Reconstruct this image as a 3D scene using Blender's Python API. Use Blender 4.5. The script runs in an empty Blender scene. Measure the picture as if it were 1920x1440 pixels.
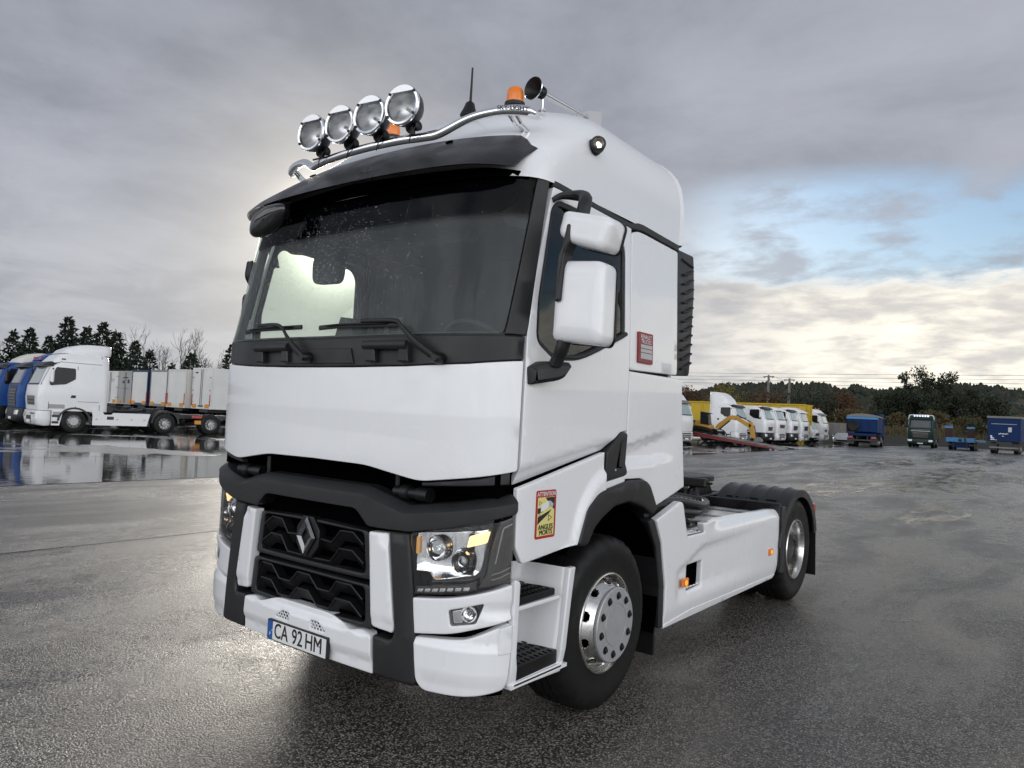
import bpy, bmesh, math, random, bisect
from mathutils import Vector, Matrix, Quaternion, noise
from mathutils.geometry import delaunay_2d_cdt
rad = math.radians
PI = math.pi
scene = bpy.context.scene
COL = scene.collection

# ------------------------------------------------------------------ camera
cam_data = bpy.data.cameras.new('camera')
cam_data.sensor_fit = 'HORIZONTAL'
cam_data.sensor_width = 36.0
cam_data.lens = 25.918
cam_data.clip_start = 0.05
cam_data.clip_end = 6000
cam = bpy.data.objects.new('camera', cam_data)
COL.objects.link(cam)
scene.camera = cam
def camera_matrix(pos, yaw, pitch, roll):
    f = Vector((-math.sin(yaw) * math.cos(pitch), math.cos(yaw) * math.cos(pitch), math.sin(pitch)))
    r = Vector((math.cos(yaw), math.sin(yaw), 0)); u = r.cross(f)
    c, s = math.cos(roll), math.sin(roll)
    r2 = r * c + u * s; u2 = u * c - r * s
    m = Matrix((r2, u2, -f)).transposed().to_4x4(); m.translation = Vector(pos)
    return m
cam.matrix_world = camera_matrix((3.4143, -2.5115, 1.7133), rad(37.277), rad(2.394), rad(2.773))

# ------------------------------------------------------------------ light
SUN_AZ, SUN_EL = rad(-51.0), rad(12.5)     # azimuth from +Y towards +X
SUN_DIR = Vector((math.sin(SUN_AZ) * math.cos(SUN_EL), math.cos(SUN_AZ) * math.cos(SUN_EL), math.sin(SUN_EL)))
sun_data = bpy.data.lights.new('sun', 'SUN')
sun_data.energy = 0.8
sun_data.angle = rad(14)
sun_data.color = (1.0, 0.93, 0.82)
sun = bpy.data.objects.new('sun', sun_data)
sun.rotation_euler = (-SUN_DIR).to_track_quat('-Z', 'Y').to_euler()
sun.location = SUN_DIR * 60
COL.objects.link(sun)

scene.view_settings.view_transform = 'Standard'
scene.view_settings.look = 'None'
scene.view_settings.gamma = 1.0
scene.view_settings.use_curve_mapping = False
scene.view_settings.exposure = 0.22
scene.render.engine = 'CYCLES'
scene.cycles.use_denoising = True
try:
    scene.cycles.denoiser = 'OPENIMAGEDENOISE'
    scene.cycles.denoising_input_passes = 'RGB_ALBEDO_NORMAL'
    scene.cycles.denoising_prefilter = 'ACCURATE'
except Exception:
    pass
scene.cycles.max_bounces = 9
scene.cycles.transparent_max_bounces = 24
scene.cycles.transmission_bounces = 8
scene.cycles.glossy_bounces = 5
scene.cycles.diffuse_bounces = 3
scene.cycles.caustics_reflective = False
scene.cycles.caustics_refractive = False
scene.cycles.sample_clamp_indirect = 6.0

world = bpy.data.worlds.new('World')
scene.world = world
world.use_nodes = True
def build_world():
    nt = world.node_tree; N = nt.nodes; L = nt.links
    N.clear()
    def nd(t, **k):
        n = N.new(t)
        for a, b in k.items(): setattr(n, a, b)
        return n
    def mt(op, a, b=None, c=None, clamp=False):
        n = nd('ShaderNodeMath', operation=op, use_clamp=clamp)
        for i, v in enumerate((a, b, c)):
            if v is None: continue
            if isinstance(v, (int, float)): n.inputs[i].default_value = v
            else: L.new(v, n.inputs[i])
        return n.outputs[0]
    def sstep(v, lo, hi):
        n = nd('ShaderNodeMapRange', interpolation_type='SMOOTHSTEP')
        L.new(v, n.inputs[0]); n.inputs[1].default_value = lo; n.inputs[2].default_value = hi
        return n.outputs[0]
    def mixc(f, a, b, bt='MIX'):
        n = nd('ShaderNodeMix', data_type='RGBA', blend_type=bt)
        for s, v in ((n.inputs[0], f), (n.inputs[6], a), (n.inputs[7], b)):
            if isinstance(v, (int, float)): s.default_value = v
            elif isinstance(v, tuple): s.default_value = (*v, 1)
            else: L.new(v, s)
        return n.outputs[2]
    def noise_(vec, scale, detail=6, rough=.55, lac=2.0, dist=0.0):
        n = nd('ShaderNodeTexNoise'); L.new(vec, n.inputs['Vector'])
        n.inputs['Scale'].default_value = scale; n.inputs['Detail'].default_value = detail
        n.inputs['Roughness'].default_value = rough; n.inputs['Distortion'].default_value = dist
        return n.outputs['Fac']
    tc = nd('ShaderNodeTexCoord'); D = tc.outputs['Generated']
    sep = nd('ShaderNodeSeparateXYZ'); L.new(D, sep.inputs[0])
    x, y, z = sep.outputs
    zc = mt('MAXIMUM', z, 0.0)
    h = mt('ADD', zc, 0.16)
    comb = nd('ShaderNodeCombineXYZ')
    L.new(mt('DIVIDE', x, h), comb.inputs[0]); L.new(mt('DIVIDE', y, h), comb.inputs[1]); L.new(mt('MULTIPLY', z, 2.2), comb.inputs[2])
    P = comb.outputs[0]
    sky = nd('ShaderNodeTexSky', sky_type='NISHITA', sun_disc=False)
    sky.sun_elevation = SUN_EL; sky.sun_rotation = SUN_AZ
    sky.air_density = 1.0; sky.dust_density = 1.0; sky.ozone_density = 2.0
    skyc = mixc(1.0, sky.outputs[0], (0.145, 0.145, 0.145), 'MULTIPLY')
    def dot(v):
        n = nd('ShaderNodeVectorMath', operation='DOT_PRODUCT'); L.new(D, n.inputs[0]); n.inputs[1].default_value = Vector(v).normalized()
        return n.outputs['Value']
    def adir(az, el): return (math.sin(rad(az)) * math.cos(rad(el)), math.cos(rad(az)) * math.cos(rad(el)), math.sin(rad(el)))
    near = mt('MAXIMUM', dot(SUN_DIR), 0.0)                 # the sun stands behind the cloud
    core = mt('POWER', near, 900.0)
    halo = mt('POWER', near, 90.0)
    wide = mt('POWER', near, 16.0)
    n1 = noise_(P, 0.75, 7, .56, dist=.6)
    n2 = noise_(P, 2.2, 8, .60, dist=.35)
    n3 = noise_(P, 0.30, 3, .5)
    n4 = noise_(P, 4.2, 7, .60, dist=.25)
    nm = mt('ADD', mt('MULTIPLY', n1, .60), mt('MULTIPLY', n2, .40))
    # grey deck with soft rolls
    deckc = mixc(sstep(nm, .30, .70), (.225, .240, .280), (.385, .402, .455))
    deckc = mixc(mt('MULTIPLY', sstep(n4, .36, .70), .16), deckc, (.45, .475, .53))
    low = sstep(z, .33, .03)
    deckc = mixc(mt('MULTIPLY', low, .50), deckc, mixc(sstep(n2, .35, .65), (.36, .38, .43), (.53, .545, .58)))
    # unseen broken cloud behind the camera, added bright to light the truck front
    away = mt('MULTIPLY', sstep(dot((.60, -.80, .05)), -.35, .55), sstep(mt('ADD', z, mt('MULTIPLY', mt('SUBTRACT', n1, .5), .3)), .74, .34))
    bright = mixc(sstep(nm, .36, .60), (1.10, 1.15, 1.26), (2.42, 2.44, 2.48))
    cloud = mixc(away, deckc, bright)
    # pale warm bank low on the right
    rdot = dot(adir(14, 0)); right = sstep(rdot, .70, .93)
    zj = mt('ADD', z, mt('MULTIPLY', mt('SUBTRACT', mt('ADD', mt('MULTIPLY', n2, .55), mt('MULTIPLY', n4, .45)), .5), .16))
    bank = mt('MULTIPLY', sstep(zj, .198, .176), right)
    warm = mixc(sstep(mt('ADD', mt('MULTIPLY', nm, .5), mt('MULTIPLY', n4, .5)), .38, .60), (.62, .60, .57), (1.12, 1.04, .88))
    warm = mixc(sstep(z, .17, .20), warm, (1.06, 1.03, .95))
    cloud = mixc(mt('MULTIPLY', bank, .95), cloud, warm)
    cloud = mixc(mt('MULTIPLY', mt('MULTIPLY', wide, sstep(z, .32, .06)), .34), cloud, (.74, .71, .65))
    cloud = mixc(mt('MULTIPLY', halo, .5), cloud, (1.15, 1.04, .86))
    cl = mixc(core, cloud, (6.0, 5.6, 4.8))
    # blue gap above the bank on the right; smaller openings in the broken part
    gz_ = mt('MULTIPLY', sstep(zj, .170, .200), sstep(mt('ADD', z, mt('MULTIPLY', mt('SUBTRACT', n1, .5), .16)), .335, .285))
    gview = mt('MULTIPLY', mt('MULTIPLY', gz_, sstep(rdot, .70, .84)), mt('SUBTRACT', 1.0, away))
    streak = sstep(mt('ADD', mt('MULTIPLY', n2, .45), mt('MULTIPLY', n4, .55)), .62, .44)
    gback = mt('MULTIPLY', mt('MULTIPLY', away, sstep(n2, .47, .40)), sstep(z, .10, .25))
    mask = mt('MAXIMUM', mt('MULTIPLY', gview, mt('ADD', mt('MULTIPLY', streak, .80), .18)), mt('MULTIPLY', gback, .9), clamp=True)
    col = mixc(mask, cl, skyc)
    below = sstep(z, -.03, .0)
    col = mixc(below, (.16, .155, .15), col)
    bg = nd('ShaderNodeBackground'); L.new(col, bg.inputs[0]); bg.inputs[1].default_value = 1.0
    out = nd('ShaderNodeOutputWorld'); L.new(bg.outputs[0], out.inputs[0])
build_world()

# ------------------------------------------------------------------ materials
class MatB:
    def __init__(s, name):
        s.m = bpy.data.materials.new(name); s.m.use_nodes = True
        s.nt = s.m.node_tree; s.N = s.nt.nodes; s.L = s.nt.links
        s.b = s.N['Principled BSDF']; s.out = s.N['Material Output']
    def nd(s, t, **k):
        n = s.N.new(t)
        for a, b in k.items(): setattr(n, a, b)
        return n
    def set(s, **k):
        for a, v in k.items():
            i = s.b.inputs[a.replace('_', ' ')]
            if hasattr(v, 'links') or hasattr(v, 'is_linked'): s.L.new(v, i)
            elif isinstance(v, tuple) and len(v) == 3: i.default_value = (*v, 1)
            else: i.default_value = v
        return s
    def coord(s, which='Object'):
        return s.nd('ShaderNodeTexCoord').outputs[which]
    def pos(s):
        return s.nd('ShaderNodeNewGeometry').outputs['Position']
    def scale(s, vec, v):
        n = s.nd('ShaderNodeMapping'); s.L.new(vec, n.inputs[0]); n.inputs['Scale'].default_value = v
        return n.outputs[0]
    def noise(s, vec, scale, detail=5, rough=.55, dist=0.):
        n = s.nd('ShaderNodeTexNoise'); s.L.new(vec, n.inputs['Vector'])
        n.inputs['Scale'].default_value = scale; n.inputs['Detail'].default_value = detail
        n.inputs['Roughness'].default_value = rough; n.inputs['Distortion'].default_value = dist
        return n.outputs['Fac']
    def vor(s, vec, scale, feature='F1', out='Distance'):
        n = s.nd('ShaderNodeTexVoronoi', feature=feature); s.L.new(vec, n.inputs['Vector']); n.inputs['Scale'].default_value = scale
        return n.outputs[out]
    def ramp(s, v, lo, hi, a=0., b=1., smooth=True):
        n = s.nd('ShaderNodeMapRange', interpolation_type='SMOOTHSTEP' if smooth else 'LINEAR')
        s.L.new(v, n.inputs[0])
        for i, q in zip((1, 2, 3, 4), (lo, hi, a, b)): n.inputs[i].default_value = q
        return n.outputs[0]
    def mix(s, f, a, b, bt='MIX'):
        n = s.nd('ShaderNodeMix', data_type='RGBA', blend_type=bt)
        for i, v in ((n.inputs[0], f), (n.inputs[6], a), (n.inputs[7], b)):
            if isinstance(v, (int, float)): i.default_value = v
            elif isinstance(v, tuple): i.default_value = (*v, 1)
            else: s.L.new(v, i)
        return n.outputs[2]
    def math(s, op, a, b=None, clamp=False):
        n = s.nd('ShaderNodeMath', operation=op, use_clamp=clamp)
        for i, v in enumerate((a, b)):
            if v is None: continue
            if isinstance(v, (int, float)): n.inputs[i].default_value = v
            else: s.L.new(v, n.inputs[i])
        return n.outputs[0]
    def bump(s, h, strength=.3, dist=.01, normal=None):
        n = s.nd('ShaderNodeBump'); s.L.new(h, n.inputs['Height'])
        n.inputs['Strength'].default_value = strength; n.inputs['Distance'].default_value = dist
        if normal is not None: s.L.new(normal, n.inputs['Normal'])
        return n.outputs[0]

M = {}
def simple(name, col, rough=.5, metal=0., coat=0., var=.06, vs=6., bump=0., bs=60., spec=.5, emis=None, es=0.):
    b = MatB(name); p = b.pos()
    n = b.noise(p, vs, 4)
    c2 = tuple(max(0, c * (1 - var * 2)) for c in col); c1 = tuple(min(1, c * (1 + var)) for c in col)
    b.set(Base_Color=b.mix(n, c2, c1), Roughness=b.ramp(n, .3, .7, max(.02, rough - .05), rough + .06), Metallic=metal, Coat_Weight=coat, Coat_Roughness=.06)
    b.b.inputs['Specular IOR Level'].default_value = spec
    if bump: b.set(Normal=b.bump(b.noise(p, bs, 3), bump, .004))
    if emis: b.set(Emission_Color=emis, Emission_Strength=es)
    M[name] = b.m
    return b
def build_materials():
    # hero white lacquer: faint road film towards the bottom edges, water marks
    b = MatB('white_lacquer'); p = b.pos()
    st = b.noise(b.scale(p, (9, 9, .7)), 2.2, 5, .6); fine = b.noise(p, 55, 4, .6); big = b.noise(p, 1.7, 3)
    col = b.mix(b.ramp(st, .48, .8, 0, .14), (.80, .805, .815), (.66, .655, .64))
    col = b.mix(b.ramp(fine, .66, .82, 0, .10), col, (.58, .57, .55))
    b.set(Base_Color=col, Roughness=b.ramp(big, .3, .75, .22, .30), Coat_Weight=.6, Coat_Roughness=.025)
    M['white_lacquer'] = b.m
    simple('white_paint', (.74, .745, .75), .32, coat=.3, var=.04, vs=2)
    simple('white_dull', (.66, .66, .64), .45, var=.08, vs=1.2)
    simple('cream_panel', (.60, .58, .53), .5, var=.08, vs=1)
    simple('grey_panel', (.34, .34, .33), .5, var=.1, vs=1)
    # grained charcoal plastic with droplets
    b = MatB('charcoal_plastic'); p = b.pos()
    n = b.noise(p, 4, 4); g = b.noise(p, 420, 2)
    b.set(Base_Color=b.mix(n, (.007, .007, .008), (.014, .014, .0155)), Roughness=b.ramp(n, .3, .7, .42, .58), Normal=b.bump(g, .22, .002))
    M['charcoal_plastic'] = b.m
    b = MatB('wet_black_plastic'); p = b.pos()
    n = b.noise(p, 5, 4); v = b.vor(p, 95); drops = b.ramp(v, .12, .34, 1, 0)
    keep = b.ramp(b.noise(p, 11, 3), .48, .58)
    d = b.math('MULTIPLY', drops, keep)
    b.set(Base_Color=b.mix(n, (.006, .006, .0075), (.013, .013, .0155)), Roughness=b.ramp(n, .3, .7, .26, .44), Normal=b.bump(d, .35, .003))
    M['wet_black_plastic'] = b.m
    simple('black_trim', (.006, .006, .007), .4, var=.2, spec=.35)
    simple('black_gloss', (.008, .008, .009), .12, var=.2, coat=.5)
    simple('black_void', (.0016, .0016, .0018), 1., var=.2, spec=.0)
    simple('interior_dark', (.030, .031, .034), .75, var=.2)
    simple('interior_grey', (.060, .063, .068), .75, var=.15)
    simple('seat_fabric', (.045, .047, .052), .9, var=.2, bump=.3, bs=200)
    b = MatB('tyre_rubber'); p = b.pos(); n = b.noise(p, 7, 5)
    b.set(Base_Color=b.mix(n, (.006, .006, .006), (.015, .0145, .014)), Roughness=b.ramp(n, .3, .7, .45, .7), Normal=b.bump(b.noise(p, 160, 2), .15, .002))
    dust = b.ramp(b.noise(p, 3.2, 6, .65), .54, .74, 0, .16); b.set(Base_Color=b.mix(dust, b.mix(n, (.004, .004, .004), (.009, .0088, .0085)), (.040, .035, .030))); b.b.inputs['Specular IOR Level'].default_value = .28
    M['tyre_rubber'] = b.m
    simple('chrome', (.80, .81, .82), .07, 1.0, var=.03, vs=14)
    b = MatB('polished_alloy'); p = b.pos(); n = b.noise(p, 16, 5); st = b.noise(b.scale(p, (3, 60, 60)), 6, 3)
    b.set(Base_Color=b.mix(n, (.58, .57, .55), (.78, .77, .75)), Metallic=1., Roughness=b.ramp(n, .3, .75, .15, .34), Normal=b.bump(st, .05, .003))
    M['polished_alloy'] = b.m
    simple('painted_silver', (.42, .42, .43), .42, .35, var=.06, vs=20)
    simple('alloy_tank', (.60, .58, .54), .25, 1.0, var=.1, vs=8, bump=.05, bs=10)
    simple('checker_plate', (.55, .55, .55), .35, 1.0, var=.15, vs=40)
    simple('dark_steel', (.035, .034, .034), .5, .6, var=.3, vs=12, bump=.2, bs=50)
    simple('chassis_black', (.012, .012, .012), .5, .0, var=.3, vs=8)
    simple('hose_black', (.015, .015, .016), .35, var=.2)
    simple('print_black', (.012, .012, .012), .5, var=.05)
    simple('print_white', (.78, .78, .77), .45, var=.03)
    simple('print_red', (.44, .018, .022), .4, var=.05)
    simple('sign_red', (.24, .016, .026), .4, var=.05)
    simple('print_yellow', (.74, .68, .24), .45, var=.04)
    simple('print_blue', (.012, .10, .36), .4, var=.05)
    simple('print_grey', (.45, .47, .47), .5, var=.05)
    simple('reflector_silver', (.86, .86, .87), .10, 1.0, var=.05, vs=20)
    simple('smoked_plastic', (.050, .040, .034), .14, var=.1, coat=.6)
    simple('lamp_reflector', (.80, .80, .81), .34, .75, var=.08, vs=30)
    simple('emblem_metal', (.24, .24, .25), .25, 1.0, var=.1, vs=20)
    def lens(name, tint, rough=.02, fac=.10, k=1.0):
        b = MatB(name); b.N.remove(b.b)
        t = b.nd('ShaderNodeBsdfTransparent'); t.inputs[0].default_value = (*tint, 1)
        g = b.nd('ShaderNodeBsdfGlossy'); g.inputs['Roughness'].default_value = rough; g.inputs['Color'].default_value = (1, 1, 1, 1)
        f = b.nd('ShaderNodeFresnel'); f.inputs['IOR'].default_value = 1.5
        m = b.nd('ShaderNodeMixShader'); b.L.new(b.math('ADD', b.math('MULTIPLY', f.outputs[0], k), fac - .04, True), m.inputs[0])
        b.L.new(t.outputs[0], m.inputs[1]); b.L.new(g.outputs[0], m.inputs[2]); b.L.new(m.outputs[0], b.out.inputs[0])
        M[name] = b.m
        b.mixn = m
        return b
    lens('clear_lens', (.95, .96, .96), .02, .06)
    lens('side_glass', (.80, .86, .83), .01, .05, .8)
    b = lens('windscreen_glass', (.84, .92, .86), .02, .04, .28)
    # pale haze film below the tint, painted for sky reflection and lit interior
    p = b.pos(); sp = b.nd('ShaderNodeSeparateXYZ'); b.L.new(p, sp.inputs[0])
    film = b.math('MULTIPLY', b.ramp(sp.outputs[2], 2.76, 2.70), b.ramp(b.noise(b.scale(p, (3, 3, .9)), 1.6, 5, .55), .25, .8, .055, .085))
    df = b.nd('ShaderNodeBsdfDiffuse'); df.inputs[0].default_value = (.75, .80, .82, 1)
    m2 = b.nd('ShaderNodeMixShader'); b.L.new(film, m2.inputs[0]); b.L.new(b.mixn.outputs[0], m2.inputs[1]); b.L.new(df.outputs[0], m2.inputs[2]); b.L.new(m2.outputs[0], b.out.inputs[0])
    simple('tinted_glass', (.0018, .0018, .003), 1., var=.1, spec=.0)
    lens('water_bead', (.93, .95, .95), .0, .12)
    simple('amber_lens', (.80, .20, .01), .15, var=.05, coat=.5)
    M['amber_lens'].node_tree.nodes['Principled BSDF'].inputs['Subsurface Weight'].default_value = 0.0
    simple('amber_lit', (.85, .26, .02), .2, emis=(1.0, .33, .03), es=.9)
    simple('amber_glow', (.9, .5, .12), .2, emis=(1.0, .70, .34), es=1.35)
    simple('amber_edge', (.8, .45, .15), .2, emis=(1.0, .52, .18), es=.22)
    simple('warm_bulb', (.9, .7, .4), .3, emis=(1.0, .66, .26), es=5.0)
    simple('red_lens', (.35, .02, .015), .2, coat=.4)
build_materials()

# ------------------------------------------------------------------ mesh helpers
def link(o, parent=None):
    COL.objects.link(o)
    if parent is not None: o.parent = parent
    return o
def mesh_obj(name, verts, faces, mat, parent=None, smooth=35, mi=None):
    me = bpy.data.meshes.new(name)
    me.from_pydata([tuple(v) for v in verts], [], faces)
    mats = mat if isinstance(mat, (list, tuple)) else [mat]
    for m in mats: me.materials.append(M[m] if isinstance(m, str) else m)
    if mi: me.polygons.foreach_set('material_index', mi)
    if smooth:
        me.polygons.foreach_set('use_smooth', [True] * len(me.polygons))
        me.set_sharp_from_angle(angle=rad(smooth))
    me.validate(); me.update()
    return link(bpy.data.objects.new(name, me), parent)
def empty(name, loc=(0, 0, 0), rz=0., parent=None):
    o = bpy.data.objects.new(name, None); o.empty_display_size = .2
    o.location = loc; o.rotation_euler = (0, 0, rz)
    return link(o, parent)
def tag(o, label=None, cat=None, group=None, kind=None):
    if label: o['label'] = label
    if cat: o['category'] = cat
    if group: o['group'] = group
    if kind: o['kind'] = kind
    return o
def copy_tree(o, parent=None):
    c = o.copy(); COL.objects.link(c); c.parent = parent
    for ch in list(o.children):
        copy_tree(ch, c)
    return c
_mm = {}
def add_wn(o):
    m_ = o.modifiers.new('weighted_normal', 'WEIGHTED_NORMAL'); m_.keep_sharp = True; m_.weight = 90; m_.mode = 'FACE_AREA'
    return o
def mirror_tree(o, parent):
    """copy of a part mirrored in the truck's centre plane (x -> -x), its sub-parts too"""
    if o.type == 'MESH':
        key = o.data.name
        if key not in _mm:
            me = o.data.copy()
            me.transform(Matrix.Scale(-1, 4, (1, 0, 0))); me.flip_normals()
            _mm[key] = me
        c = bpy.data.objects.new(o.name.split('.')[0], _mm[key])
    else:
        c = bpy.data.objects.new(o.name.split('.')[0], None)
    link(c, parent)
    for m_ in o.modifiers:
        if m_.type == 'WEIGHTED_NORMAL': add_wn(c)
    for ch in list(o.children): mirror_tree(ch, c)
    return c

class MB:
    """collects pieces of ONE part"""
    def __init__(s): s.v = []; s.f = []; s.mi = []; s.m = 0
    def add(s, vs, fs):
        o = len(s.v); s.v += [Vector(v) for v in vs]
        for f in fs: s.f.append(tuple(i + o for i in f)); s.mi.append(s.m)
        return s
    def box(s, c, d, rot=None, ch=0.0):
        c = Vector(c); hx, hy, hz = (q / 2 for q in d)
        R = rot if rot is not None else Matrix.Identity(3)
        if ch <= 0:
            vs = [Vector((x, y, z)) for x in (-hx, hx) for y in (-hy, hy) for z in (-hz, hz)]
            fs = [(0, 1, 3, 2), (4, 6, 7, 5), (0, 4, 5, 1), (2, 3, 7, 6), (0, 2, 6, 4), (1, 5, 7, 3)]
        else:
            ch = min(ch, hx * .95, hy * .95, hz * .95)
            vs = []; idx = {}
            for sx in (-1, 1):
                for sy in (-1, 1):
                    for sz in (-1, 1):
                        for a in range(3):
                            p = [sx * (hx - ch), sy * (hy - ch), sz * (hz - ch)]
                            p[a] = (sx * hx, sy * hy, sz * hz)[a]
                            idx[(sx, sy, sz, a)] = len(vs); vs.append(Vector(p))
            fs = []
            q = [(-1, -1), (1, -1), (1, 1), (-1, 1)]
            for a in range(3):
                b, c2 = (a + 1) % 3, (a + 2) % 3
                for sg in (-1, 1):
                    l = []
                    for u, w in q:
                        k = [0, 0, 0]; k[a] = sg; k[b] = u; k[c2] = w; l.append(idx[(*k, a)])
                    fs.append(tuple(l if sg > 0 else l[::-1]))
            for a in range(3):          # edges along axis a
                b, c2 = (a + 1) % 3, (a + 2) % 3
                for u in (-1, 1):
                    for w in (-1, 1):
                        def I(sa, ax):
                            k = [0, 0, 0]; k[a] = sa; k[b] = u; k[c2] = w; return idx[(*k, ax)]
                        l = [I(-1, b), I(1, b), I(1, c2), I(-1, c2)]
                        fs.append(tuple(l if u * w < 0 else l[::-1]))
            for sx in (-1, 1):
                for sy in (-1, 1):
                    for sz in (-1, 1):
                        l = [idx[(sx, sy, sz, a)] for a in range(3)]
                        fs.append(tuple(l if sx * sy * sz > 0 else l[::-1]))
        return s.add([R @ v + c for v in vs], fs)
    def frame(s, ax):
        ax = Vector(ax).normalized(); t = Vector((0, 0, 1)) if abs(ax.z) < .9 else Vector((1, 0, 0))
        u = t.cross(ax).normalized(); w = ax.cross(u)
        return u, w, ax
    def lathe(s, o, ax, prof, n=24, closed_ends=True, a0=0., a1=2 * PI):
        """profile of (distance along axis, radius)"""
        o = Vector(o); u, w, a = s.frame(ax); full = abs(a1 - a0 - 2 * PI) < 1e-6
        cols = n if full else n + 1
        vs = []
        for t, r in prof:
            for i in range(cols):
                an = a0 + (a1 - a0) * i / n
                vs.append(o + a * t + (u * math.cos(an) + w * math.sin(an)) * r)
        fs = []
        for k in range(len(prof) - 1):
            for i in range(n):
                j = (i + 1) % cols
                fs.append((k * cols + i, k * cols + j, (k + 1) * cols + j, (k + 1) * cols + i))
        if closed_ends and full:
            if prof[0][1] > 1e-6: fs.append(tuple(range(cols - 1, -1, -1)))
            if prof[-1][1] > 1e-6: fs.append(tuple((len(prof) - 1) * cols + i for i in range(cols)))
        return s.add(vs, fs)
    def cyl(s, p0, p1, r0, r1=None, n=12):
        p0, p1 = Vector(p0), Vector(p1); r1 = r0 if r1 is None else r1
        return s.lathe(p0, p1 - p0, [(0, r0), ((p1 - p0).length, r1)], n)
    def tube(s, pts, r, n=8, cap=True, flat=1.0):
        pts = [Vector(p) for p in pts]; m = len(pts)
        rs = r if isinstance(r, (list, tuple)) else [r] * m
        T = []
        for i in range(m):
            a = pts[max(0, i - 1)]; b = pts[min(m - 1, i + 1)]; T.append((b - a).normalized())
        u = s.frame(T[0])[0]; vs = []
        for i in range(m):
            u = (u - T[i] * u.dot(T[i])).normalized(); w = T[i].cross(u)
            for k in range(n):
                a = 2 * PI * k / n
                vs.append(pts[i] + (u * math.cos(a) + w * math.sin(a) * flat) * rs[i])
        fs = []
        for i in range(m - 1):
            for k in range(n):
                j = (k + 1) % n
                fs.append((i * n + k, i * n + j, (i + 1) * n + j, (i + 1) * n + k))
        if cap: fs.append(tuple(range(n - 1, -1, -1))); fs.append(tuple((m - 1) * n + k for k in range(n)))
        return s.add(vs, fs)
    def prism(s, poly, fn, t, ch=0.):
        """polygon (u,v) CCW mapped by fn(u,v,depth); front face at depth 0, back at t; optional chamfer"""
        n = len(poly)
        rings = [(poly, 0.), (poly, t)] if ch <= 0 else [(offset_poly(poly, ch), 0.), (poly, ch), (poly, t)]
        vs = []; fs = []
        for pl, d in rings: vs += [Vector(fn(u, v, d)) for u, v in pl]
        for k in range(len(rings) - 1):
            for i in range(n):
                j = (i + 1) % n
                fs.append((k * n + i, (k + 1) * n + i, (k + 1) * n + j, k * n + j))
        tri = tri_poly(rings[0][0])
        fs += [tuple(q) for q in tri]
        b = (len(rings) - 1) * n
        fs += [tuple(b + i for i in q[::-1]) for q in tri]
        return s.add(vs, fs)
    def grid(s, rows, close_u=False):
        """rows: list of equal-length lists of points"""
        n = len(rows[0]); vs = [p for r in rows for p in r]; fs = []
        for k in range(len(rows) - 1):
            for i in range(n if close_u else n - 1):
                j = (i + 1) % n
                fs.append((k * n + i, k * n + j, (k + 1) * n + j, (k + 1) * n + i))
        return s.add(vs, fs)
    def build(s, name, mat, parent=None, smooth=35):
        return mesh_obj(name, s.v, s.f, mat, parent, smooth, s.mi if isinstance(mat, (list, tuple)) else None)

def area2(p): return sum(a[0] * b[1] - b[0] * a[1] for a, b in zip(p, p[1:] + p[:1])) / 2
def inside(p, poly):
    x, y = p; c = False; n = len(poly); j = n - 1
    for i in range(n):
        xi, yi = poly[i]; xj, yj = poly[j]
        if (yi > y) != (yj > y) and x < (xj - xi) * (y - yi) / (yj - yi) + xi: c = not c
        j = i
    return c
def offset_poly(poly, d):
    """shift to the left of the direction of travel (inside for CCW)"""
    out = []; n = len(poly)
    for i in range(n):
        a, b, c = poly[i - 1], poly[i], poly[(i + 1) % n]
        e1 = (b[0] - a[0], b[1] - a[1]); e2 = (c[0] - b[0], c[1] - b[1])
        l1 = math.hypot(*e1) or 1e-9; l2 = math.hypot(*e2) or 1e-9
        n1 = (-e1[1] / l1, e1[0] / l1); n2 = (-e2[1] / l2, e2[0] / l2)
        k = max(.35, 1 + n1[0] * n2[0] + n1[1] * n2[1])
        out.append((b[0] + (n1[0] + n2[0]) / k * d, b[1] + (n1[1] + n2[1]) / k * d))
    return out
def fillet(pts, r=0.03, seg=4):
    """round the corners of a polygon; a point may carry its own radius as third value"""
    n = len(pts); out = []
    for i in range(n):
        a, b, c = pts[i - 1], pts[i], pts[(i + 1) % n]
        rr = b[2] if len(b) > 2 else r
        A = Vector(a[:2]); B = Vector(b[:2]); C = Vector(c[:2])
        la, lc = (A - B).length, (C - B).length
        rr = min(rr, la * .48, lc * .48)
        if rr < 1e-5: out.append((B.x, B.y)); continue
        p = B + (A - B).normalized() * rr; q = B + (C - B).normalized() * rr
        for k in range(seg + 1):
            t = k / seg; v = p * (1 - t) ** 2 + B * 2 * t * (1 - t) + q * t * t
            out.append((v.x, v.y))
    return out
def resample(poly, m):
    out = []; n = len(poly)
    for i in range(n):
        a, b = poly[i], poly[(i + 1) % n]; L = math.hypot(b[0] - a[0], b[1] - a[1]); k = max(1, int(math.ceil(L / m)))
        for t in range(k): out.append((a[0] + (b[0] - a[0]) * t / k, a[1] + (b[1] - a[1]) * t / k))
    return out
def cdt(loops, pts=()):
    vs = []; es = []
    for lp in loops:
        o = len(vs); n = len(lp); vs += [Vector(p) for p in lp]; es += [(o + i, o + (i + 1) % n) for i in range(n)]
    vs += [Vector(p) for p in pts]
    ov, oe, of, *_ = delaunay_2d_cdt(vs, es, [], 0, 1e-7)
    tris = []
    for f in of:
        cx = sum(ov[i].x for i in f) / len(f); cy = sum(ov[i].y for i in f) / len(f)
        if inside((cx, cy), loops[0]) and not any(inside((cx, cy), h) for h in loops[1:]):
            f = list(f)
            if area2([tuple(ov[i]) for i in f]) < 0: f = f[::-1]
            tris.append(tuple(f))
    return [(v.x, v.y) for v in ov], tris
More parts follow.
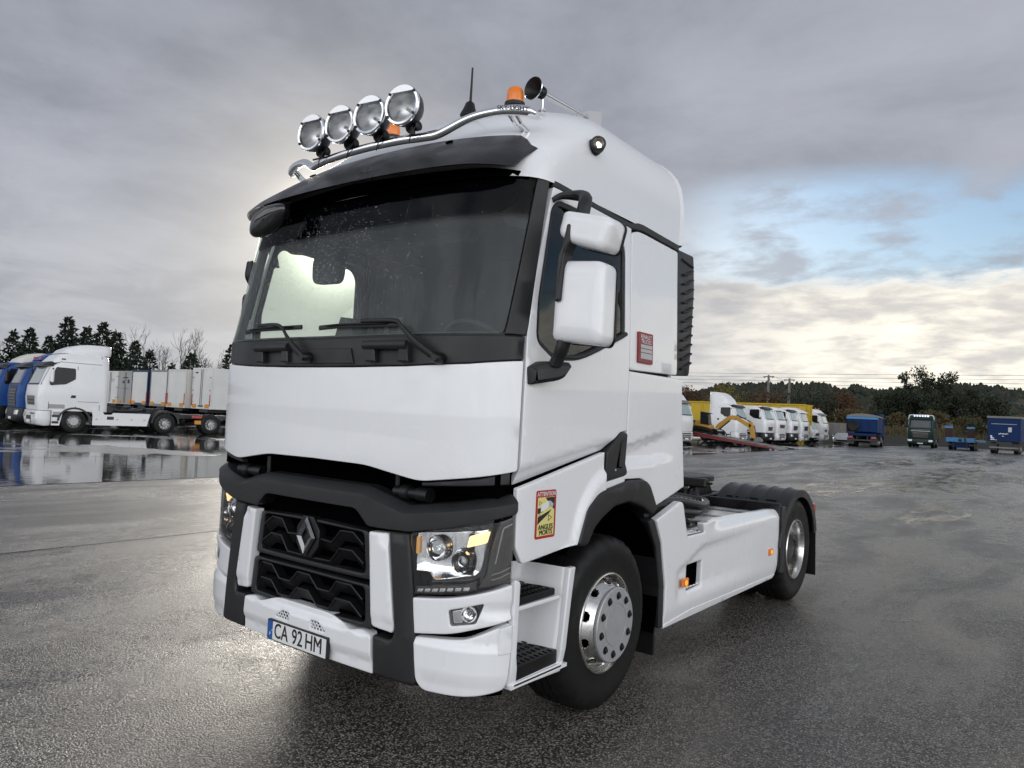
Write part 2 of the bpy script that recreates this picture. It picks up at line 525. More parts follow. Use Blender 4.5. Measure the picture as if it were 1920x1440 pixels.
def tri_poly(poly):
    v, t = cdt([poly])
    if len(v) != len(poly): return [tuple(range(len(poly)))]
    return t
def panel(name, loops, surf, mat, parent=None, thick=.02, r=.006, step=.09, off=0., relief=None, smooth=48, edge=.06, lines=()):
    """a sheet with rounded rim lying on surf(u,v) -> point; loops[0] outline, others holes"""
    if isinstance(loops[0][0], (int, float)): loops = [loops]
    L0 = []
    for i, lp in enumerate(loops):
        lp = [tuple(q[:2]) for q in lp]
        a = area2(lp)
        if (i == 0 and a < 0) or (i > 0 and a > 0): lp = lp[::-1]
        L0.append(resample(lp, edge))
    inner = [offset_poly(lp, r) for lp in L0]
    u0 = min(p[0] for p in inner[0]); u1 = max(p[0] for p in inner[0]); v0 = min(p[1] for p in inner[0]); v1 = max(p[1] for p in inner[0])
    bp = [p for lp in inner for p in lp]; pts = []
    nu = max(1, int((u1 - u0) / step)); nv = max(1, int((v1 - v0) / step))
    for i in range(1, nu):
        for j in range(1, nv):
            p = (u0 + (u1 - u0) * i / nu, v0 + (v1 - v0) * j / nv)
            if inside(p, inner[0]) and not any(inside(p, h) for h in inner[1:]):
                if min((p[0] - q[0]) ** 2 + (p[1] - q[1]) ** 2 for q in bp) > (step * .35) ** 2: pts.append(p)
    lp_ = []
    for ln in lines:                      # vertices exactly on the creases
        for (a0, b0), (a1, b1) in zip(ln, ln[1:]):
            k = max(1, int(math.hypot(a1 - a0, b1 - b0) / (step * .9)))
            for t in range(k + 1):
                p = (lerp(a0, a1, t / k), lerp(b0, b1, t / k))
                if inside(p, inner[0]) and not any(inside(p, h) for h in inner[1:]) and min((p[0] - q[0]) ** 2 + (p[1] - q[1]) ** 2 for q in bp) > (step * .2) ** 2: lp_.append(p)
    if lp_:
        pts = [p for p in pts if min((p[0] - q[0]) ** 2 + (p[1] - q[1]) ** 2 for q in lp_) > (step * .55) ** 2] + lp_
    ov, tris = cdt(inner, pts)
    def P(u, v, d):
        e = 2e-3
        p = Vector(surf(u, v))
        nrm = (Vector(surf(u + e, v)) - Vector(surf(u - e, v))).cross(Vector(surf(u, v + e)) - Vector(surf(u, v - e))).normalized()
        h = off - d + (relief(u, v) if relief else 0.)
        return p + nrm * h
    vs = [P(u, v, 0) for u, v in ov]; fs = list(tris)
    for lp, inn in zip(L0, inner):
        n = len(lp); rings = []
        for k, d in ((1., 0.), (.3, .3 * r), (0., r), (0., thick)):
            pl = offset_poly(lp, r * k) if k else lp
            o = len(vs); vs += [P(u, v, d) for u, v in pl]; rings.append(o)
        for a, b in zip(rings, rings[1:]):
            for i in range(n):
                j = (i + 1) % n; fs.append((a + i, b + i, b + j, a + j))
    me = bpy.data.meshes.new(name); me.from_pydata([tuple(v) for v in vs], [], fs)
    bm = bmesh.new(); bm.from_mesh(me); bmesh.ops.remove_doubles(bm, verts=bm.verts, dist=2e-4); bm.to_mesh(me); bm.free()
    me.materials.append(M[mat] if isinstance(mat, str) else mat)
    me.polygons.foreach_set('use_smooth', [True] * len(me.polygons)); me.set_sharp_from_angle(angle=rad(smooth))
    me.update()
    return add_wn(link(bpy.data.objects.new(name, me), parent))
def text_part(name, s, size, fn, mat, parent, depth=.001, align='CENTER', sx=1.0, bold=0.0):
    """flat lettering: glyph outlines filled and mapped by fn(u,v,d)"""
    cu = bpy.data.curves.new('t', 'FONT'); cu.body = s; cu.size = size; cu.align_x = align; cu.align_y = 'CENTER'
    cu.resolution_u = 3
    ob = bpy.data.objects.new('t', cu); COL.objects.link(ob)
    dg = bpy.context.evaluated_depsgraph_get()
    me = bpy.data.meshes.new_from_object(ob.evaluated_get(dg))
    COL.objects.unlink(ob); bpy.data.objects.remove(ob); bpy.data.curves.remove(cu)
    vs = [v.co.copy() for v in me.vertices]; fs = [tuple(p.vertices) for p in me.polygons]; bpy.data.meshes.remove(me)
    av = []; af = []
    for q, (dx, dy) in enumerate(((0, 0),) if not bold else ((0, 0), (bold, bold * .6), (-bold, bold * .6), (bold, -bold * .6), (-bold, -bold * .6))):
        o = len(av); av += [Vector(fn((v.x + dx) * sx, v.y + dy, depth)) for v in vs]; af += [tuple(i + o for i in f) for f in fs]
    if bold:   # keep the overlapping copies off one plane
        n = len(vs); N0 = (Vector(fn(.01, 0, 0)) - Vector(fn(0, 0, 0))).cross(Vector(fn(0, .01, 0)) - Vector(fn(0, 0, 0))).normalized()
        av = [v + N0 * .00012 * (i // n) for i, v in enumerate(av)]
    me = bpy.data.meshes.new(name); me.from_pydata([tuple(v) for v in av], [], af)
    me.name = name; me.materials.clear(); me.materials.append(M[mat]); me.update()
    return link(bpy.data.objects.new(name, me), parent)
def lerp(a, b, t): return a + (b - a) * t
def sm(t):
    t = max(0., min(1., t)); return t * t * (3 - 2 * t)
def interp(tab, x):
    if x <= tab[0][0]: return tab[0][1]
    for (a, b), (c, d) in zip(tab, tab[1:]):
        if x <= c: return b + (d - b) * (x - a) / (c - a)
    return tab[-1][1]
def cr(P, n=8, closed=False):
    P = [Vector(p) for p in P]; m = len(P); out = []
    for i in range(m if closed else m - 1):
        p1, p2 = P[i], P[(i + 1) % m]
        p0 = P[i - 1] if (i > 0 or closed) else p1 * 2 - p2
        p3 = P[(i + 2) % m] if (i + 2 < m or closed) else p2 * 2 - p1
        for k in range(n):
            t = k / n
            out.append(.5 * (2 * p1 + (p2 - p0) * t + (2 * p0 - 5 * p1 + 4 * p2 - p3) * t * t + (3 * p1 - p0 - 3 * p2 + p3) * t ** 3))
    if not closed: out.append(P[-1])
    return out
# ================================================================== the tractor unit in the foreground
CP = [(0, .145), (.2, .147), (.4, .154), (.6, .167), (.8, .190), (.95, .222), (1.06, .258), (1.14, .30), (1.195, .348), (1.228, .40), (1.243, .455), (1.249, .53), (1.25, .65), (1.25, 1.2), (1.25, 2.6)]
def _contour_table():
    P = CP; out = []
    for i in range(len(P) - 1):
        p0 = P[i - 1] if i > 0 else (-P[1][0], P[1][1]); p1 = P[i]; p2 = P[i + 1]
        p3 = P[i + 2] if i + 2 < len(P) else (2 * p2[0] - p1[0], 2 * p2[1] - p1[1])
        for k in range(12):
            t = k / 12
            out.append(tuple(.5 * (2 * p1[j] + (p2[j] - p0[j]) * t + (2 * p0[j] - 5 * p1[j] + 4 * p2[j] - p3[j]) * t * t + (3 * p1[j] - p0[j] - 3 * p2[j] + p3[j]) * t ** 3) for j in (0, 1)))
    out.append(P[-1]); return out
CC = _contour_table()
CS = [0.]
for _a, _b in zip(CC, CC[1:]): CS.append(CS[-1] + math.hypot(_a[0] - _b[0], _a[1] - _b[1]))
def contour(s):
    a = abs(s); i = min(max(bisect.bisect_right(CS, a) - 1, 0), len(CC) - 2)
    t = (a - CS[i]) / (CS[i + 1] - CS[i])
    x = CC[i][0] + (CC[i + 1][0] - CC[i][0]) * t; y = CC[i][1] + (CC[i + 1][1] - CC[i][1]) * t
    return (x if s >= 0 else -x), y
def lean(z):
    z -= 2.06
    if z <= 0: return 0.
    return .19 * z * (z / .1 if z < .1 else 1)
def tumble(z): return 1 - .025 * max(0, z - 2.1)
def cabs(s, z):
    x, y = contour(s)
    return (x * tumble(z), y + lean(z), z)
_i0 = next(i for i in range(len(CC)) if CC[i][0] > .5)
_cy = [p[1] for p in CC[_i0:]]
def sidef(y, z):
    yy = y - lean(z)
    if yy >= .65: x = 1.25
    else:
        i = min(max(bisect.bisect_right(_cy, yy) - 1, 0), len(_cy) - 2); a, b = CC[_i0 + i], CC[_i0 + i + 1]
        x = a[0] + (b[0] - a[0]) * (yy - a[1]) / (b[1] - a[1])
    return (x * tumble(z), y, z)
def s_at_y(y):
    for i in range(_i0, len(CC) - 1):
        if CC[i + 1][1] >= y: return CS[i] + (y - CC[i][1]) / (CC[i + 1][1] - CC[i][1]) * (CS[i + 1] - CS[i])
def nrm_at(surf, u, v):
    e = 2e-3
    return (Vector(surf(u + e, v)) - Vector(surf(u - e, v))).cross(Vector(surf(u, v + e)) - Vector(surf(u, v - e))).normalized()
def on_surf(surf, u, v, d=0.): return Vector(surf(u, v)) + nrm_at(surf, u, v) * d
def sym(half):
    """outline from its right half given from the bottom centre round to the top centre"""
    return half + [(-p[0], *p[1:]) for p in reversed(half) if abs(p[0]) > 1e-6]

T = empty('tractor_truck', (0, 0, 0))
tag(T, 'large white tractor truck nearest the camera, four round spotlights on its roof', 'truck')
WL = 'white_lacquer'

# ---------------------------------------------------------------- front panels
def build_front():
    bot = [(0, 1.416), (.43, 1.411, .06), (.80, 1.356, .06), (1.13, 1.400, .1), (1.326, 1.436, .012)]
    top = [(1.333, 1.984, .012), (1.05, 1.955, 0), (.675, 1.937, 0), (.3, 1.930, 0), (0, 1.929, 0)]
    def rel(s, z): return -.018 * sm((1.45 - z) / .10) * (1 if z < 1.45 else 0)
    panel('hood_panel', fillet(sym(bot + top), .01), cabs, WL, T, .03, .005, .06)
    # cowl under the windscreen
    o = sym([(0, 1.934), (.675, 1.942), (1.05, 1.960), (1.335, 1.990), (1.338, 2.108), (1.1, 2.100), (0, 2.092)])
    cw = panel('cowl', o, cabs, 'charcoal_plastic', T, .03, .006, .1, off=-.006)
    mb = MB()
    mb.prism([(-.30, 1.95), (.30, 1.95), (.27, 2.035), (-.28, 2.035)], lambda u, v, d: on_surf(cabs, u, v, .006 - d), .012, .004)
    mb.build('hatch', 'charcoal_plastic', cw)
    for s0, s1 in ((-.60, -.25), (.40, .70)):      # grab handles moulded into the cowl
        mb = MB()
        a = [on_surf(cabs, lerp(s0, s1, t), 2.047, .028) for t in (0, .25, .5, .75, 1)]
        mb.tube(a, .020, 10, True, 1.2)
        for q in (.05, .80):
            ss = lerp(s0, s1, q)
            mb.prism([(ss, 1.96), (ss + .07, 1.96), (ss + .06, 2.05), (ss + .005, 2.05)], lambda u, v, d: on_surf(cabs, u, v, .03 - d), .035, .006)
        mb.build('grab_handle', 'charcoal_plastic', cw)
    # screen
    o = sym([(0, 2.100), (1.10, 2.108), (1.212, 2.112, .03), (1.240, 2.5, 0), (1.264, 2.945, .02), (0, 2.955)])
    ws = panel('windscreen', fillet(o, .005), cabs, 'windscreen_glass', T, .008, .002, .07, off=-.004)
    o = sym([(0, 2.742), (.6, 2.748, .1), (1.06, 2.742, .12), (1.178, 2.80, .08), (1.198, 2.945), (0, 2.950)])
    panel('tint_band', fillet(o, .01), cabs, 'tinted_glass', ws, .003, .001, .1, off=-.016)
    o = sym([(0, 2.093), (1.1, 2.10), (1.225, 2.10), (1.225, 2.125), (1.1, 2.122), (0, 2.113)])
    panel('lower_frit', o, cabs, 'black_trim', ws, .004, .001, .1, off=-.015)
    # rain beads on the glass, fine and irregular
    rnd = random.Random(5); mb = MB()
    def bead(s, z, r):
        p = on_surf(cabs, s, z, -.004); n = nrm_at(cabs, s, z)
        t = Vector((1, 0, 0)); t = (t - n * t.dot(n)).normalized(); w = n.cross(t)
        ring = [p + (t * math.cos(a) + w * math.sin(a) * rnd.uniform(.9, 1.25)) * r for a in (0, 1.05, 2.09, 3.14, 4.19, 5.24)]
        ring2 = [p + (q - p) * .6 + n * r * .42 for q in ring]
        mb.add(ring + ring2 + [p + n * r * .55], [(i, (i + 1) % 6, 6 + (i + 1) % 6, 6 + i) for i in range(6)] + [(6 + i, 6 + (i + 1) % 6, 12) for i in range(6)])
    for i in range(3400):
        s = rnd.gauss(-.22, .42); z = rnd.gauss(2.45, .22)
        if abs(s) < 1.18 and 2.13 < z < 2.92: bead(s, z, abs(rnd.gauss(0, .0017)) + .0016)
    for i in range(46):                                 # runs of water
        s = rnd.gauss(-.15, .5); z = rnd.uniform(2.45, 2.9); k = rnd.randint(10, 30)
        for j in range(k):
            s += rnd.gauss(0, .0018); z -= rnd.uniform(.006, .016)
            if z > 2.13 and abs(s) < 1.18: bead(s, z, rnd.uniform(.0014, .0028))
    tag(mb.build('raindrops', 'water_bead', ws, 60), kind='stuff')
    # wipers
    for pts, arm in (([(-.79, 2.150), (-.636, 2.186), (-.36, 2.170), (-.242, 2.10), (-.15, 2.035), (-.07, 1.985)], 2), ([(.0, 2.148), (.347, 2.176), (.608, 2.155), (.674, 2.122), (.773, 2.055), (.89, 1.978)], 2)):
        w = [on_surf(cabs, *p, .05 if i > 1 else .03) for i, p in enumerate(pts)]
        mb = MB(); mb.tube(cr(w[1:], 5), [.007 + .006 * sm((i - 8) / 8) for i in range(21)], 8, True, 1.6)
        hub = on_surf(cabs, *pts[-1], .0); mb.lathe(hub, nrm_at(cabs, *pts[-1]), [(0, .030), (.05, .028), (.065, .018)], 14)
        wo = mb.build('wiper', 'black_trim', T)
        mb = MB(); s0, z0 = pts[0]; L = .62
        bl = [on_surf(cabs, s0 + L * q, z0 + (pts[1][1] - z0 - .02) * min(1, q * 3.6) - .006 * q, .018) for q in [i / 8 for i in range(9)]]
        mb.tube(bl, .007, 6, True, 2.2)
        mb.tube([b + Vector((0, -.014, .004)) for b in bl[1:-1]], .005, 6)
        mb.build('wiper_blade', 'black_trim', wo)
    # pillars
    s1 = s_at_y(.441)
    o = [(1.219, 2.112), (s1, 2.112), (s1 + .008, 2.948), (1.270, 2.948), (1.246, 2.5)]
    ap = panel('windscreen_pillar', o, cabs, 'charcoal_plastic', T, .02, .004, .1, off=.002)
    mirror_tree(ap, T)
    # black header strip between screen and roof
    o = sym([(0, 2.946), (1.225, 2.940), (1.225, 2.968), (1.0, 2.995), (0, 3.03)])
    panel('header_strip', o, cabs, 'black_void', T, .03, .004, .06, off=.010)

    # --- upper bumper band
    bot = [(0, 1.180), (.395, 1.180, .03), (.492, 1.096, .02), (.765, 1.100, .03), (1.0, 1.144, .1), (1.328, 1.230, .02)]
    top = [(1.325, 1.318, .03), (1.0, 1.262, .1), (.735, 1.228, .05), (.455, 1.299, .05), (0, 1.300)]
    kink = [(0, 1.262), (.44, 1.262), (.725, 1.192), (1.0, 1.228), (1.327, 1.286)]
    ktop = [(p[0], p[1], .0) for p in reversed(kink)]
    bb = panel('bumper_band', fillet(sym(bot + ktop), .008), cabs, 'charcoal_plastic', T, .10, .004, .04, off=.020, edge=.04)
    ss_ = [-1.325 + 2.65 * i / 72 for i in range(73)]; kz = [interp(kink, abs(q)) for q in ss_]; tz_ = [interp([(p[0], p[1]) for p in reversed(top)], abs(q)) for q in ss_]
    mb = MB(); mb.grid([[on_surf(cabs, q, z - .003, .0215) for q, z in zip(ss_, kz)], [on_surf(cabs, q, lerp(z, z2, .35), .006) for q, z, z2 in zip(ss_, kz, tz_)], [on_surf(cabs, q, z2, -.03) for q, z2 in zip(ss_, tz_)], [on_surf(cabs, q, z2 + .004, -.10) for q, z2 in zip(ss_, tz_)]])
    mb.build('band_ledge', 'charcoal_plastic', bb, 25)
    # darkness and machinery behind the open gap under the hood
    o = sym([(0, 1.14), (1.30, 1.20), (1.30, 1.46), (0, 1.46)])
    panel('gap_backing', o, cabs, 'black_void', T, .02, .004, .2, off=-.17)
    mb = MB()
    for k in range(9):
        z = 1.30 + k * .016
        mb.tube([on_surf(cabs, s, z, -.12) for s in (-.42, -.2, 0, .2, .42)], .004, 5)
    mb.build('cooling_fins', 'black_void', T)
    for sg in (-1, 1):
        mb = MB(); p = on_surf(cabs, sg * .72, 1.285, -.06)
        mb.lathe(p + Vector((-.12, .0, 0)), (1, .02, 0), [(0, .03), (.05, .03), (.055, .042), (.10, .042), (.105, .03), (.16, .03), (.165, .038), (.24, .038)], 14)
        mb.cyl(p + Vector((sg * -.14, .03, -.08)), p + Vector((sg * -.14, .03, .10)), .016, n=10)
        mb.build('hood_hinge', 'black_trim', T)
    o = [(.80, 1.330), (1.30, 1.366), (1.30, 1.432), (1.13, 1.392), (.80, 1.350)]
    hl = panel('hood_lower_lip', o, cabs, 'charcoal_plastic', T, .04, .006, .1, off=-.026); mirror_tree(hl, T)
    # --- grille
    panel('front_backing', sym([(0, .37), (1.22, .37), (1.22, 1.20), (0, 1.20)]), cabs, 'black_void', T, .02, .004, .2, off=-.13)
    g = panel('grille', sym([(0, .54), (.58, .54), (.50, 1.08), (.40, 1.19), (0, 1.19)]), cabs, 'black_void', T, .02, .004, .2, off=-.075)
    fr = sym([(0, .812), (.515, .812, .03), (.480, 1.066, .03), (.1, 1.078), (0, 1.078)])
    hole = sym([(0, .842), (.468, .842, .03), (.440, 1.052, .03), (0, 1.060)])
    panel('grille_frame', [fillet(fr, .01), fillet(hole, .01)], cabs, 'charcoal_plastic', g, .06, .008, .1, off=-.010)
    fr = sym([(0, .565), (.545, .565, .03), (.518, .790, .03), (0, .796)])
    hole = sym([(0, .585), (.490, .592, .03), (.474, .772, .03), (0, .778)])
    panel('grille_frame', [fillet(fr, .01), fillet(hole, .01)], cabs, 'charcoal_plastic', g, .06, .008, .1, off=-.004)
    def slat(pts, lip=.0065, fall=.060):
        pp = []
        for a, b in zip(pts, pts[1:]):
            for t in (0, .5): pp.append((lerp(a[0], b[0], t), lerp(a[1], b[1], t)))
        pp.append(pts[-1])
        mb = MB(); f = [on_surf(cabs, s, z, -.014) for s, z in pp]
        mb.tube(f, lip, 6)
        mb.grid([[on_surf(cabs, s, z - fall, -.05) for s, z in pp], [p + Vector((0, -.002, 0)) for p in f], [on_surf(cabs, s, z + .012, -.065) for s, z in pp]])
        mb.build('slat', 'black_trim', g)
    def msym(r): return [(-a, b) for a, b in reversed(r)] + r
    slat(msym([(.085, .974), (.195, .968), (.262, 1.040), (.36, 1.042), (.440, .988)]))
    slat(msym([(.0, .862), (.09, .862), (.19, .864), (.260, .943), (.36, .945), (.450, .890)]))
    w3 = [(-.475, .704), (-.44, .762), (-.335, .762), (-.255, .696), (-.15, .698), (-.085, .762), (.02, .762), (.095, .700), (.20, .700), (.250, .764), (.365, .764), (.455, .704)]
    slat(w3); slat([(a, b - .090) for a, b in w3])
    # emblem: an empty diamond folded out of a metal strip
    em = MB()
    def ring(w, h, d): return [on_surf(cabs, 0, .975, 0) + Vector((q[0] * w, -d, q[1] * h)) for q in ((0, 1), (1, 0), (0, -1), (-1, 0))]
    A = ring(.080, .112, .010); Bq = ring(.066, .094, .024); Cq = ring(.036, .052, .016); Dq = ring(.034, .049, .000)
    vs = A + Bq + Cq + Dq; fs = []
    for k in range(3):
        for i in range(4):
            j = (i + 1) % 4; fs.append((k * 4 + j, k * 4 + i, (k + 1) * 4 + i, (k + 1) * 4 + j))
    em.add(vs, fs); em.build('emblem', 'emblem_metal', g, 10)
    oct_ = [(-.10, .93), (-.045, .862), (.045, .862), (.10, .93), (.10, 1.02), (.045, 1.09), (-.045, 1.09), (-.10, 1.02)]
    panel('emblem_plate', oct_, cabs, 'black_trim', g, .05, .006, .2, off=.002)
    # --- vertical bars, light strips, lower bumper
    o = [(.577, .352, .01), (.848, .345, .03), (.835, .55, 0), (.800, .85, 0), (.762, 1.094, .01), (.637, 1.090, .01), (.702, .60, .05), (.690, .545, .03), (.562, .552, .02)]
    b = panel('bumper_upright', fillet(o, .01), cabs, 'charcoal_plastic', T, .08, .015, .07, off=.016); mirror_tree(b, T)
    o = [(.548, .592, .02), (.690, .575, .03), (.698, .62, .01), (.628, 1.076, .012), (.502, 1.072, .012)]
    def srel(s, z): return -.014 * sm((.66 - z) / .05) * (.5 + .5 * sm((s - .6) / .05)) - .014 * sm((z - 1.0) / .05) * sm((s - .56) / .05)
    b = panel('grille_strip', fillet(o, .01), cabs, WL, T, .06, .010, .02, off=.020, relief=srel, edge=.02); mirror_tree(b, T)
    half = [(0, .352), (.570, .349, .01), (.556, .548, .02), (.47, .562, .04), (.40, .545, .05), (.24, .594, .06), (0, .596)]
    vents = []
    for sg in (-1, 1):
        hx = [(.100, .490), (.222, .494), (.160, .536), (.098, .534)]
        vents.append(fillet([(sg * a, c) for a, c in hx], .008))
    def brel(s, z): return -.03 * sm((.43 - z) / .05) * 0 + .020 * sm((z - .40) / .05) * sm((.56 - z) / .02)
    lb = panel('lower_bumper', [fillet(sym(half), .01)] + vents, cabs, WL, T, .06, .006, .018, off=.004, relief=brel, edge=.02, lines=[[(-.55, q), (.55, q)] for q in (.40, .425, .45)])
    for sg in (-1, 1):
        mb = MB(); rnd2 = random.Random(3)
        for r_ in range(3):
            for c_ in range(5):
                s = .105 + c_ * .026 + (r_ % 2) * .013; z = .497 + r_ * .016
                if s < .225 - (z - .494) * 1.3:
                    c = on_surf(cabs, sg * s, z, .016)
                    hexa = [c + Vector((math.cos(a) * .0135, 0, math.sin(a) * .0105)) for a in [PI / 6 + PI / 3 * k for k in range(7)]]
                    mb.tube(hexa, .0028, 5)
        mb.build('vent_mesh', WL, lb)
        o = [(sg * a, c) for a, c in [(.09, .483), (.235, .488), (.165, .543), (.09, .54)]]
        panel('vent_backing', o, cabs, 'black_void', lb, .01, .002, .2, off=-.03)
    # --- bumper corners
    o = [(.800, .778, .01), (.98, .798, .1), (1.09, .820, .1), (1.330, .884, .02), (1.332, .712, .01), (1.165, .672, .05), (1.03, .632, .05), (.818, .604, .01)]
    fog = fillet([(1.008, .744), (1.186, .792), (1.150, .694), (1.022, .670)], .012)
    def crel(s, z): return -.012 * sm((s - 1.14) / .08) * sm((z - .715) / .03) * sm((.80 - z) / .03)
    b = panel('bumper_corner_upper', [fillet(o[::-1], .01), fog], cabs, WL, T, .05, .007, .02, off=.006, relief=crel, edge=.025); mirror_tree(b, T)
    o = [(.818, .588, .01), (1.03, .604, .05), (1.10, .612, .04), (1.262, .676, .05), (1.328, .694, .01), (1.331, .548, 0), (1.318, .376, .03), (1.115, .334, .1), (.880, .334, .04), (.846, .380, .02), (.828, .50, 0)]
    def crel2(s, z): return -.016 * sm((.44 - z) / .07) * sm((s - .83) / .06) - .012 * sm((z - .565) / .02)
    b = panel('bumper_corner_lower', fillet(o[::-1], .01), cabs, WL, T, .05, .008, .022, off=.012, relief=crel2, edge=.025, lines=[[(.84, q), (1.32, q)] for q in (.37, .405, .44, .565, .585)]); mirror_tree(b, T)
    o = [(1.266, .676), (1.326, .690), (1.328, .552), (1.262, .548)]
    b = panel('tow_cover', fillet(o[::-1], .008), cabs, WL, T, .02, .004, .1, off=.0185); mirror_tree(b, T)
    o = [(.79, .33), (1.34, .33), (1.34, .90), (.79, .80)]
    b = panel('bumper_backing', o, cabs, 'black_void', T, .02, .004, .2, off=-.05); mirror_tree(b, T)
    # fog lamp
    fl = panel('fog_lamp', fillet([(1.0, .748), (1.194, .80), (1.156, .688), (1.015, .662)][::-1], .01), cabs, 'black_gloss', T, .01, .002, .2, off=-.034)
    c = on_surf(cabs, 1.112, .735, -.028); n = nrm_at(cabs, 1.112, .735)
    mb = MB(); mb.lathe(c, n, [(0, .012), (.004, .026), (.012, .036), (.020, .041), (.023, .041), (.023, .036)], 24, False); mb.build('reflector', 'reflector_silver', fl)
    mb = MB(); mb.lathe(c, n, [(.0, .010), (.018, .010), (.022, .004)], 12); mb.build('bulb', 'clear_lens', fl)
    panel('housing', fillet([(1.016, .738), (1.082, .756), (1.078, .684), (1.028, .676)][::-1], .008), cabs, 'reflector_silver', fl, .02, .004, .1, off=-.022)
    panel('lens', fillet([(1.010, .742), (1.184, .789), (1.149, .697), (1.024, .673)][::-1], .010), cabs, 'clear_lens', fl, .003, .001, .1, off=.001)
    mirror_tree(fl, T)
    # underside tray keeps daylight out under the nose
    mb = MB(); mb.box((0, .62, .40), (1.7, .6, .03)); mb.box((0, .9, .62), (1.7, .04, .6)); mb.build('undertray', 'black_void', T)
    return
build_front()

def build_headlight():
    H = panel('headlight', fillet([(.768, .784), (1.09, .826), (1.325, .892), (1.328, 1.08), (1.325, 1.222), (1.22, 1.188), (1.0, 1.146), (.768, 1.102)], .01), cabs, 'black_gloss', T, .02, .004, .1, off=-.085)
    # chrome tray
    def bowl(name, s, z, prof, mat, tilt=(0, 0, 0), d=-.075, n=28):
        c = on_surf(cabs, s, z, d); nn = (nrm_at(cabs, s, z) * .35 + Vector((0, -1, 0))).normalized()
        mb = MB(); mb.lathe(c, nn, prof, n, False); return mb.build(name, mat, H, 50)
    tray = fillet([(.782, .905), (.855, .905), (.905, .872), (1.128, .914), (1.158, .94), (1.212, 1.145), (1.0, 1.118), (.782, 1.094)], .015)
    def trel(s, z): return .028 * sm((.93 - z) / .06) + .02 * sm((.83 - s) / .05) + .012 * math.sin(s * 40) * sm((s - 1.0) / .06)
    panel('chrome_tray', tray, cabs, 'reflector_silver', H, .01, .004, .03, off=-.062, relief=trel)
    bowl('main_reflector', .915, 1.030, [(0, .004), (.004, .018), (.018, .042), (.034, .056), (.044, .060), (.046, .063), (.040, .065)], 'reflector_silver')
    bowl('main_bulb', .915, 1.030, [(0, .012), (.030, .012), (.034, .016), (.040, .010), (.042, 0)], 'clear_lens')
    bowl('projector_shroud', 1.060, .978, [(0, .030), (.010, .034), (.040, .052), (.044, .055), (.030, .060)], 'reflector_silver', d=-.070)
    bowl('projector_ring', 1.066, .980, [(0, .036), (.036, .036), (.040, .030), (.034, .027)], 'black_gloss', d=-.062)
    bowl('projector_lens', 1.066, .980, [(.010, .029), (.034, .027), (.043, .018), (.046, 0)], 'clear_lens', d=-.062)
    # lit amber block and its lit edge
    o = fillet([(1.074, 1.048), (1.186, 1.078), (1.204, 1.136), (1.088, 1.106)], .008)
    panel('indicator', o, cabs, 'amber_glow', H, .02, .004, .012, off=-.034, relief=lambda s, z: .003 * math.sin(s * 500) + .003 * math.sin(z * 500))
    panel('side_glow', fillet([(.784, .99), (.806, .99), (.806, 1.075), (.784, 1.075)], .004), cabs, 'amber_edge', H, .01, .002, .1, off=-.030)
    # daytime strip
    sd = panel('daylight_strip', fillet([(.800, .797), (1.09, .838), (1.142, .856), (1.142, .892), (1.09, .872), (.800, .832)], .004), cabs, 'smoked_plastic', H, .03, .004, .1, off=-.012)
    for k in range(7):
        s = .822 + k * .042; z = interp([(.8, .814), (1.09, .855), (1.14, .872)], s)
        panel('led_cell', [(s, z - .008), (s + .030, z - .005), (s + .036, z + .011), (s + .006, z + .008)], cabs, 'reflector_silver', sd, .006, .001, .1, off=-.004)
    # smoked corner piece with a chevron line
    cp = panel('corner_cover', fillet([(1.150, .862), (1.325, .896), (1.328, 1.08), (1.322, 1.212), (1.250, 1.186), (1.205, 1.03), (1.190, .93)], .012), cabs, 'smoked_plastic', H, .03, .005, .05, off=-.010)
    for z0, dz in ((.930, .0), (.905, .0)):
        mb = MB(); mb.tube([on_surf(cabs, s, z, -.008) for s, z in ((1.215, z0), (1.26, z0 + .012), (1.315, z0 + .034))], .003, 5); mb.build('trim_line', 'painted_silver', cp)
    mb = MB(); mb.tube([on_surf(cabs, s, z, -.008) for s, z in ((1.232, .985), (1.262, 1.14), (1.270, 1.158), (1.316, 1.176))], .004, 5); mb.build('trim_line', 'painted_silver', cp)
    o = fillet([(.772, .790), (1.09, .830), (1.322, .897), (1.325, 1.08), (1.322, 1.212), (1.22, 1.182), (1.0, 1.140), (.772, 1.098)], .015)
    panel('lens', o, cabs, 'clear_lens', H, .004, .002, .07, off=-.001)
    mirror_tree(H, T)
build_headlight()

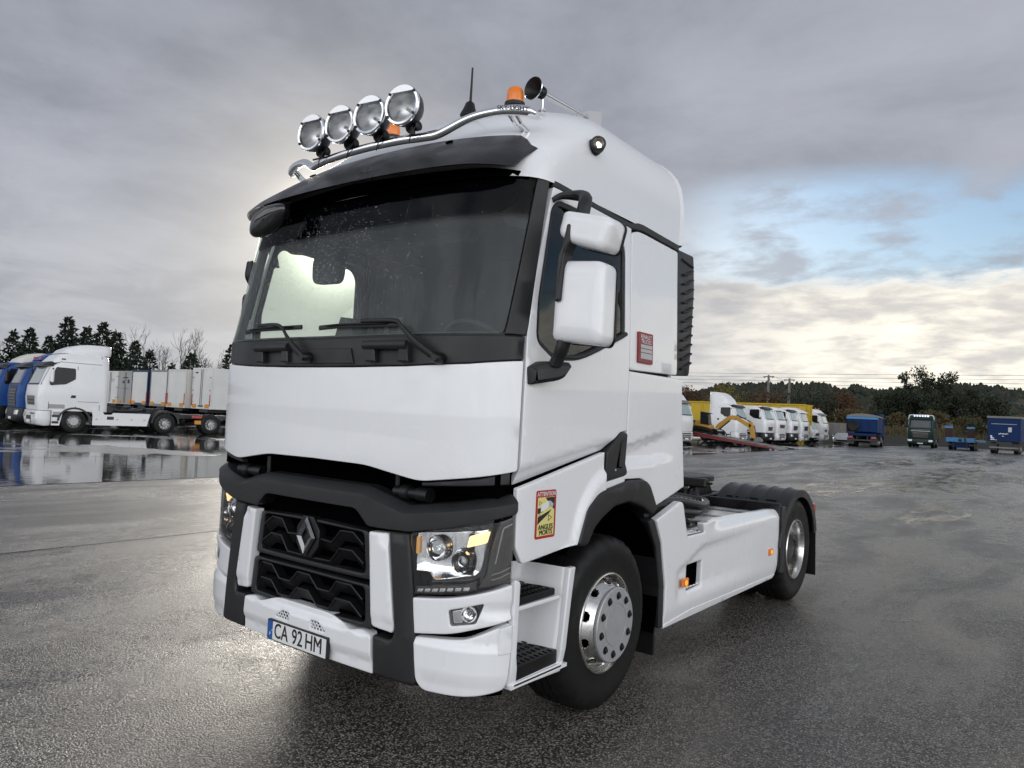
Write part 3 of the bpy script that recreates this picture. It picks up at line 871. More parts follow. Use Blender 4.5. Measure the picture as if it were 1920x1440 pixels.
# ---------------------------------------------------------------- plate
def build_plate():
    c = Vector((0, .108, .4165)); 
    def f(u, v, d): return c + Vector((u, -d + .02 * 0, v))
    mb = MB(); mb.prism(fillet([(-.265, -.058), (.265, -.058), (.265, .058), (-.265, .058)], .008), lambda u, v, d: f(u, v, 0.) + Vector((0, d, 0)), .022)
    p = mb.build('licence_plate', 'print_black', T)
    mb = MB(); mb.prism(fillet([(-.214, -.051), (.259, -.051), (.259, .051), (-.214, .051)], .004), lambda u, v, d: f(u, v, .0015 - d), .001); mb.build('plate_field', 'print_white', p)
    mb = MB(); mb.prism(fillet([(-.259, -.051), (-.2145, -.051), (-.2145, .051), (-.259, .051)], .004), lambda u, v, d: f(u, v, .0015 - d), .001); mb.build('plate_band', 'print_blue', p)
    text_part('plate_letters', 'CA', .118, lambda u, v, d: f(u - .135, v, .002), 'print_black', p, sx=.80, bold=.0016)
    text_part('plate_letters', '92', .118, lambda u, v, d: f(u + .012, v, .002), 'print_black', p, sx=.84, bold=.0016)
    text_part('plate_letters', 'HM', .118, lambda u, v, d: f(u + .154, v, .002), 'print_black', p, sx=.84, bold=.0016)
    text_part('plate_letters', 'P', .030, lambda u, v, d: f(u - .237, v - .024, .002), 'print_white', p)
    for u in (-.219, .205):
        mb = MB(); mb.lathe(f(u, .0, .0015), (0, -1, 0), [(0, .006), (.003, .005), (.004, 0)], 10); mb.build('screw', 'painted_silver', p)
build_plate()

# ---------------------------------------------------------------- cab side
def build_side():
    win = [(.552, 2.30, .05), (.542, 2.105, .035), (.69, 2.034, .05), (.88, 2.046, .1), (1.04, 2.088, .1), (1.30, 2.185, .1), (1.432, 2.235, .02), (1.424, 2.74, .06), (1.37, 2.812, .06), (.86, 2.845, .05), (.70, 2.842, .03), (.655, 2.80, .03)]
    win = fillet(win, .03, 5)
    zt = 2.915
    door = [(.446, 1.360, .01), (1.274, 1.532, .01), (1.30, 1.555, .03), (1.43, 1.640, .02), (1.512, 1.650, .005), (1.512, zt - .012, .01), (1.40, zt - .004, 0), (.65, zt + .012, .01), (.53, 2.5, 0), (.452, 2.125, 0)]
    def drel(y, z):
        zc = lerp(1.455, 1.592, (y - .436) / .84)
        t = sm((zc - z) / .02)
        return -max(0., min(.10, (zc - z))) * .62 * t - .006 * sm((z - 2.0) / .02) * sm((2.03 - z) / .02) * 0
    D = panel('door', [fillet(door, .008), offset_poly(win, -.022)], sidef, WL, T, .035, .005, .03, relief=drel, edge=.03, lines=[[(.45, 1.4573), (1.44, 1.6187)], [(.45, 1.4373), (1.44, 1.5987)], [(.45, 1.4173), (1.3, 1.556)]])
    # rubber seal and glass
    panel('window_seal', [offset_poly(win, -.025), offset_poly(win, .006)], sidef, 'black_trim', D, .03, .006, .2, off=-.006)
    panel('window_pane', offset_poly(win, .005), sidef, 'side_glass', D, .006, .002, .12, off=-.016)
    # sill bead under the pane
    mb = MB(); mb.tube(cr([on_surf(sidef, y, z, .004) for y, z in ((.72, 2.034), (.88, 2.040), (1.04, 2.082), (1.30, 2.180), (1.45, 2.236))], 5), .014, 8, True); mb.build('sill_bead', 'charcoal_plastic', D)
    # door handle recess
    ho = [(1.275, 1.350, .01), (1.525, 1.380, .03), (1.535, 1.40, .01), (1.505, 1.45, 0), (1.520, 1.632, .012), (1.44, 1.646, .02), (1.276, 1.526, .02)]
    slot = fillet([(1.395, 1.428), (1.470, 1.424), (1.476, 1.590), (1.440, 1.575)], .012)
    hd = panel('door_handle', [fillet(ho, .008), slot], sidef, 'charcoal_plastic', T, .05, .008, .05, off=.006)
    panel('handle_recess', offset_poly(slot, -.012), sidef, 'black_void', hd, .01, .002, .2, off=-.03)
    mb = MB(); mb.tube([on_surf(sidef, y, z, -.004) for y, z in ((1.452, 1.432), (1.462, 1.52), (1.466, 1.588))], .013, 8); mb.build('grip', 'black_trim', hd)
    mb = MB(); mb.lathe(on_surf(sidef, 1.38, 1.415, .006), (1, 0, 0), [(0, .008), (.003, .007), (.003, 0)], 10); mb.build('lock', 'painted_silver', hd)
    o = [(1.268, 1.302), (1.516, 1.340), (1.524, 1.376), (1.276, 1.345)]
    panel('sill_plate', fillet(o, .004), sidef, WL, T, .03, .004, .1, off=-.002)
    # skirt under the door (carries the sticker)
    sk = [(.440, 1.054, .02), (.492, .972, .02), (.972, 1.018, .005), (1.058, 1.205, .03), (1.176, 1.286, .05), (1.262, 1.303, .004), (1.262, 1.522, .006), (.435, 1.350, .008)]
    def skrel(y, z):
        d = math.hypot(y - 1.42, (z - .95) * 1.0)
        return .022 * sm((.50 - d) / .03) - .004
    S_ = panel('door_skirt', fillet(sk, .01), sidef, WL, T, .03, .007, .022, relief=skrel, off=.002, edge=.03)
    # wheel arch
    ao = [(.972, 1.014), (1.058, 1.205), (1.176, 1.287), (1.541, 1.345, .05), (1.755, 1.344, .06), (1.826, 1.312, .05), (1.945, 1.150, .02), (1.872, 1.108), (1.741, 1.171), (1.552, 1.217), (1.368, 1.200), (1.233, 1.143), (1.148, 1.093), (1.080, 1.000)]
    panel('wheel_arch', fillet(ao[::-1], .03), sidef, 'charcoal_plastic', T, .09, .014, .05, off=.022)
    # sleeper panels
    up = [(1.520, 2.024, .02), (2.196, 2.038, .02), (2.188, 2.895, .02), (1.665, 2.908, .03), (1.60, 2.904, .02), (1.520, 2.880, .02)]
    panel('sleeper_panel', fillet(up, .01), sidef, WL, T, .03, .006, .08)
    lo = [(1.520, 1.650, .005), (1.512, 1.46, .01), (1.545, 1.395, .01), (1.540, 1.352, .01), (1.755, 1.350, .05), (1.832, 1.318, .05), (1.948, 1.155, .005), (2.384, 1.268, .01), (2.300, 1.85, 0), (2.288, 2.016, .01), (1.520, 2.016, .005)]
    def lrel(y, z):
        c1 = lerp(1.563, 1.716, (y - 1.52) / .79); w = sm((2.3 - y) / .5)
        c2 = lerp(1.466, 1.502, (y - 1.5) / .75); c3 = lerp(1.404, 1.49, (y - 1.5) / .75)
        a = -.050 * w * sm((c1 - z) / .07)
        b = .038 * w * sm((c2 - z) / .05)
        return a + b
    panel('sleeper_side_lower', fillet(lo, .01), sidef, WL, T, .03, .006, .022, relief=lrel, edge=.03, lines=[[(1.52, 1.563 - k), (2.31, 1.716 - k)] for k in (0, .035, .07)] + [[(1.5, 1.466 - k), (2.25, 1.502 - k)] for k in (0, .025, .05)])
    # black roof line strip
    st = [(.640, 2.925), (1.500, 2.900), (1.60, 2.912), (1.665, 2.918), (2.200, 2.900), (2.200, 2.945), (1.665, 2.962), (1.60, 2.958), (1.504, 2.934), (1.38, 2.936), (.655, 2.962)]
    panel('roof_line_strip', st, sidef, 'charcoal_plastic', T, .03, .006, .1, off=.004)
    # air deflector behind the cab
    def defl(y, z): return (1.235 - .02 * (y - 2.2) - .02 * sm((z - 2.6) / .4), y, z)
    af = panel('side_deflector', fillet([(2.205, 2.035), (2.440, 2.052), (2.452, 2.12), (2.492, 2.86), (2.488, 2.925), (2.205, 2.920)], .02), defl, 'charcoal_plastic', T, .03, .008, .1)
    for k in range(11):
        z = 2.10 + k * .066
        mb = MB(); mb.tube(cr([on_surf(defl, y, zz, .004) for y, zz in ((2.27, z - .012), (2.34, z + .004), (2.44, z + .045))], 3), .016, 6, True, .6); mb.build('rib', 'charcoal_plastic', af)
    mb = MB(); mb.tube([on_surf(defl, y, zz, .003) for y, zz in ((2.27, 2.86), (2.46, 2.84))], .010, 6); mb.build('rib', 'charcoal_plastic', af)
    # stickers
    r0 = .018 + .002
    def st1(u, v, d): return on_surf(sidef, .675 + u, 1.2085 + v, skrel(.675, 1.2) + .0025 + d)
    s1 = MB(); s1.prism(fillet([(-.092, -.124), (.092, -.124), (.092, .124), (-.092, .124)], .016), lambda u, v, d: st1(u, v, .001 - d), .0012); s1 = s1.build('blind_spot_sticker', 'print_red', T)
    tag(s1, 'red and yellow blind spot warning sticker reading ATTENTION ANGLES MORTS')
    def flat(pts, mat, dd, nm):
        mb = MB(); mb.prism(pts, lambda u, v, d: st1(u, v, .001 + dd - d), .0004); return mb.build(nm, mat, s1)
    flat([(-.076, -.110), (.076, -.110), (.076, .088), (-.076, .088)], 'print_yellow', .0008, 'sticker_field')
    flat([(-.008, .086), (.075, .086), (.075, .020), (.03, .05)], 'print_black', .0013, 'sticker_wedge')
    flat([(-.075, .034), (-.03, .034), (-.03, .012), (-.075, .005)], 'print_black', .0013, 'sticker_wedge')
    flat([(-.075, -.05), (-.072, -.012), (.05, .022), (.03, .004)], 'print_black', .0013, 'sticker_wedge')
    flat([(-.048, .012), (.022, .034), (.024, .068), (-.046, .052)], 'print_white', .0018, 'sticker_truck')
    flat([(.024, .036), (.060, .034), (.066, .050), (.040, .066), (.026, .068)], 'print_grey', .0019, 'sticker_truck')
    for (cu, cv, q) in ((-.055, .060, .014), (-.058, .0, .012), (.035, -.020, .022)):
        flat([(cu - q * .6, cv - q * .8), (cu + q, cv), (cu - q * .6, cv + q * .8)], 'print_black', .0020, 'sticker_triangle')
        flat([(cu - q * .40, cv - q * .5), (cu + q * .62, cv), (cu - q * .40, cv + q * .5)], 'print_yellow', .0024, 'sticker_triangle')
    text_part('sticker_text', 'ATTENTION', .030, lambda u, v, d: st1(u, v + .104, .0026), 'print_white', s1, sx=1.0, bold=.0006)
    text_part('sticker_text', 'ANGLES', .036, lambda u, v, d: st1(u, v - .066, .0032), 'print_black', s1, sx=1.02, bold=.0009)
    text_part('sticker_text', 'MORTS', .036, lambda u, v, d: st1(u + .003, v - .094, .0032), 'print_black', s1, sx=1.02, bold=.0009)
    def st2(u, v, d): return on_surf(sidef, 1.70 + u, 2.175 + v, .002 + d)
    mb = MB(); mb.prism(fillet([(-.098, -.097), (.098, -.097), (.098, .097), (-.098, .097)], .008), lambda u, v, d: st2(u, v, .012 - d), .014, .002); s2 = mb.build('dealer_plate', 'sign_red', T)
    tag(s2, 'small dark red plate with white lettering and grey fields')
    text_part('plate_text', 'RENAULT', .036, lambda u, v, d: st2(u, v + .068, .0128), 'print_white', s2, sx=.95, bold=.0003)
    text_part('plate_text', 'TRUCKS', .036, lambda u, v, d: st2(u, v + .038, .0128), 'print_white', s2, sx=1.05, bold=.0003)
    for v0, v1 in ((-.070, -.034), (-.029, -.008), (-.003, .020)):
        mb = MB(); mb.prism([(-.072, v0), (.084, v0), (.084, v1), (-.072, v1)], lambda u, v, d: st2(u, v, .0128 - d), .0006); mb.build('plate_label', 'print_grey', s2)
    # mirrored copies of the plain panels
    for o in list(T.children):
        if o.name.split('.')[0] in ('door', 'door_handle', 'sill_plate', 'door_skirt', 'wheel_arch', 'sleeper_panel', 'sleeper_side_lower', 'roof_line_strip', 'side_deflector'):
            mirror_tree(o, T)
build_side()

# ---------------------------------------------------------------- roof
RL = [(2.94, .312, 1.224), (3.05, .345, 1.226), (3.12, .39, 1.227), (3.2, .455, 1.226), (3.27, .535, 1.217), (3.35, .62, 1.200), (3.42, .70, 1.168), (3.48, .775, 1.120), (3.54, .86, 1.05), (3.60, .95, .95), (3.65, 1.05, .83), (3.69, 1.16, .68), (3.72, 1.28, .53), (3.745, 1.42, .36), (3.76, 1.58, .2), (3.766, 1.7, .06)]
RY = 2.20
def roof(s, z):
    yf = interp([(a, b) for a, b, c in RL], z); w = interp([(a, c) for a, b, c in RL], z)
    x, y = contour(s); xn = x / 1.25
    t = sm((z - 2.98) / .5)
    yb = RY - (RY - y) * (RY - yf) / (RY - .145)
    yb += t * .24 * abs(xn) ** 3 * max(0, min(1, (RY - yb) / 1.2))
    return (xn * w, min(yb, RY), z)
SMAX = s_at_y(RY)
def build_roof():
    ss = [0, .12, .25, .38, .5, .62, .74, .85, .94, 1.02, 1.08, 1.14, 1.19, 1.24, 1.29, 1.34, 1.40, 1.48, 1.6, 1.75, 1.95, 2.2, 2.5, 2.8, SMAX - .06, SMAX]
    ss = [-q for q in reversed(ss[1:])] + ss
    zs = [2.945, 2.99, 3.04, 3.08, 3.12, 3.16, 3.2, 3.235, 3.27, 3.31, 3.35, 3.385, 3.42, 3.45, 3.48, 3.51, 3.54, 3.57, 3.60, 3.625, 3.65, 3.67, 3.69, 3.705, 3.72, 3.733, 3.745, 3.753, 3.76, 3.766]
    rows = [[roof(s, z) for s in ss] for z in zs]
    mb = MB()
    mb.add([p for r in rows for p in r], [])
    n = len(ss); fs = []
    for k in range(len(zs) - 1):
        for i in range(n - 1): fs.append((k * n + i, k * n + i + 1, (k + 1) * n + i + 1, (k + 1) * n + i))
    mb.f += fs; mb.mi += [0] * len(fs)
    mb.f.append(tuple((len(zs) - 1) * n + i for i in range(n))); mb.mi.append(0)
    # rear lip
    back = [Vector(roof(SMAX, z)) for z in zs] + [Vector(roof(-SMAX, z)) for z in reversed(zs)]
    lip = [Vector((p.x * 1.008, RY + .04, p.z + .004)) for p in back]; lip2 = [Vector((p.x * .99, RY + .055, p.z - .006)) for p in back]
    o = len(mb.v); m = len(back); mb.v += back + lip + lip2
    for i in range(m - 1):
        mb.f.append((o + i, o + m + i, o + m + i + 1, o + i + 1)); mb.mi.append(0)
        mb.f.append((o + m + i, o + 2 * m + i, o + 2 * m + i + 1, o + m + i + 1)); mb.mi.append(0)
    mb.f.append(tuple(o + 2 * m + i for i in range(m))); mb.mi.append(0)
    r = mb.build('roof_fairing', WL, T, 40)
    # cab back wall
    mb = MB(); mb.box((0, 2.21, 2.1), (2.38, .04, 1.75)); mb.build('cab_back', 'white_paint', T)
    # visor
    def visor(s, t):
        zb = 2.985 - .016 * (s / 1.2) ** 2; ztop = 3.272 - .045 * (abs(s) / 1.2) ** 2 - .10 * sm((abs(s) - 1.02) / .18)
        z = lerp(zb, ztop, t); x, y, _ = roof(s, z)
        return Vector((x, y - (.125 * (1 - t) ** 1.4 + .022) * (1 - .35 * sm((abs(s) - .95) / .3)), z))
    NS = 44; sv = [-1.20 + 2.40 * i / NS for i in range(NS + 1)]; tv = [0, .06, .15, .3, .45, .6, .75, .88, .96, 1]
    mb = MB()
    front = [[visor(s, t) for s in sv] for t in tv]
    backr = [[visor(s, t) + Vector((0, .016, 0 if t > .01 else 0)) for s in sv] for t in tv]
    mb.grid(front)
    mb.grid([r_[::-1] for r_ in backr])
    mb.grid([backr[0], front[0]]); mb.grid([front[-1], backr[-1]])
    mb.grid([[a, b] for a, b in zip([r_[0] for r_ in backr], [r_[0] for r_ in front])])
    mb.grid([[a, b] for a, b in zip([r_[-1] for r_ in front], [r_[-1] for r_ in backr])])
    v = mb.build('sun_visor', 'wet_black_plastic', T, 40)
    for s in (-.62, .62):
        p = visor(s, .88); mb = MB(); mb.lathe(p + Vector((0, -.004, .002)), (0, -.55, .83), [(-.01, .022), (.004, .022), (.006, .015), (-.008, .013)], 14); mb.build('fixing', 'black_void', v)
    # front kerb mirror hanging at the far corner
    mb = MB()
    o = fillet([(-.19, -.07), (-.06, -.10), (.13, -.045), (.19, .06), (.06, .09), (-.12, .05)], .07, 6)
    base = Vector((-.62, .185, 2.862))
    ax = Vector((.95, .16, .16)).normalized(); up = Vector((.12, -.25, 1)).normalized(); nn = ax.cross(up).normalized(); up = nn.cross(ax)
    mb.grid([[base + ax * a * k + up * b * k + nn * d for a, b in o] for d, k in ((.05, .05), (.05, .5), (.044, .75), (.03, .9), (.008, .98), (-.02, 1.), (-.035, .96), (-.035, .05))], True)
    km = mb.build('kerb_mirror', 'black_gloss', T, 60)
    mb = MB(); mb.tube([base + up * .05, base + Vector((.05, .05, .11)), base + Vector((.07, .10, .13))], .018, 8); mb.build('bracket', 'black_trim', km)
    # light bar
    cl = [(.0, .375, 3.262), (.30, .385, 3.258), (.47, .41, 3.254), (.56, .445, 3.268), (.70, .50, 3.335), (.80, .535, 3.362), (.92, .575, 3.372), (1.02, .62, 3.366), (1.075, .66, 3.352)]
    path = [(-x, y, z) for x, y, z in reversed(cl[1:])] + cl
    pts = cr(path, 6)
    mb = MB(); mb.tube(pts, [.024 + .006 * sm((abs(p.x) - .85) / .15) - .012 * sm((abs(p.x) - 1.04) / .035) for p in pts], 16)
    lb = mb.build('light_bar', 'chrome', T, 50)
    for sg in (-1, 1):
        mb = MB(); mb.tube([(sg * .98, .60, 3.355), (sg * .98, .66, 3.31), (sg * .985, .72, 3.29)], .010, 8); mb.tube([(sg * .94, .585, 3.355), (sg * .945, .66, 3.31), (sg * .95, .72, 3.30)], .010, 8); mb.build('bar_bracket', 'chrome', lb)
    def bt(u, v, d):
        x = .985 + u; y = interp([(a, b) for a, b, c in cl], x); z = interp([(a, c) for a, b, c in cl], x)
        return Vector((x, y - .042, z + v + .002))
    text_part('bar_lettering', 'SKY-LIGHT', .034, bt, 'print_black', lb, sx=.95, bold=.0006)
    # spotlights
    for k, (x, tz) in enumerate(((-.402, .05), (-.132, .02), (.132, .02), (.402, .03))):
        c = Vector((x, .315, 3.415)); ax = Vector((.13 + .03 * (k - 1.5), -1, .03)).normalized()
        mb = MB(); mb.lathe(c - ax * .11, ax, [(0, .0), (.0, .055), (.02, .078), (.06, .103), (.10, .1135), (.118, .116), (.122, .112)], 36, False)
        sp = mb.build('spotlight', 'wet_black_plastic', T, 40)
        u, w, a = mb.frame(ax)
        mb = MB(); mb.lathe(c, ax, [(.006, .1165), (.016, .117), (.022, .112), (.021, .099), (.012, .097)], 40, False); mb.build('bezel', 'chrome', sp, 40)
        mb = MB(); mb.lathe(c - ax * .085, ax, [(0, .012), (.004, .03), (.02, .062), (.05, .086), (.09, .100)], 36, False); mb.build('reflector', 'lamp_reflector', sp, 50)
        mb = MB(); mb.lathe(c - ax * .08, ax, [(0, .010), (.045, .010), (.05, .006), (.05, 0)], 12); mb.build('bulb', 'painted_silver', sp)
        mb = MB(); mb.lathe(c, ax, [(.008, .100), (.013, .07), (.016, .03), (.017, 0)], 36, False); mb.build('lens', 'clear_lens', sp, 60)
        # brow over the top of the lens
        zax = Vector((0, 0, 1)); zax = (zax - ax * zax.dot(ax)).normalized(); xax = zax.cross(ax).normalized() * -1
        arc = [(math.cos(q) * .112, math.sin(q) * .112) for q in [rad(40 + 100 * i / 14) for i in range(15)]]
        mb = MB(); mb.prism(arc, lambda p, q, d: c + xax * p + zax * q + ax * (.026 - d), .006); mb.build('brow', 'lamp_reflector', sp)
        for q in (40, 140, 215, 325):
            p = c + xax * math.cos(rad(q)) * .107 + zax * math.sin(rad(q)) * .107 + ax * .024
            mb = MB(); mb.box(p, (.012, .01, .012)); mb.build('clip', 'black_trim', sp)
        mb = MB(); f = Vector((x + .01, .385, 3.27)); mb.tube([f, f + Vector((0, .0, .045)), c - ax * .055 - Vector((0, 0, .085))], [.016, .022, .03], 10)
        mb.lathe(f + Vector((-.045, .01, .05)), (1, 0, 0), [(0, .02), (.004, .027), (.026, .027), (.03, .018), (.06, .018), (.064, .027), (.086, .027), (.09, .02)], 14); mb.build('mount', 'black_trim', sp)
        mb = MB(); mb.tube(cr([f + Vector((.035, -.005, .05)), f + Vector((.05, -.045, 0)), f + Vector((.02, -.034, -.03)), f + Vector((.0, -.02, -.045))], 4), .0035, 5); mb.build('cable', 'hose_black', sp)
    mb = MB(); mb.tube([(x, .44, 3.30 + .012 * math.sin(x * 9)) for x in [-.55 + .11 * i for i in range(11)]], .006, 6); mb.build('cable_loom', 'hose_black', T)
    # beacons
    for sg in (-1, 1):
        mb = MB(); mb.lathe((sg * .56, 1.125, 3.690), (0, 0, 1), [(0, .062), (.012, .062), (.016, .056), (.05, .055), (.085, .050), (.10, .043), (.107, .03), (.110, 0)], 24); b = mb.build('beacon', 'amber_lens', T, 40)
        mb = MB(); mb.lathe((sg * .56, 1.125, 3.675), (0, 0, 1), [(0, .066), (.02, .066), (.02, .05)], 24); mb.build('beacon_base', 'black_trim', b)
    # antenna
    mb = MB(); base = Vector((.285, 1.0, 3.625))
    for rr in ((0, 0), ):
        mb.lathe(base, (0, .1, 1), [(0, .058), (.012, .056), (.05, .040), (.085, .030), (.10, .014)], 16)
    a = mb.build('antenna', 'black_trim', T, 40)
    mb = MB(); mb.tube([base + Vector((0, .01, .08)), base + Vector((.02, -.01, .2)), base + Vector((.030, -.02, .305))], [.009, .007, .006], 8); mb.build('whip', 'black_trim', a)
    # air horn
    h0 = Vector((.650, 1.19, 3.800)); h1 = Vector((.70, 1.80, 3.805)); ax = (h1 - h0).normalized(); L = (h1 - h0).length
    mb = MB(); mb.lathe(h0, ax, [(0, .073), (.004, .076), (.010, .072), (.03, .052), (.06, .036), (.10, .027), (.14, .024), (.3, .019), (L, .013)], 28, False); hn = mb.build('air_horn', 'chrome', T, 40)
    mb = MB(); mb.lathe(h0, ax, [(.0, .072), (.03, .046), (.07, .022), (.09, 0)], 28, False); mb.build('horn_throat', 'dark_steel', hn, 60)
    mb = MB(); mb.lathe(h0 + ax * .075, ax, [(0, .036), (.004, .040), (.02, .040), (.024, .033)], 20); mb.build('collar', 'black_trim', hn)
    p = h1; mb = MB()
    mb.add([p + Vector(q) for q in ((-.03, -.05, -.035), (.03, -.05, -.035), (.03, -.05, .035), (-.03, -.05, .035), (-.062, .06, -.072), (.062, .06, -.072), (.062, .06, .06), (-.062, .06, .06))], [(0, 1, 2, 3), (5, 4, 7, 6), (1, 0, 4, 5), (2, 1, 5, 6), (3, 2, 6, 7), (0, 3, 7, 4)]); mb.build('horn_driver', 'painted_silver', hn, 20)
    for q, zb in ((h0 + ax * .10, 3.70), (h1 - ax * .02, 3.70)):
        mb = MB(); mb.cyl(q - Vector((0, 0, .02)), Vector((q.x, q.y, zb - .03)), .010, n=10); mb.lathe((q.x, q.y, zb - .02), (0, 0, 1), [(0, .03), (.012, .028), (.016, .012)], 12); mb.build('horn_stand', 'chrome', hn)
    # roof marker lamp, lit
    s0, z0 = 1.62, 3.30
    for s0 in (s_at_y(.60),):
        p = on_surf(roof, s0, 3.262, 0.); n = nrm_at(roof, s0, 3.262); dirv = (Vector((.62, -.72, .05))).normalized()
        mb = MB(); mb.lathe(p - n * .02, n, [(0, .050), (.035, .048), (.05, .040), (.062, .025)], 20); mb.lathe(p + n * .02, dirv, [(0, .044), (.045, .044), (.05, .038), (.05, .030), (.03, .028)], 20, False)
        ml = mb.build('marker_lamp', 'charcoal_plastic', T)
        mb = MB(); mb.lathe(p + n * .02 + dirv * .030, dirv, [(0, .030), (.002, .015), (.004, 0)], 18); mb.build('reflector', 'reflector_silver', ml)
        mb = MB(); mb.lathe(p + n * .02 + dirv * .034, dirv, [(0, .011), (.006, .010), (.012, 0)], 12); mb.build('bulb', 'warm_bulb', ml)
        mb = MB(); mb.lathe(p + n * .02 + dirv * .046, dirv, [(0, .037), (.008, .03), (.012, 0)], 18, False); mb.build('lens', 'clear_lens', ml)
        mirror_tree(ml, T)
build_roof()
# ---------------------------------------------------------------- mirrors
def shrink(o, k):
    cx = sum(p[0] for p in o) / len(o); cy = sum(p[1] for p in o) / len(o)
    return [(cx + (p[0] - cx) * k, cy + (p[1] - cy) * k) for p in o]
def rounded_block(name, o, fn, mat, parent, d0, d1, bulge, sm_=60):
    """housing with a softly domed front: o outline, front rim at depth d0, open back at d1"""
    prof = [(d0 - bulge, shrink(o, .05)), (d0 - bulge * .99, shrink(o, .35)), (d0 - bulge * .94, shrink(o, .60)), (d0 - bulge * .84, shrink(o, .78)), (d0 - bulge * .66, shrink(o, .88)), (d0 - bulge * .38, shrink(o, .95)), (d0, shrink(o, .99)), (d0 + .03, o), (d1 - .02, o), (d1, shrink(o, .96))]
    mb = MB(); n = len(prof[0][1])
    mb.grid([[fn(u, v, d) for u, v in o] for d, o in prof], True)
    mb.f.append(tuple(range(n - 1, -1, -1))); mb.f.append(tuple((len(prof) - 1) * n + i for i in range(n))); mb.mi += [0, 0]
    return mb.build(name, mat, parent, sm_)
def build_mirror(folded=False):
    R = empty('mirror', (0, 0, 0), 0, T)
    ang = rad(0)
    def fr(u, v, d):
        # u outboard, v up, d backwards
        if folded: return Vector((1.30 + d * .5 + u * .10, .50 + u * .50 + d * .1, v))
        return Vector((1.345 + u * .86, .50 + d * .85 + .06 * u, v))
    def out(o, k): return offset_poly(o, k)
    low = fillet([(.0, 2.105), (.03, 2.09), (.30, 2.066), (.322, 2.10), (.322, 2.455), (.285, 2.478), (.045, 2.494), (.012, 2.470)], .03, 4)
    rounded_block('mirror_housing', low, lambda u, v, d: fr(u, v, d), 'black_trim' if folded else WL, R, .028, .165, .036)
    up = fillet([(.02, 2.625), (.10, 2.572), (.31, 2.520), (.335, 2.54), (.368, 2.655), (.34, 2.685), (.075, 2.738), (.05, 2.73)], .035, 5)
    rounded_block('mirror_housing', up, lambda u, v, d: fr(u, v, d), 'black_trim' if folded else WL, R, .012, .162, .036)
    for o, d in ((low, .166), (up, .163)):
        mb = MB(); mb.prism(out(o, .016)[::-1], lambda u, v, q: fr(u, v, d + .002 - q) if True else 0, .003); mb.build('mirror_glass', 'chrome', R)
        mb = MB(); n_ = len(o); mb.grid([[fr(u, v, d - .014) for u, v in out(o, -.004)], [fr(u, v, d + .006) for u, v in out(o, -.004)], [fr(u, v, d + .006) for u, v in out(o, .012)]], True); mb.build('mirror_frame', 'black_trim', R)
    # black strut over both housings
    st = fillet([(.035, 2.28), (.068, 2.285), (.078, 2.42), (.085, 2.52), (.115, 2.575), (.118, 2.66), (.096, 2.665), (.07, 2.56), (.045, 2.50), (.04, 2.42)], .012)
    mb = MB(); mb.prism(st, lambda u, v, d: fr(u, v, -.032 + d), .09, .008); mb.build('strut', 'charcoal_plastic', R)
    # lower arm: block on the door and bent stalk
    if not folded:
        blk = fillet([(.456, 1.955, .01), (.467, 1.868, .01), (.60, 1.90, .03), (.67, 1.965, .03), (.66, 1.995, .02), (.53, 1.992, .03)], .02)
        o = blk
        def bf(u, v, d): return Vector((sidef(u, v)[0] + .135 - d - .10 * max(0, .62 - u) / .16, u, v))
        mb = MB(); mb.prism(o[::-1] if area2(o) < 0 else o, bf, .15, .02); mb.build('arm_foot', 'charcoal_plastic', R)
        mb = MB(); mb.tube(cr([(1.335, .57, 1.975), (1.36, .565, 2.02), (1.385, .555, 2.06), (1.40, .56, 2.13)], 4), .040, 10, True, .7); mb.build('arm', 'charcoal_plastic', R)
        # upper arm from the roof line
        mb = MB(); mb.tube(cr([(1.225, .64, 2.850), (1.25, .68, 2.880), (1.31, .72, 2.885), (1.385, .70, 2.86), (1.425, .64, 2.80), (1.43, .60, 2.70)], 5), [.016 + .020 * sm(i / 16) for i in range(26)], 10, True, .9); mb.build('arm', 'charcoal_plastic', R)
    else:
        mb = MB(); mb.tube(cr([(1.27, .52, 1.95), (1.33, .58, 2.0), (1.34, .66, 2.08)], 4), .038, 10); mb.build('arm', 'charcoal_plastic', R)
        mb = MB(); mb.tube(cr([(1.23, .66, 2.875), (1.33, .70, 2.88), (1.34, .75, 2.72)], 4), .03, 10); mb.build('arm', 'charcoal_plastic', R)
    return R
build_mirror()
_f = build_mirror(True)
_r = mirror_tree(_f, T); _r.name = 'mirror'
for _o in [_f] + list(_f.children): bpy.data.objects.remove(_o, do_unlink=True)

# ---------------------------------------------------------------- wheels
def tyre(mb, xo, w, r, rr=.288):
    xi = xo - w
    h = w * .03
    prof = [(0.0, rr), (-.004, rr + .02), (-.002 + h * .6, rr + .07), (h, rr + .13), (h * .9, r - .055), (-.004, r - .030), (-.018, r - .012), (-.04, r - .004)]
    inner = [(-w - p[0], p[1]) for p in reversed(prof)]
    g = []
    for k in range(4):
        a = -.06 - k * (w - .12) / 3.5
        g += [(a, r), (a - (w - .12) / 3.5 * .80, r), (a - (w - .12) / 3.5 * .82, r - .012), (a - (w - .12) / 3.5 * .98, r - .012)]
    prof = prof + g[:-2] + inner
    o = len(mb.v); nc = 120; mb.lathe((xo, 0, r), (1, 0, 0), prof, nc, False)
    for k, (a, q) in enumerate(prof):           # shoulder lugs and fine sidewall ribs
        if q > r - .035:
            for i in range(nc):
                if i % 4 == 0:
                    v = mb.v[o + k * nc + i]; d = Vector((0, v.y, v.z - r)); mb.v[o + k * nc + i] = v - d.normalized() * .010
        elif abs(q - (r - .055)) < .002:
            for i in range(nc):
                if i % 2: mb.v[o + k * nc + i].x += .002 if a > -w / 2 else -.002
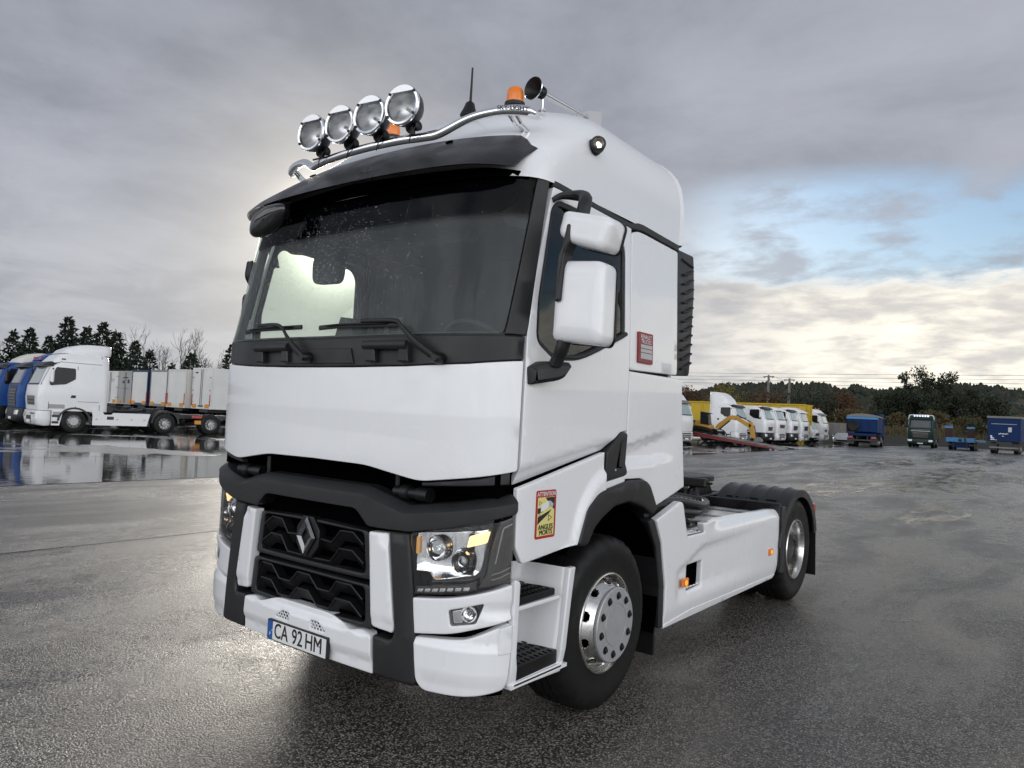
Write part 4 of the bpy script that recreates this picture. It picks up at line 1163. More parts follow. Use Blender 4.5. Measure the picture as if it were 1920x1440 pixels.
def front_wheel(x0, y0):
    W_ = empty('front_wheel', (0, 0, 0), 0, T); r = .508
    def mv(mb): mb.v = [v + Vector((0, y0, 0)) for v in mb.v]; return mb
    mb = MB(); tyre(mb, x0, .315, r); ty = mv(mb).build('tyre', 'tyre_rubber', W_, 40)
    mb = MB(); mb.tube([Vector((x0 + .006, math.cos(a) * .415, r + math.sin(a) * .415)) for a in [2 * PI * i / 64 for i in range(65)]], .004, 5, False); mv(mb).build('sidewall_ring', 'tyre_rubber', ty)
    text = 'REGIONAL'
    # rim barrel and dished disc
    mb = MB(); mb.lathe((0, 0, r), (1, 0, 0), [(x0 - .004, .296), (x0 + .006, .292), (x0 + .008, .284), (x0 - .004, .279), (x0 - .02, .275), (x0 - .050, .272)], 56, False)
    rm = mv(mb).build('rim', 'polished_alloy', W_, 50)
    # disc with hand holes: cone from the barrel to the hub face
    def cone(a, t):   # t 0 at barrel, 1 at hub
        rr = lerp(.273, .205, t); xx = lerp(x0 - .050, x0 + .045, t ** .85)
        return Vector((xx, math.cos(a) * rr, r + math.sin(a) * rr))
    lo = [(0, 0), (2 * PI, 0), (2 * PI, 1), (0, 1)]
    mb = MB(); mats = []
    NA = 260; NT = 18; keep = []
    vs = [cone(2 * PI * i / NA, j / NT) for j in range(NT + 1) for i in range(NA)]
    hole = []
    fs = []
    for j in range(NT):
        for i in range(NA):
            a = (i + .5) / NA * 10 % 1.0 - .5; t = (j + .5) / NT
            if (a * 2 * PI * .24 / 10) ** 2 + ((t - .44) * .117) ** 2 < .029 ** 2: continue
            fs.append((j * NA + i, j * NA + (i + 1) % NA, (j + 1) * NA + (i + 1) % NA, (j + 1) * NA + i))
    mb.add(vs, fs); mv(mb).build('disc', 'polished_alloy', rm, 50)
    for k in range(10):
        a = 2 * PI * (k + .5) / 10
        mb = MB(); c = cone(a, .44)
        u = Vector((0, -math.sin(a), math.cos(a))); w = (cone(a, .55) - cone(a, .3)).normalized(); n = u.cross(w).normalized()
        if n.x < 0: n = -n
        ring = [c + (u * math.cos(q) + w * math.sin(q)) * .031 for q in [2 * PI * i / 18 for i in range(18)]]
        mb.grid([[p + n * .0025 + (p - c) * .12 for p in ring], [p + n * .003 for p in ring], [p - n * .03 - (p - c) * .1 for p in ring]], True)
        mv(mb).build('hand_hole', 'polished_alloy', rm, 60)
    mb = MB(); mb.lathe((0, 0, r), (1, 0, 0), [(x0 - .16, .27), (x0 - .15, .05)], 32, False); mv(mb).build('brake_drum', 'black_void', W_)
    # silver hub plate with nuts
    mb = MB(); mb.lathe((0, 0, r), (1, 0, 0), [(x0 + .03, .19), (x0 + .035, .208), (x0 + .05, .217), (x0 + .062, .217), (x0 + .068, .211), (x0 + .069, .126), (x0 + .066, .124), (x0 + .066, .121), (x0 + .070, .119), (x0 + .071, 0)], 64)
    hb = mv(mb).build('hub_plate', 'painted_silver', W_, 30)
    for k in range(10):
        a = 2 * PI * k / 10 + .2; c = Vector((x0 + .069, math.cos(a) * .168, r + math.sin(a) * .168))
        mb = MB(); mb.lathe(c, (1, 0, 0), [(.0012, .0235), (.002, .020), (.001, 0)], 16, False); mv(mb).build('bolt_recess', 'black_trim', hb)
        mb = MB(); mb.lathe(c, (1, 0, 0), [(0, .014), (.012, .013), (.014, .009), (.014, 0)], 6); mv(mb).build('wheel_nut', 'dark_steel', hb)
    return W_
fwl = front_wheel(1.222, 1.40)
_r = mirror_tree(fwl, T)
def rear_wheel(x0, y0):
    W_ = empty('rear_wheel', (0, 0, 0), 0, T); r = .508
    def mv(mb): mb.v = [v + Vector((0, y0, 0)) for v in mb.v]; return mb
    mb = MB(); tyre(mb, x0, .315, r); mv(mb).build('tyre', 'tyre_rubber', W_, 40)
    mb = MB(); tyre(mb, x0 - .35, .315, r); mv(mb).build('tyre', 'tyre_rubber', W_, 40)
    mb = MB(); mb.lathe((0, 0, r), (1, 0, 0), [(x0 - .004, .298), (x0 + .006, .292), (x0 + .006, .284), (x0 - .008, .277), (x0 - .06, .270), (x0 - .15, .262), (x0 - .165, .20), (x0 - .165, .05)], 56, False); rm = mv(mb).build('rim', 'polished_alloy', W_, 50)
    mb = MB(); mb.lathe((0, 0, r), (1, 0, 0), [(x0 - .17, .15), (x0 - .07, .14), (x0 - .05, .12), (x0 - .05, 0)], 32); mv(mb).build('hub', 'dark_steel', W_, 40)
    for k in range(10):
        a = 2 * PI * k / 10; c = Vector((x0 - .165, math.cos(a) * .168, r + math.sin(a) * .168))
        mb = MB(); mb.lathe(c, (1, 0, 0), [(0, .016), (.03, .015), (.034, .01), (.034, 0)], 8); mv(mb).build('wheel_nut', 'painted_silver', rm)
    for k in range(10):
        a = 2 * PI * (k + .5) / 10; c = Vector((x0 - .163, math.cos(a) * .225, r + math.sin(a) * .225))
        mb = MB(); mb.lathe(c, (1, 0, 0), [(0, .026), (.001, 0)], 14, False); mv(mb).build('hand_hole', 'black_void', rm)
    return W_
rwl = rear_wheel(1.222, 5.19)
mirror_tree(rwl, T)

# ---------------------------------------------------------------- step well
def build_steps():
    W_ = empty('step_well', (0, 0, 0), 0, T)
    X = 1.246
    # outer frame: post at the bumper, rear cheek, bottom rail
    o = [(.438, .372, .02), (.50, .352, .01), (.917, .338, .03), (.925, .345, .01), (1.022, .890, .01), (.955, .893, .005), (.884, .470, .01), (.880, .392, .01), (.505, .395, .01), (.486, .52, 0), (.492, .885, .015), (.445, .905, .02)]
    panel('frame', fillet(o, .01), lambda y, z: (X - .012 * sm((y - .9) / .1) - .02 * sm((.45 - z) / .1), y, z), WL, W_, .03, .008, .06)
    # recess: back, cheek and floor as a continuous curved sheet
    mb = MB()
    prof = [(X - .03, .957), (X - .05, .945), (X - .20, .93), (X - .30, .90), (X - .34, .83), (X - .345, .60), (X - .33, .50), (X - .05, .485)]
    zs = [.385, .5, .7, .892]
    mb.grid([[(x, y - .085 * (.89 - z) / .5 * sm((y - .6) / .3), z) for x, y in prof] for z in zs]); mb.build('well', WL, W_, 60)
    mb = MB(); mb.box((X - .18, .70, .375), (.36, .50, .02)); mb.build('well_floor', WL, W_)
    # treads
    for z, y0, y1, dz in ((.800, .490, .838, .034), (.465, .482, .884, .070)):
        mb = MB(); pl = [(y0, X - .012), (y1, X - .022), (y1 - .01, X - .14), (y1 - .08, X - .31), (y0, X - .33)]
        mb.prism(fillet(pl[::-1], .01) if area2(pl) < 0 else fillet(pl, .01), lambda u, v, d: Vector((v, u, z + .0 - d)), dz, .006)
        if False: pass
        st = mb.build('step', 'black_trim', W_)
        for k in range(9):
            for j in range(4):
                yy = y0 + .03 + k * (y1 - y0 - .08) / 8; xx = X - .04 - j * .06
                mb = MB(); mb.box((xx, yy + (j % 2) * .015, z + .002), (.034, .010, .006), None, .002); mb.build('tread_stud', 'black_trim', st)
        mb = MB(); mb.box((X - .10, (y0 + y1) / 2, z - dz - .014), (.20, y1 - y0 + .03, .022), None, .006); mb.build('step_ledge', WL, W_)
    return W_
sw = build_steps(); mirror_tree(sw, T)

# ---------------------------------------------------------------- chassis, skirt, tank, guards
def build_chassis():
    X = 1.238
    def flat(y, z): return (X - .02 * sm((.45 - z) / .15), y, z)
    o = [(2.178, .318, .01), (2.64, .345, .02), (4.500, .322, .03), (4.565, .362, .02), (4.655, .885, .03), (4.58, .948, .04), (4.40, .955, .03), (2.785, .975, .02), (2.825, .905, .015), (2.512, .905, .015), (2.42, 1.150, .03), (2.365, 1.165, .03), (2.000, 1.065, .02), (2.10, .90, 0), (2.18, .60, 0)]
    hole = fillet([(2.560, .508), (2.828, .520), (2.835, .694), (2.560, .690)], .02)
    def rel(y, z):
        a = -.045 * sm((z - .875) / .09) * sm((y - 2.86) / .35)                     # rolled top edge
        zc = lerp(.70, .83, sm((y - 2.35) / .55)) if y < 2.9 else lerp(.83, .86, (y - 2.9) / 1.5)
        w = sm((y - 2.32) / .12) * sm((4.2 - y) / 1.4)
        g = -.022 * w * sm((zc - z) / .05) * sm((z - .44) / .10)
        n = -.03 * sm((.075 - math.hypot(max(0, abs(y - 2.66) - .14), max(0, abs(z - .945) - .03))) / .06) * (1 if z < .96 else 0)
        return a + g
    sk = panel('side_skirt', [fillet(o, .01), hole], flat, WL, T, .05, .010, .028, relief=rel, edge=.03, lines=[[(2.35 + .05 * i, (lerp(.70, .83, sm((.05 * i) / .55)) if 2.35 + .05 * i < 2.9 else lerp(.83, .86, (.05 * i - .55) / 1.5)) - k) for i in range(38)] for k in (0, .025, .05)] + [[(2.9, q), (4.6, q)] for q in (.875, .905, .935)] + [[(2.3, q), (4.2, q)] for q in (.44, .49, .54)])
    panel('skirt_base', [(2.20, .312), (4.49, .318), (4.545, .352), (2.64, .372), (2.20, .342)], flat, WL, sk, .04, .006, .2, off=.004)
    mb = MB(); mb.box((X - .07, 2.695, .600), (.02, .30, .24)); mb.build('pocket_back', 'black_void', sk)
    mb = MB(); mb.box((X - .085, 2.695, .512), (.12, .27, .014)); tr = mb.build('pocket_tread', 'checker_plate', sk)
    for k in range(9):
        for j in range(4):
            mb = MB(); mb.box((X - .045 - j * .026, 2.58 + k * .029, .521), (.006, .014, .004), Matrix.Rotation(.7 if (k + j) % 2 else -.7, 3, 'Z')); mb.build('tread_mark', 'chrome', tr)
    mb = MB(); mb.box((X - .07, 2.665, .905), (.12, .30, .016)); tr = mb.build('top_tread', 'checker_plate', sk)
    for k in range(9):
        for j in range(3):
            mb = MB(); mb.box((X - .03 - j * .03, 2.54 + k * .03, .914), (.006, .014, .004), Matrix.Rotation(.7 if (k + j) % 2 else -.7, 3, 'Z')); mb.build('tread_mark', 'chrome', tr)
    for y, z in ((2.478, .584), (4.352, .580)):
        mb = MB(); mb.box((X + .006, y, z), (.022, .095, .062), None, .008); m = mb.build('side_marker', 'amber_lens', sk)
        mb = MB(); mb.lathe((X + .017, y, z), (1, 0, 0), [(0, .021), (.003, .018), (.004, 0)], 14); mb.build('lamp', 'amber_lit', m)
    # black liner edge behind the front wheel
    ed = [(1.97, 1.075), (2.00, 1.062), (2.10, .90), (2.178, .60), (2.185, .32), (2.12, .33), (2.105, .60), (2.03, .87), (1.90, 1.06)]
    panel('liner_edge', fillet(ed[::-1], .01), lambda y, z: (X - .012, y, z), 'charcoal_plastic', T, .20, .01, .2)
    mirror_tree(sk, T)
    # inner wheel liners
    mb = MB(); arc = [rad(-20 + 160 * i / 20) for i in range(21)]
    mb.grid([[(x, 1.45 + math.cos(a) * .66, .53 + math.sin(a) * .66) for a in arc] for x in (.70, 1.21)]); ln = mb.build('wheel_liner', 'black_void', T, 60); mirror_tree(ln, T)
    mb = MB(); mb.box((.70, 1.45, .8), (.02, 1.3, .9)); ln = mb.build('wheel_liner_back', 'black_void', T); mirror_tree(ln, T)
    mb = MB(); mb.box((.98, 2.13, .50), (.42, .02, .72), None, .004); mf = mb.build('front_mudflap', 'tyre_rubber', T); mirror_tree(mf, T)
    # cab floor and engine mass: keeps light from leaking through
    mb = MB(); mb.box((0, 1.35, 1.40), (2.36, 2.0, .2)); mb.box((0, 1.4, 1.0), (1.3, 2.0, .7)); mb.build('engine_block', 'black_void', T)
    # frame rails
    for sg in (-1, 1):
        mb = MB(); mb.box((sg * .42, 3.9, .86), (.09, 4.6, .27), None, .01); mb.build('frame_rail', 'chassis_black', T)
    for y in (2.7, 3.5, 4.4, 5.9):
        mb = MB(); mb.box((0, y, .84), (.78, .10, .2), None, .01); mb.build('cross_member', 'chassis_black', T)
    # tanks
    for sg in (-1, 1):
        mb = MB(); ow = fillet([(sg * .56, .36), (sg * 1.17, .36), (sg * 1.17, .93), (sg * .56, .93)], .12, 6)
        if area2(ow) < 0: ow = ow[::-1]
        mb.prism(ow, lambda u, v, d: Vector((u, 2.62 + d, v)), 1.75, .02); t = mb.build('fuel_tank', 'alloy_tank', T, 40)
        for y in (3.05, 3.6, 4.1):
            mb = MB(); mb.grid([[(u, yy, v) for u, v in offset_poly(ow, -.006)] for yy in (y, y + .05)], True); mb.build('tank_strap', 'chassis_black', t, 50)
        mb = MB(); mb.lathe((sg * 1.03, 2.86, .925), (sg * .25, 0, 1), [(0, .075), (.02, .075), (.03, .06), (.05, .06), (.055, .05)], 20); mb.build('filler_cap', 'black_trim', t)
        mb = MB(); mb.lathe((sg * .85, 3.42, .93), (0, 0, 1), [(0, .05), (.02, .05), (.035, .03)], 16); mb.build('tank_sender', 'black_trim', t)
    # catwalk and air gear behind the cab
    mb = MB(); mb.box((.0, 2.9, 1.02), (1.0, .55, .03), None, .005); mb.build('catwalk', 'checker_plate', T)
    mb = MB(); mb.box((.62, 2.36, 1.12), (.9, .26, .22), None, .02); mb.box((.95, 2.2, 1.10), (.4, .35, .10), None, .02); mb.build('cab_mount', 'chassis_black', T)
    for k, (dx, z) in enumerate(((.0, 1.06), (.04, 1.11))):
        pts = cr([(.95 + dx, 2.30, z), (1.02, 2.75, z - .02 + .03 * k), (1.05, 3.10 + .1 * k, z - .05), (.92, 3.42 + .1 * k, z - .05), (.70, 3.30 + .1 * k, z - .02), (.50, 3.0, z + .02)], 14)
        mb = MB(); mb.tube(pts, [.030 + .004 * (i % 2) for i in range(len(pts))], 12); mb.build('hose', 'hose_black', T, 30)
    # fifth wheel
    F = empty('fifth_wheel', (0, 0, 0), 0, T)
    o = []
    for i in range(40):
        a = 2 * PI * i / 40; o.append((math.cos(a) * .45, 4.86 + math.sin(a) * .45))
    o = [p for p in o if not (p[1] > 5.16 and abs(p[0]) < .10)]
    mb = MB(); mb.prism(o, lambda u, v, d: Vector((u, v, 1.175 - d)), .05, .01); mb.build('coupling_plate', 'dark_steel', F)
    for sg in (-1, 1):
        mb = MB(); mb.prism([(4.6, .99), (5.1, .99), (4.98, 1.13), (4.72, 1.13)], lambda u, v, d: Vector((sg * .34 + .04 - d, u, v)), .08, .01); mb.build('pedestal', 'dark_steel', F)
    mb = MB(); mb.box((.42, 4.52, 1.13), (.26, .10, .09), None, .015); mb.cyl((.5, 4.52, 1.13), (.60, 4.52, 1.13), .012); mb.build('release_handle', 'dark_steel', F)
    for k in range(5):
        mb = MB(); mb.lathe((.47 + .028 * k, 4.18 + .10 * (k % 2), 1.0), (0, 0, 1), [(0, .018), (.05, .018), (.055, .010), (.085, .010)], 8); mb.build('stud', 'chassis_black', F)
    # rear axle
    mb = MB(); mb.cyl((-.9, 5.19, .508), (.9, 5.19, .508), .11, n=16); mb.lathe((0, 5.0, .508), (0, 1, 0), [(0, .12), (.1, .24), (.28, .24), (.4, .1)], 20); mb.build('rear_axle', 'chassis_black', T, 40)
    mb = MB(); mb.cyl((-.9, 1.40, .46), (.9, 1.40, .46), .08, n=12); mb.build('front_axle', 'chassis_black', T)
    # rear mudguard: ribbed arch, side skirts and flap
    G = empty('rear_mudguard', (0, 0, 0), 0, T)
    cy, cz, rr = 5.19, .508, .595
    arc = [rad(12 + 160 * i / 26) for i in range(27)]
    xs = []
    for k in range(5):
        a = .545 + k * .146; xs += [(a, .0), (a + .010, .014), (a + .025, .014), (a + .04, .0)]
    xs = [(.53, 0)] + xs + [(1.235, 0), (1.255, -.012), (1.262, -.03)]
    def gp(x, q, a):
        flat_ = min(1.0, 1.0)
        y = cy + math.cos(a) * (rr + q) * 1.06; z = cz + math.sin(a) * (rr + q)
        return Vector((x, y, min(z, 1.118 + q)))
    mb = MB(); mb.grid([[gp(x, q, a) for x, q in xs] for a in arc]); mb.grid([[gp(x, q - .012, a) for x, q in xs][::-1] for a in arc]); mb.build('arch_shell', 'wet_black_plastic', G, 45)
    mb = MB(); o2 = [(math.cos(a) * rr * 1.06 + cy, min(math.sin(a) * rr + cz, 1.118)) for a in arc]; i2 = [(math.cos(a) * (rr - .075) * 1.04 + cy, min(math.sin(a) * (rr - .075) + cz, 1.06)) for a in reversed(arc)]
    mb.prism(o2 + i2, lambda u, v, d: Vector((1.262 - d, u, v)), .02, .004); mb.build('arch_rim', 'wet_black_plastic', G)
    for k in range(3):
        x = .69 + k * .2
        mb = MB(); a0 = rad(139); fr_ = [gp(x - .05, .004, rad(q)) for q in (130, 158)] + [gp(x + .05, .004, rad(q)) for q in (158, 130)]
        mb.tube(fr_ + [fr_[0]], .006, 5); mb.build('moulded_frame', 'black_trim', G)
        mb = MB(); mb.tube([gp(x - .06, .004, rad(124)), gp(x + .06, .004, rad(124))], .008, 5); mb.build('moulded_frame', 'black_trim', G)
    mb = MB(); mb.box((.895, 4.60, .70), (.70, .03, .60), None, .006); mb.build('guard_front', 'wet_black_plastic', G)
    mb = MB(); mb.box((1.24, 4.655, .66), (.05, .10, .62), None, .01); mb.build('guard_edge', 'wet_black_plastic', G)
    mb = MB()
    mb.prism([(.62, .16), (1.25, .16), (1.25, .66), (.62, .66)], lambda u, v, d: Vector((u, 5.80 + d + .04 * sm((.66 - v) / .5), v)), .012, .003); mb.build('mudflap', 'tyre_rubber', G)
    mirror_tree(G, T)
    mb = MB(); mb.box((0, 6.05, .82), (2.2, .1, .16), None, .02); mb.build('rear_beam', 'chassis_black', T)
    for sg in (-1, 1):
        mb = MB(); mb.box((sg * .95, 6.11, .82), (.42, .06, .14), None, .01); mb.build('tail_lamp', 'red_lens', T)
build_chassis()

# ---------------------------------------------------------------- cab interior
def build_interior():
    I = empty('cab_interior', (0, 0, 0), 0, T)
    win = [(.50, 2.02), (1.46, 2.05), (1.46, 2.86), (.50, 2.86)]
    for sg in (-1, 1):
        def f(u, v, d): return Vector((sg * (1.185 * tumble(v)), u, v))
        mb = MB()
        for a, b, c, d in ((.42, 2.2, 1.48, 2.02), (1.46, 2.2, 2.02, 2.95), (.66, 1.46, 2.86, 2.94)):
            mb.box((sg * 1.165, (a + b) / 2, (c + d) / 2), (.03, b - a, d - c))
        mb.build('inner_door', 'interior_grey', I)
    mb = MB(); mb.box((0, 2.16, 2.2), (2.32, .05, 1.5)); mb.build('rear_lining', 'interior_grey', I)
    mb = MB(); mb.box((0, 1.35, 1.52), (2.32, 1.7, .04)); mb.build('floor_mat', 'interior_dark', I)
    mb = MB(); mb.box((0, 1.55, 2.98), (2.30, 1.3, .04)); mb.build('headlining', 'interior_grey', I)
    # overhead locker behind the top of the screen
    mb = MB(); mb.prism(fillet([(.44, 2.97), (.47, 2.84), (.60, 2.76), (.92, 2.80), (.96, 2.97)], .03)[::-1], lambda u, v, d: Vector((.96 - d, u, v)), 1.92, .02); mb.build('overhead_locker', 'interior_dark', I)
    mb = MB(); mb.box((.18, .70, 2.74), (.9, .12, .08), None, .02); mb.build('locker_shelf', 'interior_grey', I)
    # dashboard
    mb = MB(); mb.prism(fillet([(.34, 1.62), (.80, 1.62), (.86, 1.90), (.74, 2.06), (.40, 2.08), (.34, 2.04)], .04), lambda u, v, d: Vector((-1.12 + d, u, v)), 2.24, .02); mb.build('dashboard', 'interior_grey', I, 40)
    mb = MB(); mb.prism(fillet([(.62, 1.98), (.90, 1.98), (.84, 2.17), (.66, 2.15)], .03), lambda u, v, d: Vector((.32 + d, u, v)), .55, .02); mb.build('instrument_binnacle', 'interior_dark', I, 40)
    mb = MB(); mb.prism([(-.10, 2.06), (.12, 2.06), (.07, 2.26), (-.02, 2.27)], lambda u, v, d: Vector((u - .20, .46 + d, v)), .10, .012); mb.build('dash_stand', 'interior_dark', I)
    for x in (.06, .18):
        mb = MB(); mb.box((x, .60, 2.16), (.035, .02, .22), None, .006); mb.build('phone_holder', 'interior_dark', I)
    # steering wheel
    c = Vector((.60, .86, 2.10)); ax = Vector((0, .62, .78)).normalized()
    mb = MB(); u, w, a = mb.frame(ax)
    mb.tube([c + (u * math.cos(q) + w * math.sin(q)) * .225 for q in [2 * PI * i / 40 for i in range(41)]], .017, 8, False)
    for q in (0, PI, -PI / 2): mb.tube([c, c + (u * math.cos(q) + w * math.sin(q)) * .22], .02, 6)
    mb.lathe(c - ax * .03, ax, [(0, .07), (.04, .07), (.06, .04)], 16); mb.cyl(c, c - ax * .4, .04); mb.build('steering_wheel', 'interior_dark', I, 50)
    # seats
    for x in (.58, -.58):
        S_ = MB()
        S_.prism(fillet([(-.26, 0), (.26, 0), (.26, .52), (-.26, .52)], .06), lambda u, v, d: Vector((x + u, 1.05 + v, 1.98 - d)), .16, .04)
        tb = 2.55 if x > 0 else 2.22
        S_.prism(fillet([(-.25, 1.95), (.25, 1.95), (.22, tb), (-.22, tb)], .08), lambda u, v, d: Vector((x + u, 1.50 + d + (v - 1.95) * .15, v)), .14, .04)
        if x > 0: S_.prism(fillet([(-.13, 2.57), (.13, 2.57), (.12, 2.74), (-.12, 2.74)], .04), lambda u, v, d: Vector((x + u, 1.60 + d, v)), .09, .02)
        S_.box((x, 1.3, 1.68), (.4, .4, .34), None, .02)
        S_.build('seat', 'seat_fabric', I, 40)
    # things hanging by the screen: rear-view screen and curtain rail
    mb = MB(); o = fillet([(-.12, -.17), (.13, -.15), (.15, .02), (.10, .17), (-.06, .17), (-.13, .02)], .06)
    b = Vector((-.60, .62, 2.665)); mb.prism(o, lambda u, v, d: b + Vector((u * .62, u * .4 + d, v * .82)), .05, .015); mb.build('hanging_mirror', 'interior_dark', I, 40)
    mb = MB(); mb.tube([b + Vector((0, .03, .12)), b + Vector((.03, .05, .26))], .018, 8); mb.build('mirror_stalk', 'interior_dark', I)
    for sg in (-1, 1):
        mb = MB(); rows = []
        for z in (2.05, 2.3, 2.6, 2.86): rows.append([(sg * (1.12 + .018 * math.sin(q * 2.2)), 1.47 + q * .03, z) for q in range(20)])
        mb.grid(rows); mb.build('curtain', 'interior_grey', I, 60)
build_interior()
# ================================================================== ground
def gz(x, y): return .35 * sm((y - 8) / 62) * sm((x + 42) / 26)
def build_ground_materials():
    # coarse wet asphalt
    def asphalt(name, dark, light, scale, bs, r0, r1, stretch=(1, 1, 1), film_k=.50):
        b = MatB(name); p = b.pos()
        big = b.noise(p, .33, 4, .6, .4); mid = b.noise(b.scale(p, stretch), .9, 6, .62, .6)
        ag = b.vor(p, scale, 'F1', 'Distance'); agc = b.vor(p, scale, 'F1', 'Color')
        sepc = b.nd('ShaderNodeSeparateColor'); b.L.new(agc, sepc.inputs[0])
        fine = b.noise(p, scale * 1.7, 3, .6)
        stone = b.mix(sepc.outputs[0], dark, light)
        stone = b.mix(b.ramp(sepc.outputs[1], .88, .95), stone, (.46, .425, .38))
        col = b.mix(b.ramp(ag, .30, .62), stone, (.022, .021, .020))
        col = b.mix(b.ramp(mid, .42, .70, 0, .5), col, (.29, .264, .230))
        wet = b.math('MULTIPLY', b.ramp(big, .38, .62), 1.0)
        wetter = b.ramp(b.math('ADD', b.math('MULTIPLY', mid, .7), b.math('MULTIPLY', big, .3)), .40, .62)
        rough = b.ramp(wetter, 0, 1, r1, r0, False)
        h = b.math('ADD', b.math('MULTIPLY', b.ramp(ag, .0, .7, 1, 0, False), .8), b.math('MULTIPLY', fine, .5))
        nrm = b.bump(h, bs, .010)
        track = b.noise(b.scale(p, (.9, .16, 1)), .8, 5, .6, .5); spots = b.noise(p, 2.6, 5, .65, .3)
        film = b.math('MULTIPLY', b.ramp(b.math('ADD', b.math('MULTIPLY', track, .65), b.math('MULTIPLY', spots, .35)), .45, .60), film_k)
        flat_ = b.bump(fine, .25, .004)
        mxn = b.nd('ShaderNodeMix', data_type='VECTOR'); b.L.new(film, mxn.inputs[0]); b.L.new(nrm, mxn.inputs[4]); b.L.new(flat_, mxn.inputs[5])
        col = b.mix(film, col, b.mix(.45, col, (.03, .03, .03)))
        rf = b.nd('ShaderNodeMix', data_type='FLOAT'); b.L.new(film, rf.inputs[0]); b.L.new(rough, rf.inputs[2]); rf.inputs[3].default_value = .11
        b.set(Base_Color=col, Roughness=rf.outputs[0], Normal=mxn.outputs[1])
        b.b.inputs['Specular IOR Level'].default_value = .5
        b.b.inputs['IOR'].default_value = 1.42
        M[name] = b.m
    asphalt('coarse_asphalt', (.066, .059, .051), (.37, .332, .288), 84, .8, .20, .40, (1.0, .35, 1))
    asphalt('fine_asphalt', (.05, .05, .052), (.17, .17, .174), 130, .7, .22, .40, (1.0, .3, 1), .08)
    # concrete under standing water
    b = MatB('flooded_concrete'); p = b.pos()
    n = b.noise(p, .13, 4, .55, .5); n2 = b.noise(p, 1.3, 5, .6); n3 = b.noise(p, 14, 4)
    pud = b.ramp(b.math('ADD', n, b.math('MULTIPLY', b.math('SUBTRACT', n2, .5), .26)), .395, .45)
    dry = b.mix(n2, (.22, .213, .20), (.36, .35, .325)); dry = b.mix(b.ramp(n3, .5, .7, 0, .4), dry, (.11, .105, .1))
    col = b.mix(pud, dry, (.040, .038, .035))
    rip = b.noise(b.scale(p, (2.5, 1.0, 1)), 2.4, 3, .5)
    b.set(Base_Color=col, Roughness=b.ramp(pud, 0, 1, .27, .03, False))
    n_d = b.bump(n3, .25, .006)
    n_w = b.bump(rip, .10, .02)
    mx = b.nd('ShaderNodeMix', data_type='VECTOR'); b.L.new(pud, mx.inputs[0]); b.L.new(n_d, mx.inputs[4]); b.L.new(n_w, mx.inputs[5])
    b.set(Normal=mx.outputs[1]); b.b.inputs['IOR'].default_value = 1.36
    M['flooded_concrete'] = b.m
    # worn paint
    b = MatB('worn_paint'); p = b.pos(); n = b.noise(p, 26, 5, .65); n2 = b.noise(p, 4.0, 4, .6)
    n = b.noise(p, 70, 4, .7); msk = b.ramp(b.math('ADD', b.math('MULTIPLY', n, .62), b.math('MULTIPLY', n2, .38)), .47, .62)
    tr = b.nd('ShaderNodeBsdfTransparent'); mxs = b.nd('ShaderNodeMixShader')
    b.set(Base_Color=(.32, .31, .29), Roughness=.35)
    b.L.new(b.math('MULTIPLY', msk, .55), mxs.inputs[0]); b.L.new(tr.outputs[0], mxs.inputs[1]); b.L.new(b.b.outputs[0], mxs.inputs[2]); b.L.new(mxs.outputs[0], b.out.inputs[0])
    M['worn_paint'] = b.m
    simple('kerb_concrete', (.032, .030, .028), .6, var=.25, vs=2, bump=.3, bs=12)
    b = MatB('bank_soil'); p = b.pos(); n = b.noise(p, .35, 6, .65)
    b.set(Base_Color=b.mix(n, (.028, .030, .014), (.085, .066, .034)), Roughness=.95, Normal=b.bump(b.noise(p, 1.6, 5), .9, .3)); M['bank_soil'] = b.m
    b = MatB('forest_floor'); p = b.pos(); n = b.noise(p, .012, 6, .65); n2 = b.noise(p, .12, 5, .6)
    b.set(Base_Color=b.mix(b.ramp(n, .4, .6), b.mix(n2, (.012, .018, .012), (.030, .036, .022)), b.mix(n2, (.040, .034, .022), (.062, .050, .032))), Roughness=1.0, Normal=b.bump(n2, 1., 3.)); M['forest_floor'] = b.m
build_ground_materials()
def sheet(name, x0, x1, y0, y1, dz, mat, step=6., kind='structure', parent=None):
    nx = max(1, int((x1 - x0) / step)); ny = max(1, int((y1 - y0) / step)); mb = MB()
    mb.grid([[(lerp(x0, x1, i / nx), lerp(y0, y1, j / ny), gz(lerp(x0, x1, i / nx), lerp(y0, y1, j / ny)) + dz) for i in range(nx + 1)] for j in range(ny + 1)])
    o = mb.build(name, mat, parent, 60)
    if kind: tag(o, kind=kind)
    return o
# one base sheet out to the hills, then the yard's surfaces on it
mb = MB()
xs_ = [-900, -500, -300, -180, -120, -90] + [-80 + 5 * i for i in range(28)] + [70, 100, 160, 300, 600]
ys_ = [-300, -120, -60, -30] + [-20 + 5 * i for i in range(26)] + [130, 180, 260, 420, 700, 1100]
mb.grid([[(x, y, gz(x, y) - .012) for x in xs_] for y in ys_])
tag(mb.build('ground', 'bank_soil', None, 60), kind='structure')
tag(sheet('coarse_asphalt', -5.5, 75, -40, 104, 0, 'coarse_asphalt', 4), 'coarse wet asphalt of the yard')
tag(sheet('fine_asphalt_strip', -11.7, -5.5, -40, 104, .004, 'fine_asphalt', 3), 'smooth dark wet asphalt strip')
ap = empty('concrete_apron', (0, 0, 0)); tag(ap, kind='structure')
ap_x = [-11.75 - 6.3 * i for i in range(13)]; ap_y = [-34 + 7.4 * j for j in range(19)]
for i in range(12):
    for j in range(18):
        sheet('slab', ap_x[i + 1] + .014, ap_x[i] - .014, ap_y[j] + .014, ap_y[j + 1] - .014, .0075 + .0012 * ((i * 7 + j * 3) % 3), 'flooded_concrete', 3.2, None, ap)
